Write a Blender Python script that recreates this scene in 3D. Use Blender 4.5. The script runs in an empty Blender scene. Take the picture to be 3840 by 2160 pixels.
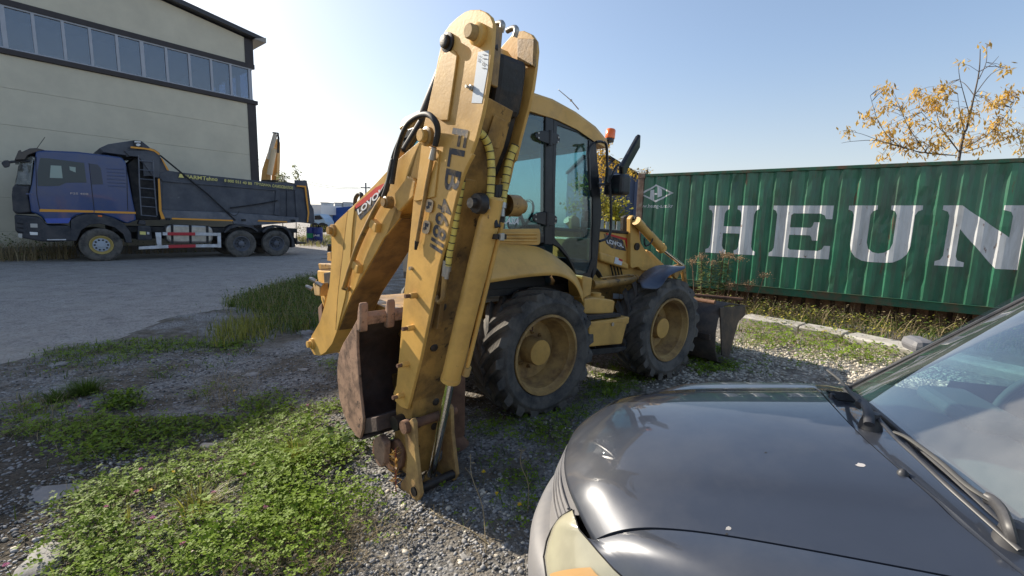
import bpy, bmesh, math, random
import numpy as np
from mathutils import Vector, Matrix
random.seed(7); RNG = np.random.default_rng(7)
R_ = math.radians
scene = bpy.context.scene

# ------------------------------------------------------------------ camera, sky, sun, exposure
CAM_H = 1.75; FPX = 1700.0; PITCH = math.atan(240/1700.0); ROLL = 0.028
_F = Vector((0, math.cos(PITCH), -math.sin(PITCH)))
_R0 = Vector((1, 0, 0)); _U0 = _R0.cross(_F)
_R = math.cos(ROLL)*_R0 + math.sin(ROLL)*_U0
_U = -math.sin(ROLL)*_R0 + math.cos(ROLL)*_U0
CAM = Vector((0, 0, CAM_H))
cd = bpy.data.cameras.new('camera'); cam = bpy.data.objects.new('camera', cd)
scene.collection.objects.link(cam); scene.camera = cam
cd.sensor_width = 36; cd.lens = 36*FPX/3840.0; cd.clip_start = 0.02; cd.clip_end = 3000
cam.matrix_world = Matrix(((_R.x, _U.x, -_F.x, 0), (_R.y, _U.y, -_F.y, 0), (_R.z, _U.z, -_F.z, CAM_H), (0, 0, 0, 1)))

SUN_AZ = R_(147.5); SUN_EL = R_(30)       # direction towards the sun, counted from +X
world = bpy.data.worlds.new('World'); scene.world = world; world.use_nodes = True
wn = world.node_tree; wn.nodes.clear()
wo = wn.nodes.new('ShaderNodeOutputWorld'); wb = wn.nodes.new('ShaderNodeBackground')
sky = wn.nodes.new('ShaderNodeTexSky'); sky.sky_type = 'NISHITA'; sky.sun_disc = False
sky.sun_elevation = SUN_EL; sky.sun_rotation = math.pi/2 - SUN_AZ
sky.air_density = 1.0; sky.dust_density = 1.6; sky.ozone_density = 1.3; sky.altitude = 100
wb.inputs['Strength'].default_value = 0.098
# pale low haze of an autumn morning, a little stronger towards the sun
tcw = wn.nodes.new('ShaderNodeTexCoord'); sxyz = wn.nodes.new('ShaderNodeSeparateXYZ'); wn.links.new(tcw.outputs['Generated'], sxyz.inputs[0])
mrw = wn.nodes.new('ShaderNodeMapRange'); mrw.interpolation_type = 'SMOOTHSTEP'
for i_, q_ in enumerate((-.02, .34, .62, .0)): mrw.inputs[i_+1].default_value = q_
wn.links.new(sxyz.outputs['Z'], mrw.inputs[0])
bw = wn.nodes.new('ShaderNodeRGBToBW'); wn.links.new(sky.outputs[0], bw.inputs[0])
hz = wn.nodes.new('ShaderNodeMix'); hz.data_type = 'RGBA'; hz.blend_type = 'MULTIPLY'; hz.inputs[0].default_value = 1
wn.links.new(bw.outputs[0], hz.inputs[6]); hz.inputs[7].default_value = (.97, 1.0, 1.04, 1)
mxw = wn.nodes.new('ShaderNodeMix'); mxw.data_type = 'RGBA'; wn.links.new(mrw.outputs[0], mxw.inputs[0])
wn.links.new(sky.outputs[0], mxw.inputs[6]); wn.links.new(hz.outputs[2], mxw.inputs[7])
# soft shoulder so that the glow round the sun stays a glow, and a slightly milky blue
bwd = wn.nodes.new('ShaderNodeRGBToBW'); wn.links.new(mxw.outputs[2], bwd.inputs[0])
k1 = wn.nodes.new('ShaderNodeMath'); k1.operation = 'MULTIPLY_ADD'; wn.links.new(bwd.outputs[0], k1.inputs[0]); k1.inputs[1].default_value = .07; k1.inputs[2].default_value = 1
k2 = wn.nodes.new('ShaderNodeMath'); k2.operation = 'DIVIDE'; k2.inputs[0].default_value = 1; wn.links.new(k1.outputs[0], k2.inputs[1])
mlk = wn.nodes.new('ShaderNodeMix'); mlk.data_type = 'RGBA'; mlk.inputs[0].default_value = .12; wn.links.new(mxw.outputs[2], mlk.inputs[6]); wn.links.new(bwd.outputs[0], mlk.inputs[7])
scl = wn.nodes.new('ShaderNodeVectorMath'); scl.operation = 'SCALE'; wn.links.new(mlk.outputs[2], scl.inputs[0]); wn.links.new(k2.outputs[0], scl.inputs['Scale'])
wn.links.new(scl.outputs[0], wb.inputs['Color']); wn.links.new(wb.outputs[0], wo.inputs['Surface'])
sl = bpy.data.lights.new('sun', 'SUN'); sl.energy = 3.4; sl.angle = R_(0.55); sl.color = (1.0, 0.91, 0.77)
so = bpy.data.objects.new('sun', sl); scene.collection.objects.link(so)
sdir = Vector((math.cos(SUN_AZ)*math.cos(SUN_EL), math.sin(SUN_AZ)*math.cos(SUN_EL), math.sin(SUN_EL)))
so.rotation_euler = sdir.to_track_quat('Z', 'Y').to_euler(); so.location = sdir*60
vs = scene.view_settings; vs.view_transform = 'Standard'; vs.look = 'None'; vs.gamma = 1; vs.exposure = 1.36; vs.use_curve_mapping = False

# ------------------------------------------------------------------ picking points of the place from the photograph
def ray(u, v):
    d = (u-1920)*_R - (v-1080)*_U + FPX*_F
    return d.normalized()
def hit(u, v, P, n):
    d = ray(u, v); return CAM + d*((P-CAM).dot(n)/d.dot(n))
def ground_pt(u, v, z=0.0):
    d = ray(u, v); return CAM + d*((z-CAM_H)/d.z)
K = 3840/2576.0
def D(x, y): return (x*K, y*K)                       # whole-picture view coordinates
def crop(x0, y0, s): return lambda x, y: (x0+x/s, y0+y/s)
A3 = crop(1500, 0, 2.415); A4 = crop(1450, 450, 2.6345); A7 = crop(1250, 1100, 1.7055); A6 = crop(1100, 700, 2.07)
A5 = crop(1850, 350, 1.932); F6 = crop(2200, 700, 2.0708); W8 = crop(1700, 1000, 2.23)
T1 = crop(0, 480, 2.786); T2 = crop(560, 480, 2.787); CA = crop(2320, 560, 2.264); CB = crop(3040, 500, 1.811)
B3 = crop(0, 0, 2.5875); B4 = crop(500, 0, 2.5875); WS = crop(3000, 1000, 2.07); HD = crop(1900, 1200, 1.3278)
R3 = crop(2200, 0, 1.1146); R2 = crop(1150, 0, 1.3414)

class Frame:
    """a local frame o + x*ex + y*ey + z*ez"""
    def __init__(s, o, ex, ey, ez=(0, 0, 1)):
        s.o = Vector(o); s.x = Vector(ex).normalized(); s.y = Vector(ey).normalized(); s.z = Vector(ez).normalized()
    def __call__(s, x, y, z): return s.o + s.x*x + s.y*y + s.z*z
    def loc(s, p): q = Vector(p)-s.o; return Vector((q.dot(s.x), q.dot(s.y), q.dot(s.z)))
    def y_hit(s, uv, y): return s.loc(hit(uv[0], uv[1], s.o+s.y*y, s.y))
    def x_hit(s, uv, x): return s.loc(hit(uv[0], uv[1], s.o+s.x*x, s.x))
    def z_hit(s, uv, z): return s.loc(hit(uv[0], uv[1], s.o+s.z*z, s.z))
WORLD = Frame((0, 0, 0), (1, 0, 0), (0, 1, 0))

# ------------------------------------------------------------------ materials
MATS = {}
def _n(nt, t, **kw):
    n = nt.nodes.new(t)
    for k, v in kw.items(): setattr(n, k, v)
    return n
def mat(name, col, rough=0.6, metal=0.0, var=0.0, vscale=3.0, dirt=None, dscale=2.5, damt=0.5, dthr=0.5, bump=0.0, bscale=40.0,
        coat=0.0, trans=0.0, spec=0.5, stretch=None, backlit=0.0, dirt2=None, d2thr=0.62, d2scale=9.0, ior=1.45, rvar=0.0, emit=None, objrand=0.0, d2s=None):
    if name in MATS: return MATS[name]
    m = bpy.data.materials.new(name); m.use_nodes = True; nt = m.node_tree
    b = nt.nodes['Principled BSDF']; L = nt.links
    b.inputs['Base Color'].default_value = (*col, 1); b.inputs['Roughness'].default_value = rough
    b.inputs['Metallic'].default_value = metal; b.inputs['Coat Weight'].default_value = coat
    b.inputs['Coat Roughness'].default_value = 0.04
    b.inputs['Transmission Weight'].default_value = trans; b.inputs['Specular IOR Level'].default_value = spec; b.inputs['IOR'].default_value = ior
    tc = _n(nt, 'ShaderNodeNewGeometry'); src = tc.outputs['Position']
    mp = _n(nt, 'ShaderNodeMapping'); L.new(src, mp.inputs['Vector'])
    if stretch: mp.inputs['Scale'].default_value = stretch
    cur = None
    def noise(sc, det=6, rough=0.6, raw=False):
        n = _n(nt, 'ShaderNodeTexNoise'); n.inputs['Scale'].default_value = sc; n.inputs['Detail'].default_value = det
        n.inputs['Roughness'].default_value = rough; L.new(src if raw else mp.outputs[0], n.inputs['Vector']); return n.outputs['Fac']
    def ramp(f, a, c, lo=0.0, hi=1.0):
        r = _n(nt, 'ShaderNodeMapRange'); r.inputs['From Min'].default_value = a; r.inputs['From Max'].default_value = c
        r.inputs['To Min'].default_value = lo; r.inputs['To Max'].default_value = hi; L.new(f, r.inputs['Value']); return r.outputs[0]
    def mix(f, A, B, mode='MIX'):
        x = _n(nt, 'ShaderNodeMix'); x.data_type = 'RGBA'; x.blend_type = mode
        if hasattr(f, 'is_linked'): L.new(f, x.inputs[0])
        else: x.inputs[0].default_value = f
        for i, q in ((6, A), (7, B)):
            if hasattr(q, 'is_linked'): L.new(q, x.inputs[i])
            else: x.inputs[i].default_value = (*q, 1)
        return x.outputs[2]
    cur = col
    if var:
        lo = tuple(max(0, c*(1-var)) for c in col); hi = tuple(min(1, c*(1+var)) for c in col)
        cur = mix(ramp(noise(vscale), 0.3, 0.7), lo, hi)
    if objrand:
        oi = _n(nt, 'ShaderNodeNewGeometry')
        base = cur if hasattr(cur, 'is_linked') else None
        f = ramp(oi.outputs['Random Per Island'], 0, 1)
        cur = mix(f, tuple(c*(1-objrand) for c in col), tuple(min(1, c*(1+objrand)) for c in col)) if base is None else mix(ramp(f, 0, 1, 0, .8), cur, tuple(min(1, c*(1+objrand)) for c in col))
    if dirt:
        f = ramp(noise(dscale, 9, 0.68), dthr-0.09, dthr+0.12, 0, damt); cur = mix(f, cur, dirt)
    if dirt2:
        if d2s:
            mp2 = _n(nt, 'ShaderNodeMapping'); L.new(src, mp2.inputs['Vector']); mp2.inputs['Scale'].default_value = d2s
            nn2 = _n(nt, 'ShaderNodeTexNoise'); nn2.inputs['Scale'].default_value = d2scale; nn2.inputs['Detail'].default_value = 8; nn2.inputs['Roughness'].default_value = .7
            L.new(mp2.outputs[0], nn2.inputs['Vector']); d2n = nn2.outputs['Fac']
        else: d2n = noise(d2scale, 8, 0.7, True)
        f = ramp(d2n, d2thr-0.02, d2thr+0.03, 0, 0.85); cur = mix(f, cur, dirt2)
    if hasattr(cur, 'is_linked'): L.new(cur, b.inputs['Base Color'])
    if rvar: L.new(ramp(noise(vscale*2.3), 0.3, 0.7, max(0.02, rough-rvar), min(1, rough+rvar)), b.inputs['Roughness'])
    if bump:
        bp = _n(nt, 'ShaderNodeBump'); bp.inputs['Strength'].default_value = 1; bp.inputs['Distance'].default_value = bump
        L.new(noise(bscale, 5), bp.inputs['Height']); L.new(bp.outputs[0], b.inputs['Normal'])
    if emit: b.inputs['Emission Color'].default_value = (*emit, 1); b.inputs['Emission Strength'].default_value = 1
    if backlit:
        tr = _n(nt, 'ShaderNodeBsdfTranslucent'); ms = _n(nt, 'ShaderNodeMixShader'); ms.inputs[0].default_value = backlit
        if hasattr(cur, 'is_linked'): L.new(cur, tr.inputs['Color'])
        else: tr.inputs['Color'].default_value = (*col, 1)
        L.new(b.outputs[0], ms.inputs[1]); L.new(tr.outputs[0], ms.inputs[2]); L.new(ms.outputs[0], nt.nodes['Material Output'].inputs[0])
    MATS[name] = m; return m
def glassy(name, tint, alpha=0.5, rough=0.02, refl=.05):
    """thin pane: part tinted see-through, part mirror by Fresnel"""
    if name in MATS: return MATS[name]
    m = bpy.data.materials.new(name); m.use_nodes = True; nt = m.node_tree; nt.nodes.clear(); L = nt.links
    o = _n(nt, 'ShaderNodeOutputMaterial'); t = _n(nt, 'ShaderNodeBsdfTransparent'); t.inputs[0].default_value = (*tint, 1)
    g = _n(nt, 'ShaderNodeBsdfGlossy'); g.inputs['Roughness'].default_value = rough; g.inputs[0].default_value = (.95, .97, 1, 1)
    d = _n(nt, 'ShaderNodeBsdfDiffuse'); d.inputs[0].default_value = (.5, .5, .47, 1)
    no = _n(nt, 'ShaderNodeTexNoise'); no.inputs['Scale'].default_value = 5; no.inputs['Detail'].default_value = 8
    ge = _n(nt, 'ShaderNodeNewGeometry'); L.new(ge.outputs['Position'], no.inputs['Vector'])
    mr = _n(nt, 'ShaderNodeMapRange'); mr.inputs['From Min'].default_value = .35; mr.inputs['From Max'].default_value = .75
    mr.inputs['To Min'].default_value = alpha*.5; mr.inputs['To Max'].default_value = alpha*1.4; L.new(no.outputs['Fac'], mr.inputs['Value'])
    m0 = _n(nt, 'ShaderNodeMixShader'); L.new(mr.outputs[0], m0.inputs[0]); L.new(t.outputs[0], m0.inputs[1]); L.new(d.outputs[0], m0.inputs[2])
    fr = _n(nt, 'ShaderNodeLayerWeight'); fr.inputs[0].default_value = .5
    fp = _n(nt, 'ShaderNodeMath'); fp.operation = 'POWER'; fp.inputs[1].default_value = 3.6; L.new(fr.outputs['Facing'], fp.inputs[0])
    fm = _n(nt, 'ShaderNodeMath'); fm.operation = 'MULTIPLY_ADD'; fm.inputs[1].default_value = .92; fm.inputs[2].default_value = refl; L.new(fp.outputs[0], fm.inputs[0])
    m1 = _n(nt, 'ShaderNodeMixShader'); L.new(fm.outputs[0], m1.inputs[0]); L.new(m0.outputs[0], m1.inputs[1]); L.new(g.outputs[0], m1.inputs[2])
    L.new(m1.outputs[0], o.inputs[0]); MATS[name] = m; return m

YEL = (0.66, 0.385, 0.10)
M_yel = mat('yellow_paint', YEL, .42, var=.10, vscale=2, dirt=(.20, .11, .04), dscale=3.2, damt=.38, dthr=.54, dirt2=(.10, .05, .025), d2thr=.70, d2scale=14, bump=.0008, bscale=60, rvar=.12)
M_yel_dirty = mat('greasy_yellow_paint', (.46, .26, .07), .45, var=.15, vscale=3, dirt=(.08, .05, .028), dscale=4, damt=.72, dthr=.50, dirt2=(.03, .02, .012), d2thr=.62, d2scale=9, bump=.0015, bscale=50, rvar=.15)
M_yel_dust = mat('dusty_yellow_paint', (.50, .32, .115), .7, var=.12, vscale=5, dirt=(.16, .09, .045), dscale=5, damt=.8, dthr=.48, bump=.001, bscale=80)
M_grease = mat('black_grease', (.018, .016, .015), .5, var=.3, vscale=10, dirt=(.10, .06, .03), dscale=8, damt=.6, dthr=.58, bump=.003, bscale=30)
M_rust = mat('rusty_steel', (.20, .105, .062), .8, var=.3, vscale=8, dirt=(.07, .035, .022), dscale=6, damt=.7, dthr=.52, bump=.003, bscale=45)
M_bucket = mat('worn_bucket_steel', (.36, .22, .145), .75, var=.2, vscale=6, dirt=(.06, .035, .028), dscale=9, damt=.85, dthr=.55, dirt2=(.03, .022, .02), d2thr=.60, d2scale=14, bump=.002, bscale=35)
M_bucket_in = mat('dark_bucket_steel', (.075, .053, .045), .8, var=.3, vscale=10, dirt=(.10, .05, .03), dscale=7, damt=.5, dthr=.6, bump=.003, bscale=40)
M_tyre = mat('tyre_rubber', (.035, .034, .034), .82, var=.25, vscale=6, dirt=(.15, .135, .115), dscale=4, damt=.8, dthr=.44, bump=.002, bscale=70)
M_blackp = mat('black_paint', (.012, .014, .018), .35, var=.2, vscale=4, dirt=(.07, .065, .06), dscale=4, damt=.35, dthr=.55)
M_rubber = mat('black_rubber', (.018, .018, .019), .6, dirt=(.08, .07, .06), dscale=9, damt=.4, dthr=.5)
M_chrome = mat('chromed_rod', (.72, .72, .70), .13, 1.0, dirt=(.30, .26, .2), dscale=12, damt=.35, dthr=.6)
M_steel = mat('zinc_steel', (.42, .40, .36), .4, .8, var=.2, vscale=20)
M_hoseyel = mat('yellow_sleeve', (.72, .55, .12), .55, var=.12, vscale=20, dirt=(.25, .17, .06), dscale=15, damt=.5, dthr=.55)
M_white = mat('white_paint', (.72, .72, .72), .5, dirt=(.35, .32, .28), dscale=6, damt=.3, dthr=.6)
M_blackdecal = mat('black_lettering', (.030, .033, .045), .5, dirt=(.40, .26, .10), dscale=16, damt=.85, dthr=.57)
M_reddecal = mat('red_decal', (.55, .035, .025), .5)
M_orange = mat('amber_lens', (.85, .16, .02), .2, coat=.5)
M_glass = glassy('cab_glass', (.60, .77, .79), .03, .0, .06)

# ------------------------------------------------------------------ mesh building
COL = scene.collection
def tag(o, label=None, cat=None, group=None, kind=None):
    if label: o['label'] = label
    if cat: o['category'] = cat
    if group: o['group'] = group
    if kind: o['kind'] = kind
    return o
def empty(name, loc, label, cat, group=None):
    o = bpy.data.objects.new(name, None); COL.objects.link(o); o.location = loc; o.empty_display_size = .1
    return tag(o, label, cat, group)
def root_loc(o):
    p = Vector((0, 0, 0))
    while o is not None: p += Vector(o.location); o = o.parent
    return p
class MB:
    def __init__(s, T=None): s.v = []; s.f = []; s.T = T
    def add(s, vs, fs, raw=False):
        k = len(s.v)
        for p in vs: s.v.append(Vector(p) if (raw or s.T is None) else s.T(*p))
        for f in fs: s.f.append([i+k for i in f])
        return s
    def prism(s, pts, vec):
        """polygon extruded by vec (in the frame's own coordinates)"""
        n = len(pts); P = [Vector(p) for p in pts]; V = Vector(vec); Q = [p+V for p in P]
        nrm = Vector((0, 0, 0))
        for i in range(n): nrm += P[i].cross(P[(i+1) % n])
        fs = [list(range(n))[::-1], list(range(n, 2*n))] + [[i, (i+1) % n, n+(i+1) % n, n+i] for i in range(n)]
        if nrm.dot(V) < 0: fs = [f[::-1] for f in fs]
        return s.add(P+Q, fs)
    def box(s, x0, x1, y0, y1, z0, z1):
        return s.prism([(x0, y0, z0), (x1, y0, z0), (x1, y1, z0), (x0, y1, z0)], (0, 0, z1-z0))
    def obox(s, c, ax, ay, az):
        c, ax, ay, az = map(Vector, (c, ax, ay, az))
        return s.prism([c-ax-ay-az, c+ax-ay-az, c+ax+ay-az, c-ax+ay-az], 2*az)
    def tube(s, pts, r, seg=8, caps=True, flat=1.0):
        P = [Vector(p) for p in pts]; n = len(P); rs = r if isinstance(r, (list, tuple)) else [r]*n
        vs = []; fs = []; prev = None
        for i in range(n):
            d = (P[min(i+1, n-1)]-P[max(i-1, 0)])
            d = d.normalized() if d.length > 1e-9 else Vector((0, 0, 1))
            if prev is None:
                a = Vector((0, 0, 1)) if abs(d.z) < .9 else Vector((1, 0, 0)); u = d.cross(a).normalized()
            else: u = (prev-d*prev.dot(d)).normalized()
            prev = u; w = d.cross(u)
            for k in range(seg):
                t = 2*math.pi*k/seg; vs.append(P[i]+u*(math.cos(t)*rs[i])+w*(math.sin(t)*rs[i]*flat))
        for i in range(n-1):
            for k in range(seg):
                a = i*seg+k; b = i*seg+(k+1) % seg; fs.append([a, b, b+seg, a+seg])
        if caps: fs.append(list(range(seg))[::-1]); fs.append(list(range((n-1)*seg, n*seg)))
        return s.add(vs, fs)
    def cyl(s, a, b, r0, r1=None, seg=16): return s.tube([a, b], [r0, r0 if r1 is None else r1], seg)
    def lathe(s, o, axis, prof, seg=32):
        """prof: (radius, distance along axis)"""
        o = Vector(o); ax = Vector(axis).normalized(); a = Vector((0, 0, 1)) if abs(ax.z) < .9 else Vector((1, 0, 0))
        u = ax.cross(a).normalized(); w = ax.cross(u); vs = []; fs = []; n = len(prof)
        for r, h in prof:
            for k in range(seg):
                t = 2*math.pi*k/seg; vs.append(o+ax*h+(u*math.cos(t)+w*math.sin(t))*max(r, 1e-4))
        for i in range(n-1):
            for k in range(seg):
                p = i*seg+k; q = i*seg+(k+1) % seg; fs.append([p, q, q+seg, p+seg])
        return s.add(vs, fs)
    def grid(s, G, thick=None):
        """G[i][j] points"""
        n = len(G); m = len(G[0]); vs = [p for row in G for p in row]
        return s.add(vs, [[i*m+j, i*m+j+1, (i+1)*m+j+1, (i+1)*m+j] for i in range(n-1) for j in range(m-1)])
    def build(s, name, m, parent=None, loc=None, smooth=None, bevel=0, recalc=True, kind=None, label=None, cat=None, group=None, solid=0, subs=0, mats=None, fmat=None):
        base = root_loc(parent) if parent is not None else Vector(loc if loc is not None else (0, 0, 0))
        me = bpy.data.meshes.new(name); me.from_pydata([tuple(p-base) for p in s.v], [], s.f)
        if recalc:
            bm = bmesh.new(); bm.from_mesh(me); bmesh.ops.recalc_face_normals(bm, faces=bm.faces); bm.to_mesh(me); bm.free()
        me.materials.append(m)
        if mats:
            for q in mats: me.materials.append(q)
            for i, q in enumerate(fmat): me.polygons[i].material_index = q
        o = bpy.data.objects.new(name, me); COL.objects.link(o)
        if parent is not None: o.parent = parent
        else: o.location = base
        if smooth is not None:
            me.polygons.foreach_set('use_smooth', [True]*len(me.polygons)); me.set_sharp_from_angle(angle=R_(smooth))
        if solid: q = o.modifiers.new('solid', 'SOLIDIFY'); q.thickness = solid; q.offset = 0
        if subs: q = o.modifiers.new('sub', 'SUBSURF'); q.levels = subs; q.render_levels = subs
        if bevel:
            q = o.modifiers.new('bevel', 'BEVEL'); q.width = bevel; q.segments = 2; q.limit_method = 'ANGLE'; q.angle_limit = R_(32)
        tag(o, label, cat, group, kind); return o
def copy_tree(o, parent=None, loc=None):
    c = o.copy(); COL.objects.link(c)
    if parent is not None: c.parent = parent
    if loc is not None: c.location = loc
    for ch in list(o.children): copy_tree(ch, c)
    return c
def catmull(P, n=8):
    P = [Vector(p) for p in P]; out = []
    for i in range(len(P)-1):
        p0 = P[max(i-1, 0)]; p1 = P[i]; p2 = P[i+1]; p3 = P[min(i+2, len(P)-1)]
        for k in range(n):
            t = k/n; out.append(.5*((2*p1)+(p2-p0)*t+(2*p0-5*p1+4*p2-p3)*t*t+(3*p1-p0-3*p2+p3)*t**3))
    out.append(P[-1]); return out
def text_shape(body, bold=0.0, shear=0.0, space=1.0):
    """letters as flat faces, normalised to x 0..1, y 0..1 (cap height); returns verts, faces, aspect"""
    cu = bpy.data.curves.new('t', 'FONT'); cu.body = body; cu.offset = bold; cu.shear = shear; cu.space_character = space; cu.resolution_u = 3
    o = bpy.data.objects.new('t', cu); COL.objects.link(o)
    me = bpy.data.meshes.new_from_object(o, preserve_all_data_layers=False, depsgraph=bpy.context.evaluated_depsgraph_get())
    bpy.data.objects.remove(o); bpy.data.curves.remove(cu)
    v = [tuple(p.co) for p in me.vertices]; f = [list(p.vertices) for p in me.polygons]; bpy.data.meshes.remove(me)
    xs = [p[0] for p in v]; ys = [p[1] for p in v]; x0, x1, y0, y1 = min(xs), max(xs), min(ys), max(ys)
    return [((p[0]-x0)/(x1-x0), (p[1]-y0)/(y1-y0)) for p in v], f
def lettering(name, body, o, ux, uy, m, parent, lift, bold=.01, shear=0.0, space=1.0):
    """o lower left corner, ux and uy full width and height vectors (world), lift outward vector"""
    v, f = text_shape(body, bold, shear, space); o, ux, uy, lift = map(Vector, (o, ux, uy, lift))
    return MB().add([o+ux*a+uy*b+lift for a, b in v], f).build(name, m, parent, recalc=False)

# ------------------------------------------------------------------ ground
def gz(x, y):
    a = .018*math.sin(x*1.3+.5*y)+.014*math.sin(y*1.9-.7*x+1)+.010*math.sin(x*3.7+2.2*y)+.006*math.sin(7.3*y-4.1*x)
    r = math.hypot(x, y); return a*max(0.0, min(1.0, (14-r)/6)) if r > 8 else a
def inpoly(X, Y, poly):
    ins = np.zeros(X.shape, bool); n = len(poly); j = n-1
    for i in range(n):
        xi, yi = poly[i]; xj, yj = poly[j]
        c = ((yi > Y) != (yj > Y)) & (X < (xj-xi)*(Y-yi)/((yj-yi) if yj != yi else 1e-9)+xi); ins ^= c; j = i
    return ins
def gpoly(pts, cap=60):
    out = []
    for x, y in pts:
        p = ground_pt(*D(x, y)); out.append((p.x, p.y))
    return out
P_ROAD = gpoly([(-900, 640), (-500, 606), (700, 600), (830, 612), (835, 668), (800, 705), (640, 765), (430, 800), (300, 850), (150, 880), (-100, 960), (-1400, 1300)])
P_WHITE = gpoly([(1740, 850), (1900, 800), (2300, 870), (2500, 900), (2500, 1100), (1800, 1100), (1480, 940)])
P_GREEN = [(-3.1, 1.0), (-.9, .9), (-.75, 1.9), (-1.0, 2.8), (-1.3, 3.6), (-2.6, 3.9), (-4.5, 3.6), (-3.2, 2.6), (-2.5, 1.9)]
P_LGRAV = [(-3.2, .3), (-1.9, 1.2), (-2.3, 2.6), (-3.2, 3.2), (-5.5, 3.6), (-6, 1)]
def axis_steps(a, b, fine, far):
    xs = list(np.arange(a, b+1e-6, fine)); st = fine
    while xs[-1] < far: st *= 1.22; xs.append(xs[-1]+st)
    st = fine
    while xs[0] > -far: st *= 1.22; xs.insert(0, xs[0]-st)
    return np.array(xs)
gx = axis_steps(-7, 7, .075, 900); gy = axis_steps(-.5, 9, .075, 900)
GX, GY = np.meshgrid(gx, gy, indexing='ij')
GZ = np.vectorize(gz)(GX, GY)
near = (np.hypot(GX, GY) < 9)
GZ = GZ+np.where(near, RNG.normal(0, .0035, GZ.shape), 0)
me = bpy.data.meshes.new('ground'); nx, ny = len(gx), len(gy)
ii, jj = np.meshgrid(np.arange(nx-1), np.arange(ny-1), indexing='ij'); q = (ii*ny+jj).ravel()
fs = np.stack([q, q+ny, q+ny+1, q+1], 1)
def mesh_np(name, V, Fq, m, k=4):
    me = bpy.data.meshes.new(name); me.vertices.add(len(V)); me.vertices.foreach_set('co', np.asarray(V, np.float32).ravel())
    nf = len(Fq); me.loops.add(nf*k); me.loops.foreach_set('vertex_index', np.asarray(Fq, np.int32).ravel())
    me.polygons.add(nf); me.polygons.foreach_set('loop_start', np.arange(0, nf*k, k, dtype=np.int32))
    me.update(calc_edges=True); me.materials.append(m); return me
def ground_mat():
    m = bpy.data.materials.new('ground'); m.use_nodes = True; nt = m.node_tree; b = nt.nodes['Principled BSDF']; L = nt.links
    g = _n(nt, 'ShaderNodeNewGeometry'); P = g.outputs['Position']
    def noise(sc, det=8, r=.62):
        n = _n(nt, 'ShaderNodeTexNoise'); n.inputs['Scale'].default_value = sc; n.inputs['Detail'].default_value = det; n.inputs['Roughness'].default_value = r; L.new(P, n.inputs[0]); return n.outputs['Fac']
    def rng(f, a, c, lo=0, hi=1):
        r = _n(nt, 'ShaderNodeMapRange'); L.new(f, r.inputs[0])
        for i, q in enumerate((a, c, lo, hi)): r.inputs[i+1].default_value = q
        return r.outputs[0]
    def mix(f, A, B, bt='MIX'):
        x = _n(nt, 'ShaderNodeMix'); x.data_type = 'RGBA'; x.blend_type = bt; L.new(f, x.inputs[0]) if hasattr(f, 'is_linked') else setattr(x.inputs[0], 'default_value', f)
        for i, q in ((6, A), (7, B)):
            if hasattr(q, 'is_linked'): L.new(q, x.inputs[i])
            else: x.inputs[i].default_value = (*q, 1)
        return x.outputs[2]
    def math_(op, a, c):
        x = _n(nt, 'ShaderNodeMath'); x.operation = op
        for i, q in ((0, a), (1, c)):
            if hasattr(q, 'is_linked'): L.new(q, x.inputs[i])
            else: x.inputs[i].default_value = q
        return x.outputs[0]
    vo = _n(nt, 'ShaderNodeTexVoronoi'); vo.inputs['Scale'].default_value = 48; L.new(P, vo.inputs['Vector'])
    vb = _n(nt, 'ShaderNodeTexVoronoi'); vb.inputs['Scale'].default_value = 17; L.new(P, vb.inputs['Vector'])
    def attr(n):
        a = _n(nt, 'ShaderNodeAttribute'); a.attribute_name = n; return a.outputs['Fac']
    stone = mix(rng(noise(60, 3), .3, .7), (.13, .125, .12), (.34, .33, .31))
    cbw = _n(nt, 'ShaderNodeRGBToBW'); L.new(vo.outputs['Color'], cbw.inputs[0]); cellc = mix(.8, stone, cbw.outputs[0], 'SOFT_LIGHT')
    soil = mix(rng(noise(9), .35, .65), (.085, .070, .052), (.19, .165, .13))
    base = mix(rng(noise(1.6), .42, .58), cellc, soil)
    road = mix(rng(noise(2.2), .3, .7), (.30, .272, .245), (.43, .398, .36))
    road = mix(rng(noise(28, 6), .50, .66, 0, .85), road, (.13, .125, .12)); road = mix(rng(noise(70, 4), .58, .70, 0, .8), road, (.55, .53, .50)); road = mix(rng(noise(4, 7), .55, .62, 0, .5), road, (.17, .155, .14))
    road = mix(rng(noise(.35, 5), .5, .68, 0, .6), road, (.42, .38, .32))
    soft = math_('ADD', attr('road'), rng(noise(1.5), .3, .7, -.35, .35))
    c1 = mix(rng(soft, .4, .6), base, road)
    white = mix(rng(vb.outputs['Distance'], 0, .6), (.50, .47, .41), (.24, .21, .17))
    white = mix(rng(noise(5), .5, .62), white, (.13, .11, .085))
    softw = math_('ADD', attr('pale'), rng(noise(2.5), .3, .7, -.35, .35))
    c2 = mix(rng(softw, .4, .6), c1, white)
    softh = math_('ADD', attr('humus'), rng(noise(3.5), .3, .7, -.55, .35))
    c2 = mix(rng(softh, .35, .75, 0, .85), c2, mix(rng(noise(40, 5), .4, .6), (.022, .018, .012), (.075, .060, .042)))
    L.new(c2, b.inputs['Base Color']); b.inputs['Roughness'].default_value = .93; b.inputs['Specular IOR Level'].default_value = .25
    h = math_('ADD', math_('MULTIPLY', vo.outputs['Distance'], -.6), math_('ADD', math_('MULTIPLY', noise(25, 6), 1.4), math_('MULTIPLY', noise(6, 6), 2.5)))
    bp = _n(nt, 'ShaderNodeBump'); bp.inputs['Distance'].default_value = .02; L.new(h, bp.inputs['Height']); L.new(bp.outputs[0], b.inputs['Normal'])
    return m
me = mesh_np('ground', np.stack([GX.ravel(), GY.ravel(), GZ.ravel()], 1), fs, ground_mat())
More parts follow.
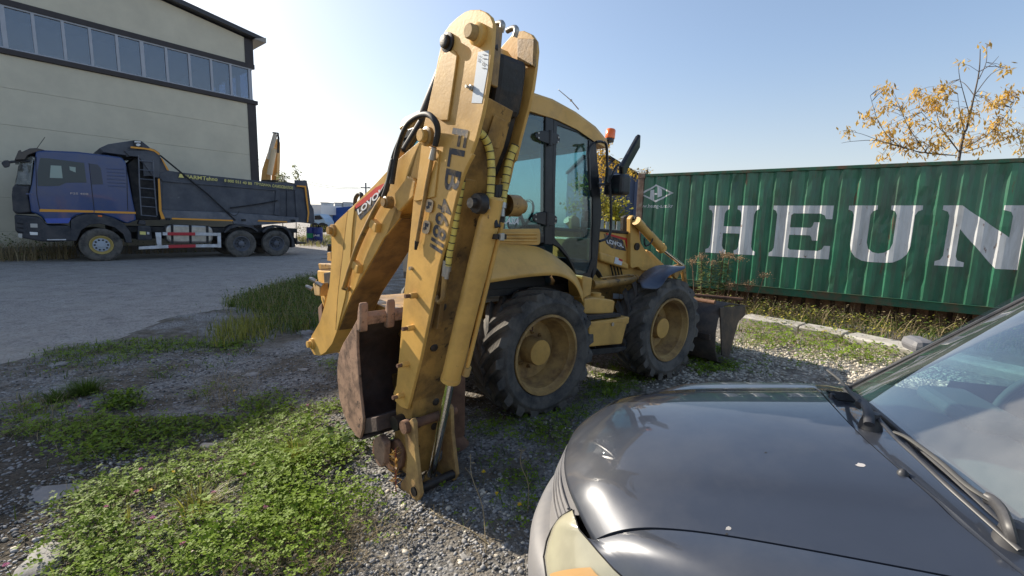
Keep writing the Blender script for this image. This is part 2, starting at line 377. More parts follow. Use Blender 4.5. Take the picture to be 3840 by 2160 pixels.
for nm, pol in (('road', P_ROAD), ('pale', P_WHITE), ('humus', P_GREEN)):
    at = me.attributes.new(nm, 'FLOAT', 'POINT')
    val = inpoly(GX.ravel(), GY.ravel(), pol).astype(np.float32)
    if nm == 'road': val = np.maximum(val, (GY.ravel() > 26).astype(np.float32))
    at.data.foreach_set('value', val)
me.polygons.foreach_set('use_smooth', [True]*len(me.polygons))
o = bpy.data.objects.new('ground', me); COL.objects.link(o); tag(o, 'grey gravel yard with a packed road and patches of weeds', kind='structure')

# ------------------------------------------------------------------ warehouse
M_panel = mat('beige_panel', (.60, .55, .42), .55, var=.05, vscale=1.2, dirt=(.36, .33, .26), dscale=.8, damt=.22, dthr=.52, bump=.0006, bscale=30)
M_trim = mat('dark_brown_trim', (.035, .027, .027), .5, var=.2, vscale=3)
M_alu = mat('white_window_frame', (.38, .40, .44), .4, var=.05)
M_inside = mat('grey_inner_wall', (.16, .17, .18), .8)
M_roof = mat('dark_roof_sheet', (.05, .05, .055), .5)
M_paneglass = glassy('window_glass', (.42, .50, .62), .06, .03, .11)
_nb = Vector((.77, -.638, 0)).normalized(); BC = Vector((-13.27, 23.96, 0))
BF = Frame(BC, (-.638, -.77, 0), (-.77, .638, 0))       # x along the wall to the left, y into the building
BL, BW = 21.0, 26.0
bld = empty('warehouse', BC, 'large beige panelled warehouse with a band of windows under its gable, behind the dump truck', 'building')
def roofz(s): return 10.40+.15*min(s, 13)-(.15*max(0, s-13))
zs = [0.35, .95, 2.2, 3.5, 4.85, 6.17, 7.35]
for k in range(len(zs)-1):                                # lower wall panels with recessed joints
    MB(BF).box(.35, BL, 0, .12, zs[k]+.0022, zs[k+1]-.0022).build('panel', M_panel, bld, bevel=.01)
MB(BF).box(.35, BL, .03, .12, .35, 7.35).build('wall', mat('joint_shade', (.25, .23, .18), .8), bld)
MB(BF).box(0, BL, -.05, .2, 0, .35).build('plinth', mat('concrete', (.30, .29, .27), .9, var=.2, vscale=3, dirt=(.14, .12, .1), dscale=3, damt=.6, bump=.003, bscale=30), bld)
gp = [(.35, 9.27), (BL, 9.27), (BL, roofz(BL)), (13, roofz(13)), (.35, roofz(.35))]
MB(BF).prism([(s, 0, z) for s, z in gp], (0, .12, 0)).build('gable_panel', M_panel, bld)
t = MB(BF); t.box(-.04, .35, -.03, .15, .35, 7.36); t.build('corner_trim', M_trim, bld)
MB(BF).box(-.04, .35, -.03, .15, 9.20, 10.42).build('corner_trim', M_trim, bld)
MB(BF).box(-.12, BL, -.10, .14, 7.36, 7.54).build('sill_band', M_trim, bld)
MB(BF).box(-.06, BL, -.06, .14, 9.06, 9.265).build('head_band', M_trim, bld)
ms = [.19, 1.03, 1.85, 2.72, 3.58, 4.43, 5.25, 6.07, 6.85, 7.65, 8.42]
while ms[-1] < BL-1: ms.append(ms[-1]+.82)
for i, s in enumerate(ms):
    wd = .09 if i in (5, 10, 15, 20) else .05
    MB(BF).box(s-wd/2-.02, s+wd/2+.02, -.02, .10, 7.60, 9.0).build('mullion', M_alu, bld)
    if i+1 < len(ms): MB(BF).box(s+.05, ms[i+1]-.05, .045, .055, 7.6, 9.0).build('pane', M_paneglass, bld)
MB(BF).box(.05, BL, -.02, .1, 7.545, 7.60).build('window_rail', M_alu, bld)
MB(BF).box(.05, BL, -.02, .1, 9.0, 9.055).build('window_rail', M_alu, bld)
# side facade with its own window band, back wall, floor of the upper storey
for y0, y1 in ((.12, BW),): MB(BF).box(0, .12, .2, y1, 0.35, 7.36).build('side_wall', M_panel, bld)
MB(BF).box(0, .12, .2, BW, 9.06, 10.4).build('side_wall', M_panel, bld)
yy = .2
while yy < BW-1:
    MB(BF).box(.0, .12, yy, yy+.28, 7.36, 9.06).build('side_pier', M_alu, bld)
    MB(BF).box(.05, .06, yy+.28, yy+1.5, 7.36, 9.06).build('pane', M_paneglass, bld); yy += 1.5
MB(BF).box(BL-.12, BL, .12, BW, 0, 10.1).build('far_wall', M_panel, bld)
MB(BF).prism([(s, BW, z) for s, z in ((0, 0), (BL, 0), (BL, roofz(BL)), (13, roofz(13)), (0, roofz(0)))], (0, .12, 0)).build('back_wall', M_panel, bld)
MB(BF).box(.12, BL-.12, .13, 5, 7.2, 7.35).build('gallery_floor', M_inside, bld)
MB(BF).box(3.6, BL-.12, 4.8, 4.9, 7.36, 9.9).build('inner_wall', M_inside, bld)
rp = [(-.52, 10.42), (13, roofz(13)+.06), (BL+.6, roofz(BL+.6)+.06), (BL+.6, roofz(BL+.6)+.30), (13, roofz(13)+.30), (-.52, 10.60)]
MB(BF).prism([(s, -.35, z) for s, z in rp], (0, BW+.8, 0)).build('roof', M_roof, bld)
MB(BF).prism([(-.54, -.37, 10.38), (-.02, -.37, 10.40), (-.02, -.37, 10.44), (-.54, -.37, 10.62)], (0, BW+.8, 0)).build('eave', mat('eave_board', (.30, .28, .25), .6), bld)

# ------------------------------------------------------------------ shipping container
M_green = mat('container_green', (.030, .150, .082), .38, coat=.35, var=.35, vscale=1.6, stretch=(1.5, 1.5, .35), dirt=(.035, .06, .04), dscale=3.0, damt=.7, dthr=.52, dirt2=(.11, .045, .022), d2thr=.645, d2scale=6, d2s=(1, 1, .13), bump=.0015, bscale=18, rvar=.1)
M_greenrail = mat('container_rail', (.02, .10, .055), .6, var=.2, vscale=3, dirt=(.13, .065, .035), dscale=4, damt=.9, dthr=.53, bump=.002, bscale=30)
M_castrust = mat('rusty_casting', (.16, .10, .07), .8, var=.3, vscale=6, dirt=(.30, .27, .22), dscale=7, damt=.6, dthr=.55)
M_cwhite = mat('container_lettering', (.60, .61, .61), .55, var=.10, vscale=2, stretch=(1.5, 1.5, .25), dirt=(.36, .35, .33), dscale=3.5, damt=.7, dthr=.53, dirt2=(.17, .07, .03), d2thr=.64, d2scale=10, d2s=(1, 1, .4))
_p1 = ground_pt(2377, 1051, .45); _p2 = ground_pt(3840, 1196, .45)
_cx = (Vector((_p2.x-_p1.x, _p2.y-_p1.y, 0))).normalized(); CO = Vector((_p1.x, _p1.y, 0))-_cx*.06
CF = Frame(CO, _cx, (-_cx.y, _cx.x, 0)); CL = 12.19; CZ0, CZ1 = .42, 3.04
cont = empty('shipping_container', CO, 'green corrugated shipping container with large white HEUN lettering and rust streaks, behind the backhoe', 'container')
XB = []; YB = []; x = .16; PIT = .2765; DEP = .036
while x < CL-.2:
    for dx, y in ((0, .02), (.072, .02), (.138, .02+DEP), (.21, .02+DEP)): XB.append(x+dx); YB.append(y)
    x += PIT
XB = np.array(XB); YB = np.array(YB); XB = np.clip(XB, .14, CL-.14)
PZ0, PZ1 = CZ0+.17, CZ1-.09; ZR = np.linspace(PZ0, PZ1, 15)
DN = RNG.normal(0, 1, (len(XB), len(ZR)))
DENT = np.zeros_like(DN)
for i in range(len(XB)):
    for j in range(1, len(ZR)-1): DENT[i, j] = .0014*DN[i//2*2, j]+.0015*math.sin(i*.35+j*.8)+(.006*abs(DN[i, j]) if DN[i//4*4, j//2] > 1.5 else 0)
def cont_y(x, z):
    i = int(np.clip(np.searchsorted(XB, x)-1, 0, len(XB)-2)); j = int(np.clip(np.searchsorted(ZR, z)-1, 0, len(ZR)-2))
    tx = 0 if XB[i+1] == XB[i] else (x-XB[i])/(XB[i+1]-XB[i]); tz = (z-ZR[j])/(ZR[j+1]-ZR[j]); tx = min(max(tx, 0), 1); tz = min(max(tz, 0), 1)
    f = lambda a, c: YB[a]+DENT[a, c]
    return (f(i, j)*(1-tx)+f(i+1, j)*tx)*(1-tz)+(f(i, j+1)*(1-tx)+f(i+1, j+1)*tx)*tz
MB(CF).grid([[(XB[i], YB[i]+DENT[i, j], ZR[j]) for j in range(len(ZR))] for i in range(len(XB))]).build('side_panel', M_green, cont, recalc=False)
MB(CF).grid([[(XB[i], 2.42-YB[i], z) for z in (PZ0, PZ1)] for i in range(len(XB))]).build('side_panel', M_green, cont, recalc=False)
def rail(n, *b, m=None): return MB(CF).box(*b).build(n, m or M_greenrail, cont, bevel=.006)
rail('top_rail', .16, CL-.16, .005, .075, CZ1-.085, CZ1-.02); rail('top_rail', .16, CL-.16, 2.365, 2.435, CZ1-.085, CZ1-.02)
rail('bottom_rail', .16, CL-.16, -.004, .06, CZ0+.02, CZ0+.175); rail('bottom_rail', .16, CL-.16, -.03, .0, CZ0+.165, CZ0+.178)
rail('bottom_rail', .16, CL-.16, 2.38, 2.44, CZ0+.02, CZ0+.175)
for xx in (.0, CL-.15):
    for yy in (0, 2.29):
        rail('corner_post', xx+.002, xx+.148, yy, yy+.15, CZ0+.12, CZ1-.12, m=M_castrust if xx == 0 else None)
        for zz in (CZ0, CZ1-.12): rail('corner_casting', xx-.005, xx+.17, yy-.008, yy+.16, zz, zz+.12, m=M_castrust)
rail('end_header', .01, .12, .15, 2.29, CZ1-.14, CZ1-.02); rail('end_sill', .01, .12, .15, 2.29, CZ0+.02, CZ0+.17)
for k in range(2): rail('end_door', .04, .09, .15+k*1.075, 1.215+k*1.075, CZ0+.17, CZ1-.14, m=M_green)
rail('end_wall', CL-.09, CL-.04, .15, 2.29, CZ0+.1, CZ1-.1, m=M_green)
rail('floor', .1, CL-.1, .06, 2.38, CZ0+.06, CZ0+.16); rail('roof_panel', .1, CL-.1, .075, 2.365, CZ1-.05, CZ1-.03)
def on_panel(name, polys, m, lift=.003):
    """painted shapes that follow the corrugation: polys = lists of (x, z) in the container's frame"""
    bm = bmesh.new()
    for P in polys:
        try: bm.faces.new([bm.verts.new((a, 0, c)) for a, c in P])
        except ValueError: pass
    bm.normal_update()
    bmesh.ops.triangulate(bm, faces=bm.faces)
    xs = [v.co.x for v in bm.verts]; lo, hi = min(xs), max(xs)
    for xb in XB:
        if lo < xb < hi: bmesh.ops.bisect_plane(bm, geom=bm.verts[:]+bm.edges[:]+bm.faces[:], plane_co=(xb, 0, 0), plane_no=(1, 0, 0))
    for zb in ZR: bmesh.ops.bisect_plane(bm, geom=bm.verts[:]+bm.edges[:]+bm.faces[:], plane_co=(0, 0, zb), plane_no=(0, 0, 1))
    bm.verts.ensure_lookup_table(); vv = [(v.co.x, cont_y(v.co.x, v.co.z)-lift, v.co.z) for v in bm.verts]; bm.verts.index_update()
    ff = [[v.index for v in f.verts] for f in bm.faces]; bm.free()
    return MB(CF).add(vv, ff).build(name, m, cont, recalc=False)
def cpx(c, pts): return [(lambda p: (p.x, p.z))(CF.y_hit(c(*p), .035)) for p in pts]
LZ0, LZ1 = 1.235, 2.275
def arc(cx, cz, r, a0, a1, n=6): return [(cx+r*math.cos(R_(a0+(a1-a0)*k/n)), cz+r*math.sin(R_(a0+(a1-a0)*k/n))) for k in range(n+1)]
def serifH(x0, w):      # slab capital H
    s = .245; ln = (w-.06)/2-.09; z0, z1 = LZ0, LZ1; b = .075
    def col(a):
        return [(a-.09, z0), (a+s+.09, z0), (a+s+.09, z0+b), (a+s+.03, z0+b+.03), (a+s, z0+b+.10), (a+s, z1-b-.10), (a+s+.03, z1-b-.03), (a+s+.09, z1-b), (a+s+.09, z1), (a-.09, z1), (a-.09, z1-b), (a-.03, z1-b-.03), (a, z1-b-.10), (a, z0+b+.10), (a-.03, z0+b+.03), (a-.09, z0+b)]
    a, c = x0+.09, x0+w-.09-s; mz = (z0+z1)/2
    return [col(a), col(c), [(a+s-.002, mz-.075), (c+.002, mz-.075), (c+.002, mz+.075), (a+s-.002, mz+.075)]]
def serifE(x0, w):
    z0, z1 = LZ0, LZ1; s = .25; a = x0+.08; r = x0+w
    return [[(x0, z0), (r, z0), (r, z0+.26), (r-.10, z0+.26), (r-.13, z0+.19), (r-.19, z0+.155), (a+s+.04, z0+.155), (a+s, z0+.19), (a+s, z1-.19), (a+s+.04, z1-.155), (r-.22, z1-.155), (r-.15, z1-.19), (r-.12, z1-.26), (r-.02, z1-.26), (r-.02, z1), (x0, z1), (x0, z1-.075), (a-.03, z1-.105), (a, z1-.175), (a, z0+.175), (a-.03, z0+.105), (x0, z0+.075)],
            [(a+s-.003, 1.69), (r-.36, 1.69), (r-.33, 1.66), (r-.31, 1.59), (r-.22, 1.59), (r-.22, 1.95), (r-.31, 1.95), (r-.33, 1.87), (r-.36, 1.84), (a+s-.003, 1.84)]]
def serifU(x0, w):
    z0, z1 = LZ0-.005, LZ1; s = .25; b = .075; a = x0+.09; c = x0+w-.09-s
    L_ = [(a-.09, z1), (a-.09, z1-b), (a-.03, z1-b-.03), (a, z1-b-.10), (a, z0+.32)]
    bot = [(a+.03, z0+.18), (a+.10, z0+.08), (a+.21, z0+.015), (a+.33, z0), ((a+c+s)/2, z0), (c+s-.33, z0), (c+s-.21, z0+.015), (c+s-.10, z0+.08), (c+s-.03, z0+.18), (c+s, z0+.32)]
    Rr = [(c+s, z1-b-.10), (c+s+.03, z1-b-.03), (c+s+.09, z1-b), (c+s+.09, z1), (c-.09, z1), (c-.09, z1-b), (c-.03, z1-b-.03), (c, z1-b-.10), (c, z0+.36), (c-.03, z0+.25), (c-.10, z0+.185), ((a+c+s)/2, z0+.165), (a+s+.10, z0+.185), (a+s+.03, z0+.25), (a+s, z0+.36), (a+s, z1-b-.10), (a+s+.03, z1-b-.03), (a+s+.09, z1-b), (a+s+.09, z1)]
    return [L_+bot+Rr]
def serifN(x0, w):
    z0, z1 = LZ0, LZ1; s = .155; b = .075; a = x0+.10; c = x0+w-.10-s
    return [[(x0, z1), (x0, z1-b), (a-.03, z1-b-.03), (a, z1-b-.10), (a, z0+b+.10), (a-.03, z0+b+.03), (x0, z0+b), (x0, z0), (a+s+.12, z0), (a+s+.12, z0+b), (a+s+.03, z0+b+.03), (a+s, z0+b+.1), (a+s, z1-.40), (c-.10, z0), (c+s, z0), (c+s, z1-b-.10), (c+s+.03, z1-b-.03), (c+s+.10, z1-b), (c+s+.10, z1), (c-.12, z1), (c-.12, z1-b), (c-.03, z1-b-.03), (c, z1-b-.1), (c, z0+.52), (a+s-.02, z1)]]
def off(x): return x+.06
def lx(c, x, y): return CF.y_hit(c(x, y), .035).x
for fn_, a_, b_ in ((serifH, lx(CA, 733, 875), lx(CA, 1156, 895)), (serifE, lx(CA, 1272, 905), lx(CB, 128, 800)), (serifU, lx(CB, 262, 485), lx(CB, 765, 485)), (serifN, lx(CB, 838, 890), lx(CB, 1403, 925)+.10)):
    on_panel('letter', fn_(a_, b_-a_), M_cwhite)
dia = cpx(CA, [(178, 378), (320, 298), (466, 370), (315, 450)]); din = cpx(CA, [(205, 380), (320, 312), (440, 371), (316, 434)])
for k in range(4):
    k2 = (k+1) % 4; on_panel('emblem', [[dia[k], dia[k2], din[k2], din[k]]], M_cwhite)
on_panel('emblem', [cpx(CA, [(268, 348), (303, 340), (303, 440), (262, 412)]), cpx(CA, [(306, 372), (330, 372), (330, 386), (306, 386)]), cpx(CA, [(333, 318), (366, 340), (366, 395), (333, 410)])], M_cwhite, .0035)
tv, tf = text_shape('www.heung-a.co.kr', .012)
q0 = CF.y_hit(CA(158, 498), .03); q1 = CF.y_hit(CA(458, 492), .03)
on_panel('web_address', [[(q0.x+tv[i][0]*(q1.x-q0.x), q0.z-.02+tv[i][1]*.115) for i in f] for f in tf], M_cwhite)
# dark skid and steel sheets that the container stands on
sk = empty('container_base', CF(.3, .5, 0), 'dark rusty corrugated steel base under the green container', 'base')
for k in range(46): MB(CF).box(.4+k*.25, .4+k*.25+.17, .42, .45, .0, CZ0-.005).build('sheet_rib', M_rust, sk)
MB(CF).box(.3, CL-.3, .45, 2.1, -.02, CZ0-.003).build('support_beam', mat('dark_rust', (.07, .04, .028), .9, var=.3, bump=.003), sk)

# ------------------------------------------------------------------ concrete kerb beams lying before the container
M_conc = mat('pale_concrete', (.42, .40, .36), .9, var=.15, vscale=4, dirt=(.20, .17, .13), dscale=5, damt=.6, dthr=.54, bump=.003, bscale=30)
kb = [D(1868, 792), D(2010, 816), D(2013, 817), D(2122, 836), D(2126, 838), D(2285, 872)]
kl = ['pale concrete kerb beam nearest the loader bucket', 'short pale concrete beam in the middle of the kerb row', 'long concrete kerb beam nearest the car, low and dusty']
for k in range(3):
    a = ground_pt(*kb[2*k], .13); c = ground_pt(*kb[2*k+1], .13); a.z = c.z = 0
    e = (c-a).normalized(); KF = Frame(a, e, (-e.y, e.x, 0)); ln = (c-a).length + (2.2 if k == 2 else 0)
    MB(KF).prism([(0, -.02, -.03), (0, -.05, .09), (0, .0, .115), (0, .34, .12), (0, .38, -.03)], (ln, 0, 0)).build('kerb_beam', M_conc, None, loc=a, bevel=.012, label=kl[k], cat='kerb', group='concrete beams before the container')
# ------------------------------------------------------------------ backhoe loader: frames
_ma = Vector((.79, .613, 0)).normalized(); _mr = Vector((_ma.y, -_ma.x, 0))
MO = Vector((.28, 3.9, 0))-_mr*1.05
MF = Frame(MO, _ma, _mr)                                     # x forward, y to the machine's right
_h = Vector((math.cos(R_(-45)), math.sin(R_(-45)), 0)); HO = Vector((-.52, 2.62, 0))
HF = Frame(HO, _h, (-_h.y, _h.x, 0))                         # x outward along the hoe, y across it away from the viewer
mach = empty('backhoe_loader', MO, 'yellow backhoe loader with folded digging arm, black cab frame and chunky tyres', 'backhoe')
def part(mb, name, m, parent=mach, **k): return mb.build(name, m, parent, **k)
def hp(c, pts, y): return [(lambda p: (p.x, y, p.z))(HF.y_hit(c(*p), y)) for p in pts]
def mp_(c, pts, y): return [(lambda p: (p.x, y, p.z))(MF.y_hit(c(*p), y)) for p in pts]
def rnd(poly, n=3):   # soften a closed outline
    out = []; m = len(poly)
    for i in range(m):
        a, b, c = Vector(poly[i-1]), Vector(poly[i]), Vector(poly[(i+1) % m]); d = min((a-b).length, (c-b).length)*.35
        p = b+(a-b).normalized()*d; q = b+(c-b).normalized()*d
        for k in range(n+1): t = k/n; out.append(p*(1-t)**2+b*2*t*(1-t)+q*t*t)
    return out
# ---- dipper: two long outer side plates
plate = (hp(A3, [(375, 400), (395, 300), (455, 215), (520, 155), (590, 105), (640, 88), (720, 86), (775, 108), (820, 150), (845, 215), (838, 330), (826, 480), (800, 720), (765, 930), (740, 1050), (690, 1250), (640, 1390)], 0)
         + hp(A4, [(850, 340), (800, 430), (752, 540), (715, 660), (680, 790), (655, 900), (590, 1180), (545, 1330), (515, 1440)], 0)
         + hp(A7, [(602, 200), (560, 400), (520, 560), (490, 680), (472, 742), (432, 728), (396, 692), (383, 640), (402, 590), (420, 400), (438, 180), (452, 0)], 0)
         + hp(A4, [(215, 1300), (238, 1060), (262, 800), (300, 600), (330, 360)], 0) + hp(A3, [(215, 1130), (248, 1000), (300, 760), (345, 520)], 0))
dip = part(MB(HF).prism(plate, (0, .022, 0)), 'dipper_side_plate', M_yel, bevel=.004)
# raised doubler left of the folded line
part(MB(HF).prism(hp(A3, [(378, 470), (400, 480), (480, 452), (515, 500), (500, 620), (430, 1090), (365, 1090), (245, 1010), (300, 760)], -.012), (0, .012, 0)), 'doubler_plate', M_yel, bevel=.004)
part(MB(HF).prism(hp(A4, [(345, 210), (420, 260), (520, 300), (470, 760), (300, 800), (262, 800), (300, 600), (330, 360)], -.01), (0, .01, 0)), 'doubler_plate', M_yel, bevel=.003)
plate2 = [(x+.0, .345, z) for x, y, z in hp(A3, [(1040, 285), (1120, 278), (1190, 310), (1232, 370), (1240, 460), (1225, 620), (1200, 800), (1165, 960), (1140, 1050), (1085, 1260), (1040, 1449)], .345)] + hp(A4, [(1240, 420), (1200, 600), (1130, 880), (1040, 1180), (900, 1449)], .345) + hp(A4, [(700, 1449), (800, 1000), (850, 500)], .345) + hp(A3, [(800, 900), (850, 500)], .345)
part(MB(HF).prism(plate2, (0, .022, 0)), 'dipper_side_plate', M_yel, bevel=.004)
part(MB(HF).prism(hp(A3, [(1060, 345), (1215, 350), (1205, 600), (1060, 560)], .32), (0, .025, 0)), 'boss_plate', M_yel_dirty, bevel=.004)
def xr(z):   # right edge of the lettered plate at a height
    P = [(x, zz) for x, _, zz in plate]; best = None
    for i in range(len(P)):
        (x0, z0), (x1, z1) = P[i], P[(i+1) % len(P)]
        if (z0-z)*(z1-z) <= 0 and z0 != z1:
            x = x0+(x1-x0)*(z-z0)/(z1-z0); best = x if best is None else max(best, x)
    return best if best is not None else 0
# boom head between the plates, greasy
def band(z0, z1, n, inset, y0, y1, depth, name, m, **k):
    Z = [z0+(z1-z0)*i/n for i in range(n+1)]
    pr = [(xr(z)-inset, y0, z) for z in Z]+[(xr(z)-inset-depth, y0, z) for z in reversed(Z)]
    return part(MB(HF).prism(pr, (0, y1-y0, 0)), name, m, **k)
band(2.30, 2.58, 5, .05, .10, .30, .25, 'boom_head', M_grease, bevel=.03)
band(2.02, 2.32, 4, .09, .06, .31, .2, 'boom_head_casting', M_grease, bevel=.01)
# cover plate with rectangle
cov = [(.055, 2.43), (.235, 2.39), (.24, 2.22), (.30, 1.98), (.29, 1.72), (.17, 1.70), (.06, 1.78)]
def xz(y, z, ins): return (xr(z)-ins, y, z)
part(MB(HF).prism([xz(y, z, .045) for y, z in [(.05, 2.36), (.235, 2.33), (.235, 2.15), (.20, 1.72), (.10, 1.66), (.045, 1.74)]], (-.02, 0, 0)), 'cover_plate', M_yel_dirty, bevel=.004)
part(MB(HF).prism([xz(.235, 2.33, .045), xz(.235, 2.15, .045), xz(.20, 1.72, .045), (xr(1.72)-.25, .20, 1.72), (xr(2.33)-.2, .235, 2.33)], (0, -.012, 0)), 'cover_plate', M_yel_dirty, bevel=.003)
part(MB(HF).prism([xz(y, z, .041) for y, z in [(.11, 2.29), (.20, 2.275), (.20, 2.14), (.10, 2.15)]], (-.006, 0, 0)), 'access_plate', M_yel_dirty, bevel=.003)
# inner telescopic stick, runs down to the bucket
def xi(z): return xr(max(z, .62))-.03 if z > .62 else (xr(.62)-.03)+(z-.62)*.10
Z = [1.98, 1.7, 1.4, 1.1, .8, .6, .42, .2, .12]
pr = [(xi(z), .045, z) for z in Z]+[(xi(z)-.20, .045, z) for z in reversed(Z)]
st = part(MB(HF).prism(pr, (0, .25, 0)), 'inner_stick', M_yel_dirty, bevel=.008)
for z in (1.25, .98, .55, .37): part(MB(HF).lathe((xi(z)-.005, .11 if z > .9 else .23, z), (1, 0, .05), [(.001, .012), (.014, .012), (.026, .008), (.028, 0)], 14), 'grease_port', M_grease, st)
# channel plates and hollow knee
part(MB(HF).prism([(xr(1.9)-.02, .06, 1.93), (xr(1.7)-.01, .06, 1.7), (xr(1.4)+.0, .06, 1.4), (xr(1.15)+.01, .06, 1.12), (xr(1.15)-.1, .06, 1.12), (xr(1.9)-.2, .06, 1.93)], (0, .03, 0)), 'knee_plate', M_yel_dirty, bevel=.004)
part(MB(HF).prism([(xr(1.98)+.01, .255, 2.0), (xr(1.8)+.05, .255, 1.85), (xr(1.62)+.06, .255, 1.62), (xr(1.4)+.0, .255, 1.4), (xr(1.4)-.1, .255, 1.4), (xr(1.98)-.15, .255, 2.0)], (0, .03, 0)), 'knee_plate', M_yel_dirty, bevel=.004)
kz = HF.y_hit(A4(845, 820), .03); kx = kz.x; kz = kz.z
part(MB(HF).lathe((kx, .07, kz), (0, -1, 0), [(.001, .055), (.026, .055), (.026, .02), (.05, .018), (.055, 0), (.055, -.03)], 22), 'cylinder_pin', M_grease, smooth=40)
part(MB(HF).lathe((kx, .30, kz), (0, 1, 0), [(.06, -.03), (.06, .06), (.042, .07), (.042, .10), (.001, .11)], 22), 'cylinder_pin', M_yel_dirty, smooth=40)
# ---- bucket cylinder
bt = HF.y_hit(A4(1010, 1000), .17); bb = HF.y_hit(A7(748, 556), .17); rb = HF.y_hit(A7(622, 1190), .17)
ax = (bb-bt).normalized()
cylb = part(MB(HF).lathe(bt, bb-bt, [(.03, -.14), (.05, -.13), (.055, -.02), (.060, 0), (.060, (bb-bt).length-.03), (.063, (bb-bt).length-.028), (.063, (bb-bt).length), (.035, (bb-bt).length+.005)], 26), 'cylinder_barrel', M_yel, smooth=35)
part(MB(HF).tube([bb, rb], .031, 20), 'cylinder_rod', M_chrome, smooth=35)
part(MB(HF).tube([rb-ax*.03, rb+ax*.07], [.042, .05], 16).lathe((rb+ax*.08)-Vector((0, .05, 0)), (0, 1, 0), [(.001, 0), (.055, 0), (.055, .10), (.001, .10)], 16), 'rod_eye', M_yel_dirty, smooth=40)
# small steel pipe beside the barrel, with clamp
o1 = Vector((.045, .055, 0)); pt = HF.y_hit(A4(1140, 1010), .235); pb = HF.y_hit(A7(858, 470), .235)
part(MB(HF).tube([pt, pb], .014, 10), 'hydraulic_pipe', M_yel, smooth=40)
part(MB(HF).tube([pb, pb-ax*-.06], .026, 10), 'pipe_fitting', M_yel_dust, smooth=40)
cc = HF.y_hit(A4(1080, 1150), .20); part(MB(HF).obox(cc, (.05, 0, 0), (0, .035, 0), (0, 0, .014)), 'pipe_clamp', M_grease, bevel=.004)
part(MB(HF).obox(cc+Vector((.055, -.01, 0)), (.012, 0, 0), (0, .012, 0), (0, 0, .02)), 'clamp_bolt', M_steel, bevel=.003)
# ---- sleeved hoses
def hose(c, pts, y, r, m, rings=True, n=8, fit=True):
    P = [HF.y_hit(c(*p[:2]), p[2] if len(p) > 2 else y) for p in pts]; C = catmull(P, n)
    h = part(MB(HF).tube(C, r, 10), 'hose', m, smooth=60)
    if rings:
        mb = MB(HF); L = 0; nxt = .0
        for i in range(1, len(C)):
            seg = (C[i]-C[i-1]).length
            while nxt <= L+seg and seg > 0:
                t = (nxt-L)/seg; q = C[i-1].lerp(C[i], t); d = (C[i]-C[i-1]).normalized(); mb.tube([q-d*.0025, q+d*.0025], r*1.07, 10); nxt += .042
            L += seg
        part(mb, 'sleeve_rings', M_rubber, h, kind='stuff')
    if fit:
        d = (C[-1]-C[-2]).normalized(); part(MB(HF).tube([C[-1], C[-1]+d*.03, C[-1]+d*.031, C[-1]+d*.075], [r*1.15, r*1.15, r*.8, r*.8], 10), 'hose_fitting', M_steel, h, smooth=40)
    return h
hose(A4, [(905, 120, .05), (960, 165, .09), (1015, 290, .13), (1035, 480, .14), (1030, 640, .14), (1018, 820, .14)], .12, .021, M_hoseyel)
hose(A4, [(1270, 250, .30), (1215, 390, .28), (1180, 560, .26), (1158, 700, .25), (1148, 820, .24)], .26, .021, M_hoseyel)
hose(A4, [(745, 600, .035), (720, 760, .035), (695, 930, .035), (655, 1140, .035), (625, 1300, .035), (606, 1440, .035)], .03, .018, M_hoseyel)
part(MB(HF).tube(catmull([HF.y_hit(A4(1005, 900), .14), HF.y_hit(A4(1010, 960), .14), HF.y_hit(A4(1000, 1040), .15)], 4), .017, 10), 'pipe_elbow', M_yel_dirty, smooth=50)
part(MB(HF).tube(catmull([HF.y_hit(A4(1145, 900), .24), HF.y_hit(A4(1140, 970), .24), HF.y_hit(A4(1128, 1040), .235)], 4), .015, 10), 'pipe_elbow', M_grease, smooth=50)
hk = catmull([HF.y_hit(A7(*p), .03) for p in ((712, -120), (705, -20), (700, 30), (680, 55), (662, 40), (655, 15))], 5)
part(MB(HF).tube(hk, .015, 10), 'pipe_elbow', M_yel_dirty, smooth=50)
part(MB(HF).tube([HF.y_hit(A7(722, -210), .03), HF.y_hit(A7(712, -110), .03)], .019, 8), 'hose_fitting', M_steel)
# left-side hose and pipe on the lettered plate
hl = [(50, 630), (100, 330), (180, 90), (280, -20), (400, -55), (480, 10), (505, 110), (480, 250)]
part(MB(HF).tube(catmull([HF.y_hit(A4(*p), q) for p, q in zip(hl, (.0, .0, -.03, -.05, -.07, -.07, -.05, -.035))], 8), .016, 10), 'hose', M_rubber, smooth=60)
part(MB(HF).tube([HF.y_hit(A4(470, 270), -.035), HF.y_hit(A4(450, 390), -.03)], [.014, .02], 10), 'hose_fitting', M_steel)
pl = part(MB(HF).tube([HF.y_hit(A4(445, 390), -.025), HF.y_hit(A4(395, 660), -.02), HF.y_hit(A4(300, 1200), -.02)], .012, 8), 'grease_pipe', M_yel_dirty, smooth=40)
part(MB(HF).tube([HF.y_hit(A4(300, 1195), -.02), HF.y_hit(A4(285, 1280), -.02)], [.014, .008], 8), 'pipe_nipple', M_grease, pl)
part(MB(HF).tube(catmull([HF.y_hit(A4(*p), -.005) for p in ((-30, 760), (10, 640), (60, 420), (60, 400))], 4), .016, 8), 'hose', M_rubber, smooth=60)
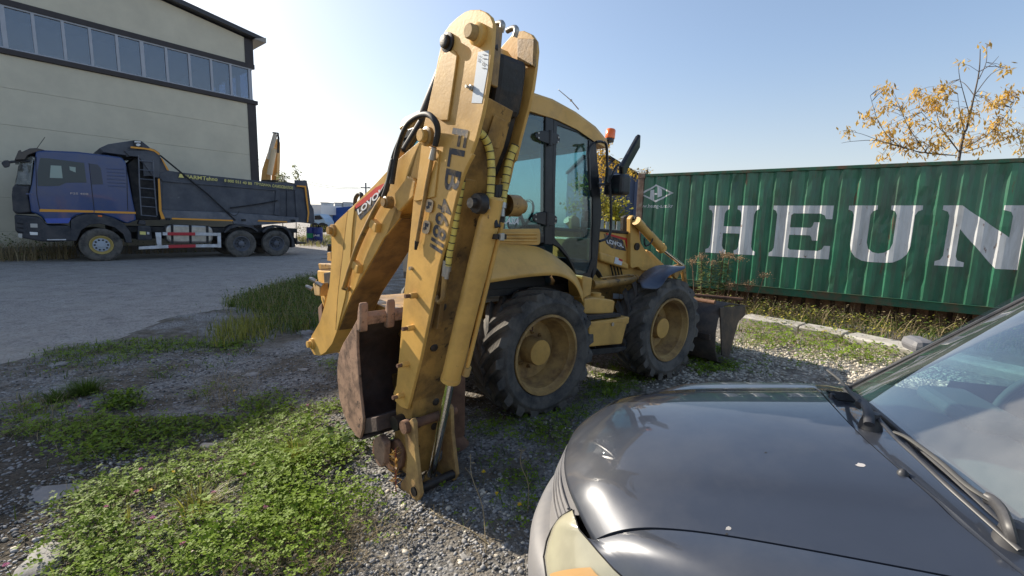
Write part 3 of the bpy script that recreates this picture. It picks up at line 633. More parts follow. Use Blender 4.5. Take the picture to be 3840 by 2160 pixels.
# ---- pins on the dipper
def pinb(c, uv, y, r, L, m1=M_yel_dust, m2=M_grease, nm='pivot_pin'):
    p = HF.y_hit(c(*uv), y)
    a = part(MB(HF).lathe((p.x, y, p.z), (0, -1, 0), [(r*1.5, 0), (r*1.5, L*.35), (r*1.05, L*.45), (r*1.05, L*.5)], 26), nm, m2, smooth=40)
    part(MB(HF).lathe((p.x, y, p.z), (0, -1, 0), [(r, L*.4), (r, L*.92), (r*.85, L), (.001, L)], 22), 'pin_head', m1, a, smooth=40); return a
pinb(A3, (440, 388), 0, .032, .035, M_grease, M_grease); pinb(A3, (725, 320), 0, .034, .075, M_yel_dust, M_yel)
pinb(A3, (262, 1240), -.03, .034, .06, M_yel, M_yel_dirty)
part(MB(HF).lathe(HF.y_hit(A3(652, 797), 0), (0, -1, 0), [(.014, 0), (.014, .012), (.008, .014), (.008, .04), (.001, .04)], 8), 'plate_bolt', M_steel)
for uv, l in (((530, 12), .075), ((512, 218), .075), ((477, 450), .075), ((447, 650), .075)):
    p = HF.y_hit(A7(*uv), 0); q = part(MB(HF).lathe(p, (0, -1, 0), [(.019, 0), (.018, l*.55), (.012, l*.58), (.012, l)], 12), 'lock_bolt', M_yel, smooth=40)
    part(MB(HF).lathe(p, (0, -1, 0), [(.0125, l*.6), (.0125, l*1.02), (.001, l*1.02)], 10), 'bolt_thread', M_rust, q)
part(MB(HF).lathe(HF.y_hit(A7(505, -160), 0), (0, -1, 0), [(.012, 0), (.012, .02), (.001, .02)], 8), 'plate_bolt', M_steel)
# top chrome stays and pad between plates
for y0, (u, v), m in ((.10, (905, 215), M_steel), (.20, (1030, 260), M_steel)):
    P = [HF.y_hit(A3(u-60, v+20), y0), HF.y_hit(A3(u, v-8), y0), HF.y_hit(A3(u+25, v+10), y0), HF.y_hit(A3(u+8, v+75), y0)]
    part(MB(HF).tube(catmull(P, 4), .014, 8), 'bent_pipe', m, smooth=50)
part(MB(HF).prism([xz(.024, 2.66, .0), xz(.075, 2.66, .01), xz(.075, 2.40, .01), xz(.024, 2.40, .0)], (-.02, 0, 0)), 'edge_pad', M_yel_dirty, bevel=.004)
part(MB(HF).prism([(.50, .02, 2.66), (.545, .02, 2.62), (.555, .02, 2.56), (.5, .02, 2.5)], (0, .03, 0)), 'edge_pad', M_grease, bevel=.006)
# ---- lettering FLB468II, reading downwards on the plate
def plate_text(txt, tl, tr, bl, bold=.02, shear=0, m=M_blackdecal, y=-.0015, parent=dip, name='model_lettering'):
    a = HF(*HF.y_hit(tl, y)); b = HF(*HF.y_hit(tr, y)); c = HF(*HF.y_hit(bl, y))
    # text runs from a/b (top) downwards; its height points from left (a) to right (b)
    return lettering(name, txt, a, c-a, b-a, m, parent, -HF.y*.001, bold, shear)
plate_text('FLB', A4(655, 75), A4(810, 100), A4(560, 680), .022)
a, b, c = A4(590, 735), A4(668, 755), A4(420, 1300)
plate_text('468II', A4(520, 770), A4(665, 790), A4(415, 1290), .022, .25)
part(MB(HF).prism(hp(A3, [(707, 470), (805, 455), (795, 620), (740, 935), (647, 932)], -.0015), (0, .0015, 0)), 'paper_label', mat('label_paper', (.55, .60, .65), .5), dip)
lettering('label_print', '11.61', HF(*HF.y_hit(A3(748, 490), -.003)), HF(*HF.y_hit(A3(742, 620), -.003))-HF(*HF.y_hit(A3(748, 490), -.003)), HF(*HF.y_hit(A3(788, 492), -.003))-HF(*HF.y_hit(A3(748, 490), -.003)), mat('grey_print', (.12, .13, .16), .6), dip, -HF.y*.0005)
lettering('label_print', '3.34', HF(*HF.y_hit(A3(712, 500), -.003)), HF(*HF.y_hit(A3(702, 560), -.003))-HF(*HF.y_hit(A3(712, 500), -.003)), HF(*HF.y_hit(A3(735, 502), -.003))-HF(*HF.y_hit(A3(712, 500), -.003)), MATS['grey_print'], dip, -HF.y*.0005)
for (u, v) in ((415, 845), (385, 1055)):
    q = rnd(hp(A4, [(u-18, v-70), (u+48, v-50), (u+28, v+75), (u-42, v+60)], -.013)); s_ = part(MB(HF).prism(q, (0, .003, 0)), 'warning_sticker', mat('faded_sticker', (.55, .40, .24), .5), dip)
    part(MB(HF).prism(hp(A4, [(u-10, v-40), (u+30, v-30), (u+22, v+5), (u+6, v-5), (u+8, v+25), (u-20, v+35), (u-26, v+10), (u-8, v)], -.0145), (0, .001, 0)), 'sticker_print', M_blackdecal, s_)

# ---- boom
by0, by1 = .05, .31
bo = (hp(A6, [(135, 1210), (140, 1160), (160, 1128), (205, 1050), (250, 900), (280, 760), (297, 550), (295, 360), (303, 310), (335, 270), (440, 170)], by0)
      + hp(A4, [(-120, 640), (0, 510), (72, 480), (100, 400), (330, 205)], by0) + hp(A3, [(300, 1000), (420, 620), (470, 420), (640, 330)], by0)
      + hp(A3, [(700, 420), (640, 700), (560, 1000)], by0) + hp(A4, [(560, 180), (480, 420), (300, 700), (235, 790), (100, 935), (0, 1135)], by0)
      + hp(A6, [(828, 240), (700, 400), (590, 600), (450, 840), (335, 1130), (300, 1220), (250, 1285), (205, 1312), (160, 1305), (140, 1270)], by0))
boom = part(MB(HF).prism(bo, (0, by1-by0, 0)), 'boom', M_yel, bevel=.008)
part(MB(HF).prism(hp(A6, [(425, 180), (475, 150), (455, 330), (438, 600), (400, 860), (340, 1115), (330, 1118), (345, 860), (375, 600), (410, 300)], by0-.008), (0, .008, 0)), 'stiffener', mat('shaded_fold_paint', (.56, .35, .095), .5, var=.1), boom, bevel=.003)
# gusset near the rod pin and the knee pin
part(MB(HF).prism(hp(A4, [(72, 730), (200, 555), (250, 570), (282, 612), (262, 760), (120, 905), (95, 890)], by0-.03), (0, .03, 0)), 'pin_gusset', M_yel, bevel=.01)
pg = HF.y_hit(A4(45, 815), by0-.03); part(MB(HF).lathe(pg, (0, -1, 0), [(.04, 0), (.036, .045), (.027, .05), (.027, .06), (.001, .06)], 20), 'boom_pin', M_yel_dirty, smooth=40)
for c, uv in ((A6, (315, 340)), (A6, (152, 1218))):
    p = HF.y_hit(c(*uv), by0); part(MB(HF).lathe(p, (0, -1, 0), [(.05, 0), (.048, .02), (.03, .022), (.03, .05), (.001, .052)], 20), 'boom_pin', M_yel_dirty if uv[0] > 200 else M_yel, smooth=40)
bpipe = catmull([HF.y_hit(A6(*p), by0-.035) for p in ((690, 90), (640, 170), (560, 330), (490, 490), (440, 640), (395, 780))], 5)
part(MB(HF).tube(bpipe, .019, 8), 'hydraulic_pipe', M_yel_dirty, smooth=50)
part(MB(HF).tube([HF.y_hit(A6(385, 785), by0-.035), HF.y_hit(A6(435, 795), by0-.01)], .018, 8), 'pipe_fitting', M_yel_dirty)
for uv in ((635, 300), (495, 620)):
    p = HF.y_hit(A6(*uv), by0-.02); part(MB(HF).obox(p, (.045, 0, -.02), (0, .022, 0), (.012, 0, .03)), 'pipe_bracket', M_yel, bevel=.008)
part(MB(HF).tube(catmull([HF.y_hit(A4(*p), by0-.04) for p in ((-60, 740), (10, 620), (40, 470), (90, 300), (170, 120))], 5), .016, 8), 'hose', M_rubber, smooth=50)
# boom name plate
bx = hp(A6, [(475, 175), (690, -10), (735, 5), (740, 25), (520, 258)], by0-.002)
npl = part(MB(HF).prism(bx, (0, .002, 0)), 'name_decal', M_blackdecal, boom)
part(MB(HF).prism(hp(A6, [(480, 145), (640, 5), (700, -25), (735, 5), (478, 175)], by0-.004), (0, .002, 0)), 'name_decal', M_reddecal, boom)
P = [HF(*HF.y_hit(A6(*p), by0-.005)) for p in ((505, 222), (700, 50), (495, 175))]
lettering('name_lettering', 'LOVOL', P[0], P[1]-P[0], (P[2]-P[0])*.95, M_white, boom, (0, 0, 0), .035, 0)
# boom cylinder behind the boom top: black barrel and rod
c0 = HF.y_hit(A3(215, 1090), .18); c1 = HF.y_hit(A3(50, 1360), .18)
part(MB(HF).tube([c0+Vector((.25, 0, .3)), c0], .045, 16).tube([c0, c1+(c1-c0)*1.2], .03, 14), 'boom_cylinder', M_blackp, smooth=40)
c2 = Vector((-1.55, .18, 1.15)); part(MB(HF).tube([c1, c2], .05, 16), 'boom_cylinder', M_yel_dirty, smooth=40)
# ---- bucket
def hp7(pts, y): return hp(A7, pts, y)
sideo = hp7([(150, 215), (160, 150), (120, 225), (62, 320), (36, 380), (24, 460), (25, 560), (36, 660), (60, 760), (100, 850), (150, 920), (170, 930), (186, 870), (190, 800), (172, 650), (160, 500), (150, 350)], -.12)
cut = [(x, z) for x, _, z in sideo]
bk = part(MB(HF).prism(sideo, (0, .02, 0)), 'bucket', M_bucket, bevel=.005)
part(MB(HF).prism([(x, .46, z) for x, z in cut], (0, .02, 0)), 'bucket_side', M_bucket, bk, bevel=.005)
back = [cut[i] for i in (1, 2, 3, 4, 5, 6, 7, 8, 9, 10, 11)]
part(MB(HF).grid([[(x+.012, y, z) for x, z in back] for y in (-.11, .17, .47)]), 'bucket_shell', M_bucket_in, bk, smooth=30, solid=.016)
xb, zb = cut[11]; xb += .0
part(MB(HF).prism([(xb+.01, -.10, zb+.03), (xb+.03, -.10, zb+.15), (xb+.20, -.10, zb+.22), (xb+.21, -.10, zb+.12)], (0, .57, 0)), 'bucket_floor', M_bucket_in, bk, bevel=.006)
xl, zl = cut[1]
part(MB(HF).prism([(xl-.03, -.12, zl-.05), (xl+.02, -.12, zl-.06), (xl+.03, -.12, zl+.0), (xl-.0, -.12, zl+.03)], (0, .60, 0)), 'cutting_lip', M_bucket, bk, bevel=.006)
for y in (-.10, .10, .28, .44):
    part(MB(HF).prism([(xl-.02, y-.03, zl-.10), (xl+.035, y-.03, zl-.10), (xl+.05, y-.03, zl+.0), (xl+.05, y-.03, zl+.09), (xl+.03, y-.03, zl+.105), (xl+.005, y-.03, zl+.04)], (0, .06, 0)), 'bucket_tooth', M_bucket, bk, bevel=.012)
# ---- hinge, links and quick hitch
lk = hp7([(452, 905), (470, 830), (500, 800), (515, 830), (522, 1000), (545, 1200), (556, 1290), (530, 1345), (490, 1350), (430, 1320), (428, 1215), (462, 1170), (470, 1050)], -.02)
part(MB(HF).prism(lk, (0, .03, 0)), 'power_link', M_yel_dust, bevel=.006)
part(MB(HF).prism([(x-.03, .285, z) for x, _, z in lk], (0, .03, 0)), 'power_link', M_yel_dust, bevel=.006)
for uv, y in (((500, 1290), -.03),):
    p = HF.y_hit(A7(*uv), y); part(MB(HF).tube([p+Vector((.02, 0, .03)), p+Vector((.02, .31, .03))], .030, 16), 'link_pin', M_grease, smooth=40)
p = HF.y_hit(A7(455, 855), -.04)
part(MB(HF).tube([p, p+Vector((0, .40, 0))], .030, 16).lathe(p, (0, 1, 0), [(.001, -.012), (.042, -.012), (.045, .03), (.03, .03)], 18), 'link_pin', M_rust, smooth=40)
part(MB(HF).tube([p+Vector((-.13, .1, -.05)), p+Vector((.0, .1, 0))], .035, 12).lathe(p+Vector((-.16, .02, -.04)), (0, 1, 0), [(.001, 0), (.05, 0), (.05, .20), (.001, .20)], 18), 'bucket_hinge', M_grease, smooth=40)
for y in (.05, .22): part(MB(HF).prism([(p.x-.22, y, p.z-.09), (p.x-.22, y, p.z+.03), (p.x-.12, y, p.z+.12), (p.x-.06, y, p.z+.10), (p.x-.09, y, p.z-.06), (p.x-.15, y, p.z-.11)], (0, .03, 0)), 'hinge_lug', M_bucket_in, bevel=.008)
part(MB(HF).prism(rnd(hp7([(250, 940), (290, 905), (330, 960), (400, 930), (445, 1010), (440, 1100), (405, 1145), (350, 1130), (320, 1080), (300, 1125), (265, 1080), (245, 1020)], .02)), (0, .05, 0)), 'quick_hitch', M_rust, bevel=.01)
part(MB(HF).prism(rnd(hp7([(250, 940), (290, 905), (330, 960), (320, 1100), (295, 1120), (262, 1070)], -.06)), (0, .05, 0)), 'quick_hitch', M_bucket, bevel=.01)
part(MB(HF).prism([(xi(.2)+.0, .05, .22), (xi(.2)-.17, .05, .22), (xi(.2)-.15, .05, .06), (xi(.2)-.0, .05, .05)], (0, .24, 0)), 'stick_nose', M_yel_dirty, bevel=.015)
# ---- king post, slide frame, stabilisers
kp = part(MB(HF).prism([(-1.80, .33, .45), (-1.55, .33, .42), (-1.50, .33, .75), (-1.62, .33, 1.2), (-1.78, .33, 1.25)], (0, .05, 0)), 'king_post', M_yel_dirty, bevel=.01)
q = HF.y_hit(A6(210, 640), .12)
part(MB(HF).prism(list(reversed([(x-.002, by0+.012, z-.002) for x, _, z in hp(A6, [(828, 240), (700, 400), (590, 600), (450, 840), (345, 1110)], by0)]))+[(x+.006, by0+.012, z-.006) for x, _, z in hp(A6, [(828, 240), (700, 400), (590, 600), (450, 840), (345, 1110)], by0)], (0, by1-by0-.024, 0)), 'shaded_underside_strip', mat('shaded_dirty_underside', (.30, .165, .055), .6, var=.2, vscale=4, dirt=(.09, .05, .03), dscale=5, damt=.8, dthr=.52, bump=.001), boom)  # strip over the boom's underside, shade and brown dirt both put into its colour
part(MB(HF).tube(catmull([HF.y_hit(A6(*p), .18) for p in ((478, 160), (482, 95), (505, 58), (528, 62), (530, 100))], 5), .016, 8), 'hose', M_rubber, smooth=60)
for k_ in range(3):
    part(MB(HF).tube(catmull([HF.y_hit(A4(*p), .17+.03*k_) for p in ((1085+k_*22, 640), (1075+k_*26, 760), (1060+k_*30, 860), (1065+k_*28, 960), (1090+k_*16, 1060))], 5), .012, 8), 'hose', M_rubber, smooth=60)
# ---- slide frame, stabilisers (machine frame)
def mbx(*b): return MB(MF).box(*b)
part(mbx(-1.22, -1.10, -1.15, 1.10, .88, 1.06).box(-1.22, -1.10, -1.15, 1.10, .36, .54), 'slide_rail', M_yel_dirty, bevel=.01)
part(mbx(-1.10, -1.02, -1.12, 1.05, .40, 1.02), 'rear_frame_plate', M_yel_dirty, bevel=.01)
lf = MF.x_hit(A6(240, 620), -1.45); XL = -1.45
def xl(c, pts, x): return [(x, q.y, q.z) for q in (MF.x_hit(c(*p), x) for p in pts)]
part(MB(MF).prism(xl(A6, [(190, 595), (295, 600), (295, 640), (200, 648)], XL), (.25, 0, 0)), 'clamp_block', M_yel_dirty, bevel=.01)
part(MB(MF).prism(xl(A6, [(185, 650), (285, 655), (285, 700), (262, 800), (235, 940), (215, 880), (200, 760), (186, 700)], XL), (.22, 0, 0)), 'swing_bracket', M_yel, bevel=.01)
part(MB(MF).prism(xl(A6, [(235, 670), (290, 660), (290, 760), (245, 850)], XL-.01), (.02, 0, 0)), 'bracket_recess', M_grease, bevel=.005)
part(MB(MF).prism(xl(A6, [(150, 752), (205, 748), (205, 850), (165, 845)], XL-.08), (.08, 0, 0)), 'valve_block', M_yel_dust, bevel=.008)
for uv in ((145, 795), (175, 735), (225, 770)):
    q = MF.x_hit(A6(*uv), XL-.06); part(MB(MF).tube([q, q+Vector((-.03, -.02, .02)), q+Vector((-.05, -.03, .03))], [.022, .02, .012], 8), 'pipe_fitting', M_steel)
part(MB(MF).prism(xl(A6, [(262, 510), (295, 505), (295, 580), (262, 575)], XL+.05), (.08, 0, 0)), 'pin_ear', M_yel_dirty, bevel=.006)
q = MF.x_hit(A6(280, 495), XL+.05); part(MB(MF).tube([q, q+Vector((0, .03, .05))], .02, 8), 'grease_cap', M_rubber)
part(MB(MF).prism(xl(A6, [(190, 940), (222, 900), (222, 1040), (200, 1085)], XL+.1), (.1, 0, 0)), 'stabiliser_leg', M_rust, bevel=.008)
sg = ground_pt(*D(1140, 1125)); sp_ = MF.loc(sg)
sx, sy = sp_.x, sp_.y
for s_, nm in ((1, ''), (-1, '')):
    yy = sy*s_ if s_ > 0 else -1.12
    part(mbx(sx-.07, sx+.07, yy-.08, yy+.06, .10, .68), 'stabiliser_leg', M_rust, bevel=.008)
    part(mbx(sx-.09, sx+.09, yy-.10, yy+.08, .66, 1.15), 'stabiliser_sleeve', M_yel_dirty, bevel=.01)
    part(MB(MF).lathe((sx, yy, .0), (0, 0, 1), [(.001, .0), (.13, .0), (.14, .02), (.09, .07), (.05, .11)], 18), 'stabiliser_foot', M_rust, smooth=40)
# ---- wheels
def tyre_lug(side):
    vs = []; n = 7; R = .60
    for i in range(n+1):
        t = i/n; yv = side*(-.015+.225*min(1, t*1.15)); ang = .50*t**.85
        rt = R-.015*t*t if t < .86 else R-.02-.095*(t-.86)/.14
        rb = .553-.03*max(0, t-.6)/.4 if t < .86 else .50
        w = .030+.018*t
        for a, r in ((ang-w/.6*1.25, rb), (ang-w/.6*.85, rt), (ang+w/.6*.85, rt), (ang+w/.6*1.25, rb)): vs.append((r*math.sin(a), yv, r*math.cos(a)))
    fs = []
    for i in range(n):
        for k in range(4): a = i*4+k; b = i*4+(k+1) % 4; fs.append([a, b, b+4, a+4])
    fs += [[0, 1, 2, 3][::-1], [n*4+k for k in range(4)]]
    me = bpy.data.meshes.new('tread_lug'); me.from_pydata(vs, [], fs)
    bm = bmesh.new(); bm.from_mesh(me); bmesh.ops.recalc_face_normals(bm, faces=bm.faces); bm.to_mesh(me); bm.free(); me.materials.append(M_tyre); return me
LUG = {1: tyre_lug(1), -1: tyre_lug(-1)}
def wheel(cx, cy, cz, sgn, first=None):
    e = bpy.data.objects.new('wheel', None); COL.objects.link(e); e.parent = mach
    W = Frame(MF(cx, cy, cz), MF.x*1, MF.y*sgn)
    e.matrix_basis = Matrix(((W.x.x, W.y.x, 0, W.o.x-MO.x), (W.x.y, W.y.y, 0, W.o.y-MO.y), (0, 0, 1, W.o.z-MO.z), (0, 0, 0, 1)))
    def sub(mb, name, m, **k):
        o = mb.build(name, m, None, loc=(0, 0, 0), **k); o.parent = e; return o
    pr = [(.335, .15), (.365, .168), (.375, .175), (.39, .193), (.43, .208), (.47, .213), (.475, .217), (.49, .217), (.495, .213), (.525, .205), (.548, .175), (.560, .12), (.566, 0)]
    full = pr+[(r, -y) for r, y in reversed(pr[:-1])]
    sub(MB().lathe((0, 0, 0), (0, 1, 0), full, 72), 'tyre', M_tyre, smooth=50)
    for k in range(19):
        for s in (1, -1):
            o = bpy.data.objects.new('tread_lug', LUG[s]); COL.objects.link(o); o.parent = e; o.rotation_euler = (0, (k+(.5 if s < 0 else 0))*2*math.pi/19, 0)
    sub(MB().lathe((0, 0, 0), (0, 1, 0), [(.374, .182), (.372, .196), (.350, .196), (.343, .180), (.335, .15), (.322, .135), (.318, .08), (.305, .06), (.300, .02), (.285, .0), (.275, -.05), (.20, -.06), (.13, -.06)], 56), 'rim', M_yel_dust, smooth=30)
    sub(MB().lathe((0, 0, 0), (0, 1, 0), [(.13, -.07), (.128, -.02), (.124, -.01), (.124, .07), (.119, .085)], 40), 'hub', M_yel_dust, smooth=30)
    sub(MB().lathe((0, 0, 0), (0, 1, 0), [(.119, .080), (.117, .094), (.001, .096)], 40), 'hub_cap', M_yel, smooth=30)
    for k in range(10):
        a = k*2*math.pi/10+.2; sub(MB().lathe((.165*math.cos(a), -.06, .165*math.sin(a)), (0, 1, 0), [(.02, 0), (.018, .022), (.010, .024), (.010, .04), (.001, .04)], 8), 'wheel_nut', M_yel_dust)
    sub(MB().tube(catmull([(-.12, -.02, .26), (-.14, .05, .24), (-.11, .09, .22), (-.08, .06, .25)], 4), .006, 6), 'valve', M_rust)
    return e
wheel(.09, .84, .585, 1); wheel(2.0, .84, .585, 1); wheel(.09, -.84, .585, -1); wheel(2.0, -.84, .585, -1)
for x in (.09, 2.0): part(MB(MF).tube([(x, -.75, .58), (x, .75, .58)], .09, 14).tube([(x, -.18, .58), (x, .18, .58)], .2, 14), 'axle', M_yel_dirty, smooth=40)
# ---- rear chassis and cab
part(mbx(-1.02, .95, -.45, .45, .52, 1.0), 'rear_chassis', M_yel_dirty, bevel=.02)
part(mbx(.95, 1.15, -.18, .18, .55, .95), 'joint', M_grease, bevel=.02)
CY = .82
def spx(c, pts, y): return mp_(c, pts, y)
roof_s = [(-.50, 2.86), (-.47, 2.95), (-.1, 2.985), (.2, 2.97), (.5, 2.91), (.78, 2.82), (.95, 2.72), (.99, 2.65), (.95, 2.63), (.80, 2.66), (.53, 2.74), (.24, 2.79), (-.1, 2.81), (-.46, 2.80)]
dzr = -.11
G = []
for y, k, dz in ((-.86, .93, -.035), (-.84, .985, -.01), (-.75, 1, 0), (0, 1, .02), (.75, 1, 0), (.84, .985, -.01), (.86, .93, -.035)):
    row = []
    for i, (x, z) in enumerate(roof_s):
        top = i < 8; row.append((.24+(x-.24)*k, y, z+dzr+(dz if top else -dz*.0)))
    G.append(row+[row[0]])
rf = MB(MF).grid(G); n0 = len(roof_s)+1
rf.add(G[0][:-1], [list(range(len(roof_s)))]); rf.add(G[-1][:-1], [list(range(len(roof_s)))])
part(rf, 'cab_roof', M_yel, smooth=40)
def ring(pts_o, pts_i, dy, name, m, parent=mach, **k):
    n = len(pts_o); mb = MB(MF)
    vs = [Vector(p) for p in pts_o]+[Vector(p) for p in pts_i]; V = Vector((0, dy, 0)); vs += [v+V for v in vs]
    fs = []
    for i in range(n):
        j = (i+1) % n; fs += [[i, j, n+j, n+i], [2*n+i, 2*n+j, 3*n+j, 3*n+i], [i, j, 2*n+j, 2*n+i], [n+i, n+j, 3*n+j, 3*n+i]]
    return part(mb.add(vs, fs), name, m, parent, **k)
do = spx(A5, [(440, 180), (620, 252), (722, 305), (730, 440), (748, 600), (770, 760), (766, 900), (742, 1200), (700, 1345), (612, 1342), (590, 1290), (540, 1190), (480, 1120), (428, 1090), (428, 700)], .845)
di = spx(A5, [(462, 230), (620, 285), (695, 325), (688, 440), (700, 600), (722, 760), (722, 900), (715, 1200), (680, 1300), (600, 1306), (582, 1240), (530, 1150), (490, 1100), (446, 1050), (448, 700)], .845)
for s in (1, -1):
    f = (lambda P: [(x, y*s, z) for x, y, z in P])
    dr = ring(f(do), f(di), -.035*s, 'cab_door', M_blackp, bevel=.004)
    part(MB(MF).prism(f([(x, .83, z) for x, _, z in di]), (0, .006*s, 0)), 'door_glass', M_glass, dr)
    bp_ = spx(A5, [(380, 150), (440, 168), (430, 700), (430, 1100), (372, 1095), (376, 700)], .85)
    part(MB(MF).prism(f(bp_), (0, -.07*s, 0)), 'cab_pillar', M_blackp, bevel=.008)
    part(MB(MF).prism(f([(.70, .84, 2.66), (.78, .84, 2.62), (.86, .84, 2.24), (.93, .84, 1.9), (.90, .84, 1.3), (.84, .84, 1.2), (.84, .84, 1.85), (.79, .84, 2.2)]), (0, -.07*s, 0)), 'cab_pillar', M_blackp, bevel=.008)
    part(MB(MF).prism(f([(-.46, .84, 2.72), (-.38, .84, 2.72), (-.40, .84, 1.62), (-.50, .84, 1.62)]), (0, -.07*s, 0)), 'cab_pillar', M_blackp, bevel=.008)
    part(MB(MF).prism(f([(-.48, .835, 2.70), (-.48, .835, 2.62), (.06, .835, 2.66), (.74, .835, 2.60), (.74, .835, 2.68), (.06, .835, 2.76)]), (0, -.05*s, 0)), 'cab_rail', M_blackp, bevel=.006)
    g = part(MB(MF).prism(f([(-.42, .838, 1.68), (.15, .838, 1.64), (.10, .838, 2.68), (-.40, .838, 2.66)]), (0, .006*s, 0)), 'side_glass', M_glass)
    part(MB(MF).prism(f([(-.46, .84, 1.60), (.18, .84, 1.585), (.17, .84, 1.68), (-.46, .84, 1.69)]), (0, -.04*s, 0)), 'cab_sill', M_blackp, bevel=.006)
    # hinges
    if s == 1:
        lt = spx(A5, [(80, 945), (182, 952), (90, 895)], .846); P = [MF(*p) for p in lt]
        lettering('window_lettering', '.ASIA', P[0], P[1]-P[0], P[2]-P[0], M_white, g, (0, 0, 0), .03, .15)
        for pts, kn in (([(300, 290), (345, 270), (400, 275), (470, 300), (478, 350), (440, 375), (385, 365), (320, 340), (298, 315)], (415, 268, 380)), ([(280, 880), (330, 858), (400, 865), (455, 890), (458, 935), (420, 962), (370, 955), (300, 935), (278, 910)], (392, 858, 965))):
            hg = part(MB(MF).prism(rnd(spx(A5, pts, .865)), (0, .014, 0)), 'door_hinge', M_blackp, bevel=.004)
            a = MF.y_hit(A5(kn[0], kn[1]), .875); b = MF.y_hit(A5(kn[0]-4, kn[2]), .875); part(MB(MF).tube([a, b], .018, 10), 'hinge_pin', M_blackp, hg, smooth=40)
            for u, v in ((pts[0][0]+28, pts[0][1]-2), (pts[0][0]+28, pts[0][1]+33), (pts[0][0]+172, pts[0][1]+30), (pts[0][0]+168, pts[0][1]+62)):
                q = MF.y_hit(A5(u, v), .88); part(MB(MF).lathe(q, (0, 1, 0), [(.009, 0), (.008, .005), (.001, .006)], 8), 'hinge_screw', M_steel, hg)
        hd = part(mbx(.70, .76, .80, .835, 1.80, 1.90), 'door_handle', M_blackp, dr, bevel=.008)
for x0, x1, z0, z1, nm in ((-.49, -.42, 2.62, 2.70, 'cab_rail'), (.72, .78, 2.60, 2.66, 'cab_rail'), (-.50, -.44, 1.60, 1.70, 'cab_rail'), (.86, .93, 1.25, 1.40, 'cab_rail')):
    part(mbx(x0, x1, -.80, .80, z0, z1), nm, M_blackp, bevel=.006)
part(MB(MF).prism([(.78, -.78, 2.60), (.90, -.78, 1.9), (.88, -.78, 1.4), (.886, -.78, 1.4), (.906, -.78, 1.9), (.786, -.78, 2.60)], (0, 1.56, 0)), 'windscreen', M_glass)
part(MB(MF).prism([(-.44, -.78, 2.62), (-.46, -.78, 1.70), (-.466, -.78, 1.70), (-.446, -.78, 2.62)], (0, 1.56, 0)), 'rear_window', M_glass)
part(mbx(-.48, .88, -.78, .78, 1.12, 1.18), 'cab_floor', M_blackp)
for s in (1, -1):
    part(MB(MF).prism([(-.48, .80*s, 1.18), (.24, .80*s, 1.18), (.22, .80*s, 1.55), (-.48, .80*s, 1.6)], (0, -.28*s, 0)), 'wheel_box', mat('cab_trim', (.03, .032, .035), .7), bevel=.01)
# seat, steering wheel, console
MT = mat('seat_cloth', (.035, .036, .04), .85)
seat = part(mbx(.05, .50, -.25, .25, 1.45, 1.58), 'seat', MT, bevel=.04)
part(MB(MF).prism([(.02, -.24, 1.55), (.14, -.24, 1.56), (.06, -.24, 2.12), (-.04, -.24, 2.12)], (0, .48, 0)), 'seat_back', MT, seat, bevel=.04)
part(mbx(.15, .40, -.12, .12, 1.18, 1.45), 'seat_base', M_blackp, seat)
cs = part(MB(MF).prism([(.78, -.3, 1.18), (.66, -.3, 1.18), (.62, -.3, 1.75), (.72, -.3, 1.82), (.80, -.3, 1.78)], (0, .6, 0)), 'dashboard', MATS['cab_trim'], bevel=.02)
ring_pts = [Vector((.55, 0, 1.85))+Vector((.09*math.cos(t)*1.0, .19*math.sin(t), .165*math.cos(t)))for t in [k*2*math.pi/20 for k in range(21)]]
part(MB(MF).tube(ring_pts, .014, 8, caps=False).tube([(.55, 0, 1.85), (.68, 0, 1.6)], .02, 8).tube([ring_pts[0], ring_pts[10]], .01, 6), 'steering_wheel', M_blackp, smooth=60)
for y in (.1, -.1, .3): part(MB(MF).tube([(-.22, y, 1.2), (-.26, y, 1.75)], .012, 6).lathe((-.26, y, 1.75), (0, 0, 1), [(.001, -.03), (.025, -.02), (.025, .02), (.001, .04)], 10), 'control_lever', M_blackp, smooth=40)
# yellow side panel with louvres, fender
sp = part(MB(MF).prism(rnd(spx(A5, [(-60, 984), (335, 980), (342, 1010), (342, 1100), (-60, 1088)], .855)), (0, -.03, 0)), 'side_panel', M_yel, bevel=.006)
for v in (1018, 1043, 1068):
    a = MF.y_hit(A5(-60, v-2), .86); b = MF.y_hit(A5(315, v), .86); part(MB(MF).tube([a, b], .011, 8), 'louvre', M_yel, sp, smooth=60)
fi = catmull([(-.98, .84, 1.62)]+spx(A5, [(40, 1085), (200, 1095), (330, 1120), (440, 1180), (540, 1280), (600, 1370), (640, 1449)], .84), 5)
fo = catmull([(-1.0, 1.10, 1.34)]+[tuple(p) for p in spx(W8, [(250, 100), (560, 58), (700, 44), (850, 40), (960, 75), (1030, 145), (1085, 275)], 1.10)], 5)
def secs(a, b):
    return [a, a.lerp(b, .12)+Vector((0, 0, .02)), a.lerp(b, .5)+Vector((0, 0, .055)), a.lerp(b, .85)+Vector((0, 0, .03)), b, b+Vector((0, .004, -.035))]
fg = [secs(a, b) for a, b in zip(fi, fo)]
fd = part(MB(MF).grid(fg), 'fender', M_yel, smooth=60, solid=.008)
part(MB(MF).grid([[Vector(a[0])+Vector((0, 0, -.01)), Vector(a[0])+Vector((0, -.30, -.02))] for a in fg]), 'fender_liner', M_grease, fd, solid=.006)
part(MB(MF).prism(spx(W8, [(1085, 75), (1165, 95), (1150, 235), (1090, 265), (1080, 150)], 1.0), (0, -.2, 0)), 'fender_end', M_yel, fd, bevel=.01)
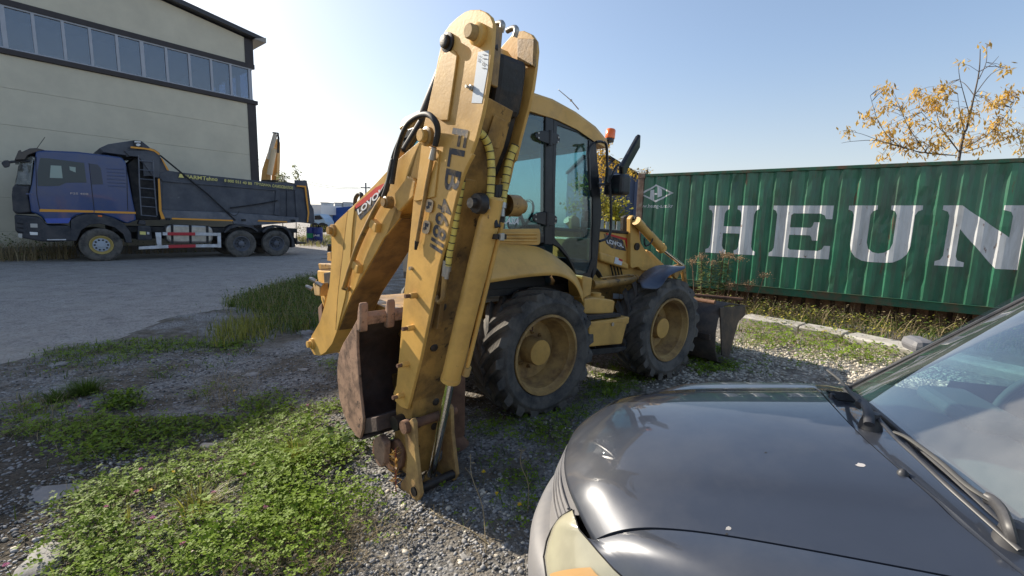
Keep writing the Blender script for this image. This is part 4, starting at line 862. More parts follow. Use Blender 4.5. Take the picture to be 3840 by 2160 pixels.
# work lamp, beacon, aerial
bq = MF.y_hit(A5(850, 290), .70)
bc = part(MB(MF).lathe((bq.x-.01, bq.y, bq.z-.055), (.12, 0, 1), [(.001, 0), (.050, 0), (.052, .01), (.050, .085), (.042, .097), (.001, .10)], 20), 'beacon', M_orange, smooth=40)
part(MB(MF).lathe((bq.x-.02, bq.y, bq.z-.085), (.12, 0, 1), [(.001, 0), (.05, 0), (.05, .028), (.001, .03)], 18), 'beacon_base', M_blackp, bc)
part(MB(MF).tube([bq+Vector((-.03, 0, -.1)), bq+Vector((-.12, -.02, -.12))], .02, 8), 'beacon_bracket', M_blackp, bc)
ap = [MF.y_hit(R2(*p), .3) for p in ((1368, 550), (1330, 505), (1265, 450))]
part(MB(MF).tube(ap, [.006, .005, .003], 6).lathe(ap[1], ap[2]-ap[1], [(.001, -.02), (.014, 0), (.001, .02)], 8), 'aerial', M_steel)
# mirrors
def tb(c, pts, y, r, name, m=M_blackp, parent=mach): return part(MB(MF).tube(catmull([MF.y_hit(c(*p), y) for p in pts], 5), r, 8), name, m, parent, smooth=60)
mb_ = tb(A5, [(745, 352), (790, 352), (820, 385), (828, 560), (848, 720), (852, 950), (835, 1040), (770, 1072)], .98, .013, 'mirror_arm')
tb(A5, [(700, 700), (692, 520), (692, 420), (715, 370), (750, 355)], .92, .013, 'mirror_arm')
part(MB(MF).tube([MF.y_hit(A5(760, 660), .95), MF.y_hit(A5(850, 655), .98)], .014, 8), 'mirror_arm', M_blackp)
tb(A5, [(850, 620), (890, 530), (930, 520), (960, 540)], .98, .011, 'mirror_arm')
m1 = MF(*MF.y_hit(A5(990, 460), .98)); m1t = MF(*MF.y_hit(A5(1045, 345), .98)); m1b = MF(*MF.y_hit(A5(925, 560), .98))
ua = (m1t-m1b).normalized(); ub = (_ma.cross(ua)).normalized(); uc = ua.cross(ub)
MW = Frame(m1, ua, ub, uc); MW.y = ub; ub = Vector((.35, .9, -.2)); ub = (ub-ua*ub.dot(ua)).normalized(); MW = Frame(m1, ua, ub, ua.cross(ub))
Lm = (m1t-m1b).length/2+.02
ml = part(MB(MW).prism([(-Lm, -.10, -.02), (Lm, -.10, -.02), (Lm+.01, .1, -.02), (-Lm, .1, -.02)], (0, 0, .045)), 'mirror', M_blackp, bevel=.02)
part(MB(MW).prism([(-Lm+.02, -.085, .026), (Lm-.02, -.085, .026), (Lm-.02, .085, .026), (-Lm+.02, .085, .026)], (0, 0, .002)), 'mirror_glass', mat('mirror_glass', (.8, .82, .85), .03, 1.0), ml)
q = MF.y_hit(A5(895, 665), .98)
part(MB(MF).obox(q, (.07, 0, 0), (0, .12, 0), (.0, 0, .10)), 'mirror', M_blackp, bevel=.03)
part(MB(MF).obox(MF.y_hit(A5(832, 600), .98), (.025, 0, 0), (0, .02, 0), (.0, 0, .07)), 'mirror_clamp', M_blackp, bevel=.006)
# ---- tank, steps
tk = part(MB(MF).prism(spx(F6, [(-20, 872), (60, 862), (205, 880), (222, 890), (208, 985), (-20, 988)], .98), (0, -.45, 0)), 'fuel_tank', M_yel, bevel=.012)
q = MF.y_hit(F6(70, 850), .85); part(MB(MF).lathe(q, (0, 0, 1), [(.09, -.03), (.09, 0), (.055, .005), (.055, .035), (.001, .037)], 16), 'tank_cap', M_yel, tk, smooth=40)
st = part(MB(MF).prism(spx(F6, [(20, 1050), (320, 1012), (335, 1012), (328, 1062), (312, 1070), (275, 1222), (20, 1245)], 1.04), (0, -.42, 0)), 'battery_box', M_yel, bevel=.012)
part(MB(MF).prism(spx(F6, [(12, 1005), (265, 985), (270, 1010), (12, 1040)], 1.05), (0, -.30, 0)), 'step_tread', M_rubber, st, bevel=.006)
part(MB(MF).prism(spx(F6, [(38, 1072), (310, 1040), (310, 1048), (38, 1080)], 1.045), (0, -.02, 0)), 'box_rim', M_yel, st, bevel=.003)
q = MF.y_hit(F6(200, 1068), 1.045); part(MB(MF).lathe(q, (0, 1, 0), [(.02, 0), (.02, .008), (.001, .008)], 12), 'box_bolt', M_steel, st)
part(MB(MF).prism(spx(F6, [(30, 1265), (310, 1240), (312, 1262), (240, 1290), (40, 1310)], 1.0), (0, -.25, 0)), 'lower_step', M_rubber, bevel=.008)
for u in (60, 270): part(MB(MF).tube([MF.y_hit(F6(u, 1230), .98), MF.y_hit(F6(u+4, 1268), .98)], .012, 6), 'step_bracket', M_blackp)
# ---- front frame, loader towers, arms
part(mbx(1.15, 2.75, -.40, .40, .50, 1.10), 'front_chassis', M_yel_dirty, bevel=.02)
part(MB(MF).prism([(1.2, -.42, 1.05), (2.75, -.42, 1.05), (2.75, -.42, 1.25), (2.4, -.42, 1.45), (1.2, -.42, 1.62)], (0, .84, 0)), 'bonnet', M_yel, bevel=.03)
for k in range(4):
    a = MF.y_hit(A5(848+k*22, 1240), .445); b = MF.y_hit(A5(868+k*22, 1320), .445); part(MB(MF).tube([a, b], .009, 6), 'bonnet_slot', M_grease)
for s in (1, -1):
    f = (lambda P: [(x, y*s, z) for x, y, z in P])
    tw = part(MB(MF).prism(f(spx(F6, [(100, 345), (340, 362), (342, 640), (330, 635), (100, 545)], .46)), (0, -.05*s, 0)), 'loader_tower', M_yel, bevel=.006)
    part(MB(MF).prism(f(spx(F6, [(98, 325), (345, 348), (345, 372), (98, 348)], .48)), (0, -.20*s, 0)), 'tower_cap', M_grease, tw, bevel=.008)
    part(MB(MF).prism(f(spx(F6, [(100, 505), (215, 540), (330, 600), (330, 645), (215, 610), (110, 575)], .50)), (0, -.08*s, 0)), 'lift_arm_cover', M_yel, bevel=.02)
    part(MB(MF).prism(f(spx(F6, [(285, 330), (290, 235), (312, 222), (345, 225), (345, 640), (290, 640)], .36)), (0, -.05*s, 0)), 'tower_plate', M_grease, bevel=.006)
    part(MB(MF).prism(f(rnd(spx(F6, [(342, 640), (342, 245), (360, 222), (388, 232), (408, 262), (412, 430), (545, 612), (500, 650), (430, 655), (400, 620)], .52))), (0, -.06*s, 0)), 'lift_arm', M_yel, bevel=.008)
    part(MB(MF).prism(f([(2.1, .50, 1.34), (2.2, .50, 1.48), (2.75, .50, 1.16), (3.05, .50, .55), (3.1, .50, .30), (2.98, .50, .28), (2.88, .50, .55), (2.6, .50, .98)]), (0, -.08*s, 0)), 'lift_arm', M_yel, bevel=.01)
    q = MF.y_hit(F6(370, 255), .52); q.y *= s; part(MB(MF).lathe(q, (0, s, 0), [(.04, 0), (.04, .03), (.022, .035), (.001, .04)], 16), 'arm_pin', M_grease, smooth=40)
    q = MF.y_hit(F6(385, 465), .52); q.y *= s; part(MB(MF).lathe(q, (0, s, 0), [(.045, 0), (.045, .02), (.001, .022)], 16), 'arm_pin', M_grease, smooth=40)
    a, b, c = [MF.y_hit(F6(*p), .58) for p in ((385, 265), (588, 485), (745, 612))]
    for p in (a, b, c): p.y *= s
    cy_ = part(MB(MF).tube([a, b], .055, 16).tube([b-(b-a).normalized()*.05, b], .062, 16), 'tilt_cylinder', M_yel, smooth=40)
    part(MB(MF).tube([b, c], .026, 12), 'tilt_rod', M_chrome, cy_, smooth=40)
    ln = [(-.02, .0, .07), (.15, 0, .075), (.3, 0, 0.05)]
    pa = [MF.y_hit(F6(*p), .60) for p in ((400, 262), (440, 290), (530, 395), (585, 430))]
    for p in pa: p.y *= s
    part(MB(MF).tube(catmull(pa, 4), .010, 6), 'hydraulic_pipe', M_yel, cy_)
    ph = [MF.y_hit(F6(*p), .62) for p in ((430, 280), (490, 330), (512, 390), (500, 435), (465, 460), (450, 445), (448, 400))]
    for p in ph: p.y *= s
    part(MB(MF).tube(catmull(ph, 5), .010, 6), 'hose', M_rubber, cy_, smooth=60)
    part(MB(MF).prism(f(spx(F6, [(690, 612), (745, 598), (770, 610), (778, 700), (790, 770), (765, 740), (750, 650), (700, 720), (680, 700)], .60)), (0, -.05*s, 0)), 'bellcrank', M_yel_dirty, bevel=.01)
fp = lambda pts, y: [MF(*p) for p in spx(F6, pts, y)]
q = spx(F6, [(132, 366), (275, 412), (290, 440), (308, 500), (195, 478), (150, 440)], .462)
dc = part(MB(MF).prism(q, (0, .002, 0)), 'name_decal', M_blackdecal)
part(MB(MF).prism(spx(F6, [(148, 358), (310, 400), (328, 480), (312, 484), (298, 415), (155, 374)], .464), (0, .002, 0)), 'name_decal', M_reddecal, dc)
P = fp([(158, 438), (290, 476), (150, 402)], .466)
lettering('name_lettering', 'LOVOL', P[0], P[1]-P[0], (P[2]-P[0]), M_white, dc, (0, 0, 0), .035, -.1)
part(MB(MF).prism(spx(F6, [(222, 545), (280, 568), (270, 612), (212, 595)], .505), (0, .002, 0)), 'paper_sticker', M_white)
part(MB(MF).prism(spx(F6, [(250, 556), (280, 568), (276, 582), (248, 570)], .508), (0, .002, 0)), 'paper_sticker', M_reddecal)
for pts in ([(205, 828), (250, 832), (248, 872), (203, 868)], [(256, 833), (298, 837), (296, 872), (254, 870)]): part(MB(MF).prism(spx(F6, pts, .44), (0, .002, 0)), 'paper_sticker', MATS['label_paper'])
a, b, c = [MF.y_hit(F6(*p), .62) for p in ((40, 760), (385, 722), (402, 716))]
sc_ = part(MB(MF).tube([a, b], .055, 16).tube([b-Vector((.04, 0, 0)), b], .062, 16), 'steering_cylinder', M_yel_dirty, smooth=40); part(MB(MF).tube([b, c+Vector((.1, 0, 0))], .028, 12), 'steering_rod', M_chrome, sc_)
part(MB(MF).tube([a+Vector((.1, .03, .07)), a+Vector((.55, .03, .08)), b+Vector((-.1, .03, .06))], .011, 6), 'hydraulic_pipe', M_yel_dirty, sc_)
for k in range(3):
    part(MB(MF).tube(catmull([MF.y_hit(F6(*p), .60+.02*k) for p in ((60+k*8, 640), (72+k*14, 670), (100+k*12, 705+k*4), (150, 712+k*4))], 4), .012, 6), 'hose', M_rubber, smooth=60)
# front mudguard: plain rubber sheet
ga = spx(F6, [(395, 735), (440, 670), (540, 618), (640, 612), (760, 630)], .70); gb = spx(F6, [(400, 765), (440, 790), (545, 792), (600, 760), (680, 668)], 1.06)
gb = spx(F6, [(430, 785), (540, 793), (590, 760), (640, 690), (765, 632)], 1.08)
ga = catmull(ga, 4); gb = catmull(gb, 4)
part(MB(MF).grid([[a, a.lerp(b, .5)+Vector((0, 0, .02)), b] for a, b in zip(ga, gb)]), 'front_mudguard', mat('blue_grey_rubber', (.05, .065, .10), .45, var=.15, dirt=(.15, .14, .14), dscale=3, damt=.3), smooth=60, solid=.012)
# ---- loader bucket
M_lb = mat('loader_bucket_steel', (.06, .048, .042), .6, var=.3, vscale=7, dirt=(.16, .11, .075), dscale=5, damt=.7, dthr=.52, bump=.003, bscale=30)
sd = [(x, z) for x, _, z in spx(F6, [(1036, 940), (1235, 925), (1232, 1000), (1180, 1050), (1160, 1120), (1105, 1330), (1052, 1310), (1045, 1100)], 1.12)]
x0 = min(p[0] for p in sd)
lb = part(MB(MF).prism([(x, 1.10, z) for x, z in sd], (0, .02, 0)), 'loader_bucket', M_lb, bevel=.006)
part(MB(MF).prism([(x, -1.12, z) for x, z in sd], (0, .02, 0)), 'bucket_side', M_lb, lb, bevel=.006)
shell = [(3.72, .72), (3.2, .80), (3.02, .78), (2.93, .62), (2.90, .45), (2.93, .22), (3.02, .06), (3.2, .0), (3.55, .0)]
part(MB(MF).grid([[(x, y, z) for x, z in shell] for y in (-1.10, 0, 1.10)]), 'bucket_shell', M_lb, lb, smooth=25, solid=.02)
part(mbx(2.86, 2.92, .2, 1.05, .35, .42).box(2.86, 2.92, -1.05, -.2, .35, .42), 'bucket_rib', M_lb, lb, bevel=.005)
part(MB(MF).tube([(3.05, -.9, .80), (3.05, .98, .81)], .03, 10).tube([(3.12, .3, .84), (3.75, 1.0, .80)], .022, 8), 'bucket_bar', M_rust, lb, smooth=50)
# ------------------------------------------------------------------ dump truck
TO = Vector((-14.88, 16.32, 0)); TF = Frame(TO, (-.68, -.73, 0), (.73, -.68, 0))     # x forward, y towards the viewer's side, near side is y = 0
trk = empty('dump_truck', TO, 'dump truck with blue cab and dark grey tipping body parked before the warehouse', 'truck')
M_tblue = mat('truck_blue', (.016, .050, .175), .36, coat=.4, var=.15, vscale=1.5, dirt=(.075, .075, .085), dscale=1.5, damt=.4, dthr=.52)
M_tgrey = mat('truck_body_grey', (.050, .057, .075), .5, var=.2, vscale=1.5, dirt=(.13, .135, .15), dscale=1.2, damt=.5, dthr=.52, dirt2=(.2, .2, .21), d2thr=.68, d2scale=4)
M_tgrey2 = mat('truck_rail_grey', (.095, .105, .13), .5, var=.2, vscale=2, dirt=(.2, .2, .21), dscale=2, damt=.5)
M_tplas = mat('truck_plastic', (.028, .032, .042), .6, var=.2, vscale=3, dirt=(.10, .09, .085), dscale=3, damt=.5)
M_tblk = mat('truck_chassis', (.010, .011, .014), .7, dirt=(.06, .055, .05), dscale=4, damt=.5)
M_torange = mat('orange_reflective', (.75, .33, .04), .5)
M_tank = mat('aluminium_tank', (.45, .43, .40), .38, .7, var=.15, dirt=(.2, .18, .15), dscale=4, damt=.4)
M_wr = mat('white_guard', (.62, .63, .65), .45, dirt=(.3, .27, .24), dscale=4, damt=.5)
M_red = mat('red_guard', (.45, .03, .04), .45)
M_tglass = glassy('truck_glass', (.45, .52, .50), .12, .03)
M_ttext = mat('pale_yellow_lettering', (.70, .62, .20), .5)
def tp(c, pts, y): return [(lambda p: (p.x, y, p.z))(TF.y_hit(c(*p), y)) for p in pts]
def tpr(c, pts, y, d, name, m, par=trk, **k): return MB(TF).prism(tp(c, pts, y), (0, d, 0)).build(name, m, par, **k)
cabo = [(372, 250), (400, 236), (480, 232), (800, 246), (1130, 284), (1270, 305), (1315, 355), (1345, 520), (1385, 740), (1412, 870), (1425, 965), (1330, 1000), (1200, 945), (1050, 900), (900, 895), (800, 915), (745, 950), (700, 1000), (490, 995), (440, 930), (390, 900), (325, 880), (300, 700), (330, 590)]
cab = tpr(T1, cabo, -.02, -2.4, 'cab', M_tblue, bevel=.05)
# curved nose ahead of the cab side
nose = [(345, 262), (300, 280), (235, 330), (190, 400), (165, 590), (132, 610), (122, 700), (135, 860), (165, 900), (380, 900), (380, 600)]
nz = tp(T1, nose, -.28)
MB(TF).prism(nz, (0, -1.9, 0)).build('cab_nose', M_tplas, trk, bevel=.06)
a = tp(T1, [(345, 262), (165, 590), (320, 600), (375, 300)], -.28); b_ = tp(T1, [(372, 290), (330, 600)], -.02)
MB(TF).add([tp(T1, [(352, 300)], -.03)[0], tp(T1, [(318, 592)], -.03)[0], tp(T1, [(168, 588)], -.26)[0], tp(T1, [(205, 350)], -.26)[0], tp(T1, [(270, 300)], -.2)[0]], [[0, 1, 2, 3, 4]]).build('windscreen_corner', glassy('pale_windscreen', (.55, .62, .5), .30, .04), trk)
nf = [nz[i] for i in (2, 3, 4)]
MB(TF).add([(nf[0][0]+.03, -.35, nf[0][2]), (nf[2][0]+.03, -.35, nf[2][2]), (nf[2][0]+.03, -2.1, nf[2][2]), (nf[0][0]+.03, -2.1, nf[0][2])], [[0, 1, 2, 3]]).build('windscreen', M_tglass, trk)
tpr(T1, [(318, 600), (258, 610), (165, 600), (132, 612), (122, 700), (135, 870), (190, 895), (330, 880), (300, 720)], -.10, -.3, 'cab_corner', M_tplas, bevel=.05)
tpr(T1, [(150, 335), (190, 240), (215, 225), (225, 250), (310, 212), (380, 208), (470, 230), (370, 255), (290, 285), (262, 330)], -.05, -2.2, 'sun_visor', mat('smoked_visor', (.06, .05, .048), .3), bevel=.02)
wn_ = tpr(T1, [(420, 312), (520, 318), (878, 365), (905, 570), (690, 572), (620, 605), (500, 608), (395, 606), (388, 470)], -.014, -.02, 'side_window', mat('dark_cab_window', (.055, .07, .075), .35), cab, bevel=.004)
tpr(T1, [(530, 390), (640, 395), (655, 525), (520, 520)], -.010, -.003, 'see_through_patch', mat('seen_through_window', (.30, .38, .34), .3), cab)  # pale patches paint the bright view through the cab onto the opaque window
tpr(T1, [(725, 402), (790, 410), (790, 465), (730, 440)], -.010, -.003, 'see_through_patch', MATS['seen_through_window'], cab)
tpr(T1, [(938, 372), (1020, 382), (1052, 420), (1078, 588), (962, 590), (950, 480)], -.014, -.02, 'rear_side_window', mat('shaded_window', (.05, .06, .085), .35), cab, bevel=.004)
for q in ([(930, 370), (955, 600), (985, 860)], [(372, 300), (385, 700), (415, 850)], [(1325, 400), (1330, 700), (1335, 860)]):
    P = [TF.y_hit(T1(*p), -.015) for p in q]; MB(TF).tube(P, .009, 5).build('door_seam', M_tblk, cab)
for k in range(6):
    v = 418+k*36; MB(TF).prism(tp(T1, [(1112+k*3, v), (1295+k*5, v+8), (1298+k*5, v+20), (1118+k*3, v+10)], -.018), (0, .022, 0)).build('louvre', M_tblue, cab, bevel=.008)
tpr(T1, [(270, 682), (730, 690), (930, 705), (930, 712), (730, 700), (270, 694)], -.018, .006, 'crease_trim', M_tblue, cab)
tpr(T1, [(415, 846), (978, 862), (978, 884), (415, 874)], -.016, .004, 'reflective_stripe', M_torange, cab)
tpr(T1, [(988, 863), (1418, 877), (1418, 897), (988, 886)], -.016, .004, 'reflective_stripe', M_torange, cab)
P = [TF(*TF.y_hit(T1(*p), -.012)) for p in ((735, 692), (922, 700), (735, 672))]
lettering('cab_lettering', 'F2S 400', P[0], P[1]-P[0], P[2]-P[0], mat('pale_print', (.5, .42, .38), .5), cab, (0, 0, 0), .01)
tpr(T1, [(465, 945), (745, 940), (715, 995), (490, 995)], -.010, .006, 'blue_step_panel', mat('lighter_truck_blue', (.05, .10, .42), .35), cab)
tpr(T1, [(150, 905), (420, 930), (470, 985), (500, 1015), (725, 1020), (760, 1060), (770, 1180), (560, 1190), (420, 1185), (230, 1150), (160, 1070)], -.02, -2.4, 'bumper', M_tplas, bevel=.05)
for v in (985, 1030, 1075): tpr(T1, [(172, v), (245, v+10), (245, v+28), (176, v+16)], -.012, -.02, 'grille_bar', M_tblk)
tpr(T1, [(315, 998), (392, 1000), (395, 1042), (318, 1040)], -.008, -.03, 'headlight', mat('lamp_lens', (.42, .42, .40), .15, coat=1), bevel=.01)
tpr(T1, [(308, 1085), (395, 1090), (395, 1120), (315, 1118)], -.008, -.03, 'fog_lamp', mat('bright_lens', (.8, .8, .78), .1, coat=1), bevel=.01)
tpr(T1, [(188, 1100), (232, 1105), (232, 1150), (192, 1142)], -.008, -.02, 'number_plate', mat('lamp_lens', (.42, .42, .40), .15))
tpr(T1, [(492, 1162), (690, 1160), (690, 1172), (492, 1173)], -.005, .01, 'step_edge', M_wr)
# front mudguard arch
ar = [(740, 960), (800, 925), (890, 900), (1050, 903), (1180, 935), (1300, 1000), (1370, 1100), (1380, 1200), (1320, 1200), (1290, 1110), (1200, 1040), (1050, 1000), (940, 1010), (850, 1070), (800, 1180), (740, 1180)]
tpr(T1, ar, .0, -.5, 'mudguard', M_tplas, bevel=.02)
tpr(T1, [(1022, 910), (1066, 913), (1068, 928), (1026, 925)], .006, -.01, 'marker_lamp', M_orange)
# mirrors, aerial
tpr(T1, [(10, 365), (40, 338), (92, 335), (106, 372), (98, 405), (45, 416)], -.05, -.16, 'mirror', M_tplas, bevel=.03)
MB(TF).tube([TF.y_hit(T1(100, 358), -.13), TF.y_hit(T1(200, 345), -.2), TF.y_hit(T1(350, 345), -.1)], .04, 8).build('mirror_arm', M_tplas, trk)
tpr(T1, [(215, 378), (250, 380), (255, 420), (235, 450), (215, 430)], -.2, -.15, 'mirror', M_tplas, bevel=.03)
MB(TF).tube([TF.y_hit(T1(370, 235), -.6), TF.y_hit(T1(470, 95), -.6)], .008, 4).build('aerial', M_tblk, trk)
# black bay behind the cab with ladder and intake
tpr(T1, [(1330, 380), (1420, 300), (1640, 520), (1680, 960), (1420, 960), (1380, 700)], -.45, -1.6, 'air_intake', M_tblk, bevel=.03)
for uu in ((1448, 285, 1478, 915), (1600, 335, 1640, 915)):
    MB(TF).tube([TF.y_hit(T1(uu[0], uu[1]), -.05), TF.y_hit(T1((uu[0]+uu[2])/2-6, 600), -.05), TF.y_hit(T1(uu[2], uu[3]), -.05)], .022, 6).build('ladder_rail', M_tgrey2, trk)
for k in range(7):
    v = 340+k*95; MB(TF).tube([TF.y_hit(T1(1450+k*4, v), -.05), TF.y_hit(T1(1602+k*6, v+14), -.05)], .018, 6).build('ladder_rung', M_tgrey2, trk)
# dump body
t2 = lambda p: ((p[0]-0)+0, p[1])
body = [(0, 205), (60, 225), (112, 262), (112, 300), (205, 447), (350, 467), (1520, 592), (1520, 545), (1645, 548), (1668, 655), (1685, 790), (1718, 850), (1728, 985), (1690, 1000), (1560, 985), (1450, 990), (150, 950), (110, 800), (95, 520), (0, 500), (-60, 505), (-70, 290), (-240, 300), (-240, 200)]
bd = tpr(T2, body, -.22, -.06, 'body_side', M_tgrey, bevel=.01)
MB(TF).prism([(x, -2.5, z) for x, _, z in tp(T2, body, -.22)], (0, .06, 0)).build('body_side', M_tgrey, trk, bevel=.01)
fr = tp(T2, [(-70, 290), (95, 520), (150, 950), (1560, 985), (1668, 655)], -.22)
MB(TF).prism([(fr[2][0], -.28, fr[2][2]), (fr[3][0], -.28, fr[3][2]), (fr[3][0], -.28, fr[3][2]+.1), (fr[2][0], -.28, fr[2][2]+.1)], (0, -2.2, 0)).build('body_floor', M_tgrey, trk)
MB(TF).prism([(fr[1][0], -.28, fr[2][2]), (fr[1][0]-.1, -.28, fr[2][2]), (fr[1][0]-.1, -.28, fr[1][2]+.8), (fr[1][0]+.05, -.28, fr[0][2])], (0, -2.2, 0)).build('body_front', M_tgrey, trk)
MB(TF).prism([(fr[3][0], -.28, fr[3][2]), (fr[3][0]+.08, -.28, fr[3][2]), (fr[4][0]+.08, -.28, fr[4][2]), (fr[4][0], -.28, fr[4][2])], (0, -2.2, 0)).build('tailgate', M_tgrey, trk)
cn = tp(T1, [(1038, 210), (1130, 168), (1400, 128), (1480, 135), (1600, 230), (1600, 262), (1420, 255), (1350, 290), (1080, 255)], -.22)
MB(TF).prism(cn, (0, -2.3, 0)).build('canopy', M_tgrey, trk, bevel=.02)
tpr(T1, [(1300, 240), (1600, 232), (1672, 290), (1668, 520), (1605, 515), (1450, 300), (1350, 292)], -.16, -.08, 'body_front_gusset', M_tgrey, bevel=.01)
tpr(T1, [(1400, 128), (1478, 134), (1478, 195), (1400, 188)], -.14, -.04, 'lamp_box', M_tblk, bevel=.01)
tpr(T1, [(1405, 135), (1470, 140), (1470, 152), (1405, 150)], -.13, -.01, 'white_label', M_white); tpr(T1, [(1420, 168), (1440, 160), (1465, 165), (1470, 180), (1450, 192), (1425, 186)], -.13, -.01, 'white_label', M_white)
tpr(T2, [(112, 515), (150, 530), (1325, 640), (1325, 655), (140, 560)], -.155, -.07, 'top_rib', M_tgrey, bevel=.01)
tpr(T2, [(140, 560), (1325, 655), (1310, 905), (130, 855)], -.21, -.02, 'side_field', M_tgrey, bevel=.01)
tpr(T2, [(128, 857), (880, 885), (1560, 935), (1562, 985), (1040, 1022), (880, 1000), (868, 972), (150, 952), (130, 900)], -.13, -.10, 'lower_rail', M_tgrey2, bevel=.02)
for pts in ([(1325, 640), (1362, 643), (1360, 915), (1305, 905)], [(1440, 655), (1445, 655), (1450, 925), (1440, 925)], [(1520, 655), (1545, 655), (1560, 935), (1540, 930)], [(1522, 548), (1640, 552), (1660, 660), (1700, 985), (1650, 985), (1640, 640), (1525, 600)]):
    tpr(T2, pts, -.15, -.08, 'side_post', M_tgrey, bevel=.01)
tpr(T2, [(110, 478), (200, 450), (350, 468), (1520, 592), (1525, 652), (1330, 640), (110, 530)], -.165, -.06, 'top_rail', M_tgrey, bevel=.01)
for pts in ([(90, 530), (108, 530), (126, 800), (128, 865), (160, 935), (160, 952), (125, 950), (100, 860)], [(235, 938), (870, 960), (880, 975), (235, 955)], [(1140, 962), (1440, 975), (1440, 988), (1130, 975)], [(1540, 598), (1638, 605), (1656, 760), (1672, 885), (1660, 985), (1646, 985), (1656, 885), (1640, 770), (1622, 620), (1540, 612)], [(0, 208), (55, 228), (110, 265), (104, 285), (50, 245), (0, 232)], [(120, 312), (138, 322), (208, 445), (185, 442)], [(-195, 192), (-60, 205), (0, 215), (0, 232), (-60, 222), (-195, 210)]):
    tpr(T2, pts, -.12, .006, 'orange_stripe', M_torange)
for u in (195, 985, 1502): tpr(T2, [(u-25, 935+(u/70)), (u+25, 937+(u/70)), (u+25, 962+(u/70)), (u-25, 960+(u/70))], -.11, -.02, 'side_lamp', M_tblk, bevel=.005)
MB(TF).tube([TF.y_hit(T2(*p), -.10) for p in ((112, 285), (350, 480), (620, 700), (900, 965))], .032, 6).build('tarpaulin_arm', M_tblk, trk)
MB(TF).tube([TF.y_hit(T2(*p), -.12) for p in ((845, 835), (1000, 815), (1200, 785), (1340, 757))], .03, 6).build('rope', M_tblk, trk)
MB(TF).tube(catmull([TF.y_hit(T2(*p), -.12) for p in ((800, 860), (880, 915), (920, 900), (940, 865))], 4), .010, 5).build('cable', M_tblk, trk)
def ttext(s, a, b, c, bold=.02):
    P = [TF(*TF.y_hit(T2(*p), -.10)) for p in (a, b, c)]; lettering('body_lettering', s, P[0], P[1]-P[0], P[2]-P[0], M_ttext, trk, (0, 0, 0), bold)
tpr(T2, [(318, 478), (340, 482), (362, 520), (305, 518)], -.10, -.003, 'body_logo', M_ttext)
for k in range(3): tpr(T2, [(378+k*12, 488), (384+k*12, 489), (398+k*12, 528), (392+k*12, 527)], -.10, -.003, 'body_logo', M_ttext)
ttext('ARM', (412, 531), (548, 541), (412, 493)); ttext('Tehno', (556, 546), (713, 556), (556, 504)); ttext('8 800 551 40 80', (783, 562), (1072, 596), (783, 532)); ttext('ПРОДАЖА', (1100, 597), (1270, 619), (1100, 566)); ttext('САМОСВАЛОВ', (1285, 619), (1502, 641), (1285, 588))
# chassis, tank, guard, battery
q0 = TF.y_hit(T1(1330, 1050), -.8).x; q1 = TF.y_hit(T2(1500, 1050), -.8).x
MB(TF).box(q1, q0+2.0, -1.6, -.7, .78, 1.10).build('chassis', M_tblk, trk)
MB(TF).box(q1, q0+.5, -2.3, -.3, 1.05, 1.25).build('sub_frame', M_tblk, trk)
tkp = rnd(tp(T2, [(165, 1003), (665, 1022), (672, 1205), (180, 1203)], -.12), 4)
tnk = MB(TF).prism([(x, -.12, z) for x, _, z in tkp], (0, -.6, 0)).build('fuel_tank', M_tank, trk, bevel=.08)
for u in (238, 428, 605): tpr(T2, [(u-14, 1003+(u-165)*.04), (u+14, 1004+(u-165)*.04), (u+16, 1206), (u-8, 1206)], -.105, -.02, 'tank_strap', M_tblk, tnk)
for pts, m in (([(62, 1092), (125, 1092), (128, 1232), (82, 1230)], M_wr), ([(712, 1095), (748, 1096), (752, 1250), (716, 1250)], M_wr), ([(140, 1090), (190, 1090), (190, 1122), (140, 1122)], M_wr), ([(480, 1092), (712, 1096), (712, 1128), (480, 1124)], M_wr), ([(190, 1090), (480, 1092), (480, 1124), (190, 1122)], M_red), ([(-110, 1240), (200, 1222), (200, 1256), (-110, 1270)], M_wr), ([(200, 1222), (485, 1216), (485, 1248), (200, 1256)], M_red), ([(485, 1216), (716, 1214), (716, 1247), (485, 1248)], M_wr)):
    tpr(T2, pts, -.02, -.05, 'side_guard', m, bevel=.008)
bt_ = tpr(T1, [(1440, 1020), (1575, 1025), (1592, 1170), (1440, 1172)], -.06, -.5, 'battery_box', M_tplas, bevel=.03)
tpr(T1, [(1452, 960), (1520, 965), (1530, 1015), (1440, 1010)], -.15, -.3, 'air_reservoir', M_tplas, bevel=.04)
tpr(T1, [(1460, 1080), (1522, 1084), (1524, 1116), (1462, 1112)], -.055, -.004, 'battery_sticker', M_ttext, bt_); tpr(T1, [(1535, 1086), (1560, 1088), (1562, 1112), (1536, 1112)], -.055, -.004, 'battery_sticker', M_wr, bt_)
def tyre_prof(r, w, rr): return [(rr, w*.32), (rr*1.12, w*.42), (r*.80, w*.5), (r*.93, w*.47), (r*.985, w*.40), (r, w*.25), (r, 0), (r, -w*.25), (r*.985, -w*.40), (r*.93, -w*.47), (r*.80, -w*.5), (rr, -w*.4)]
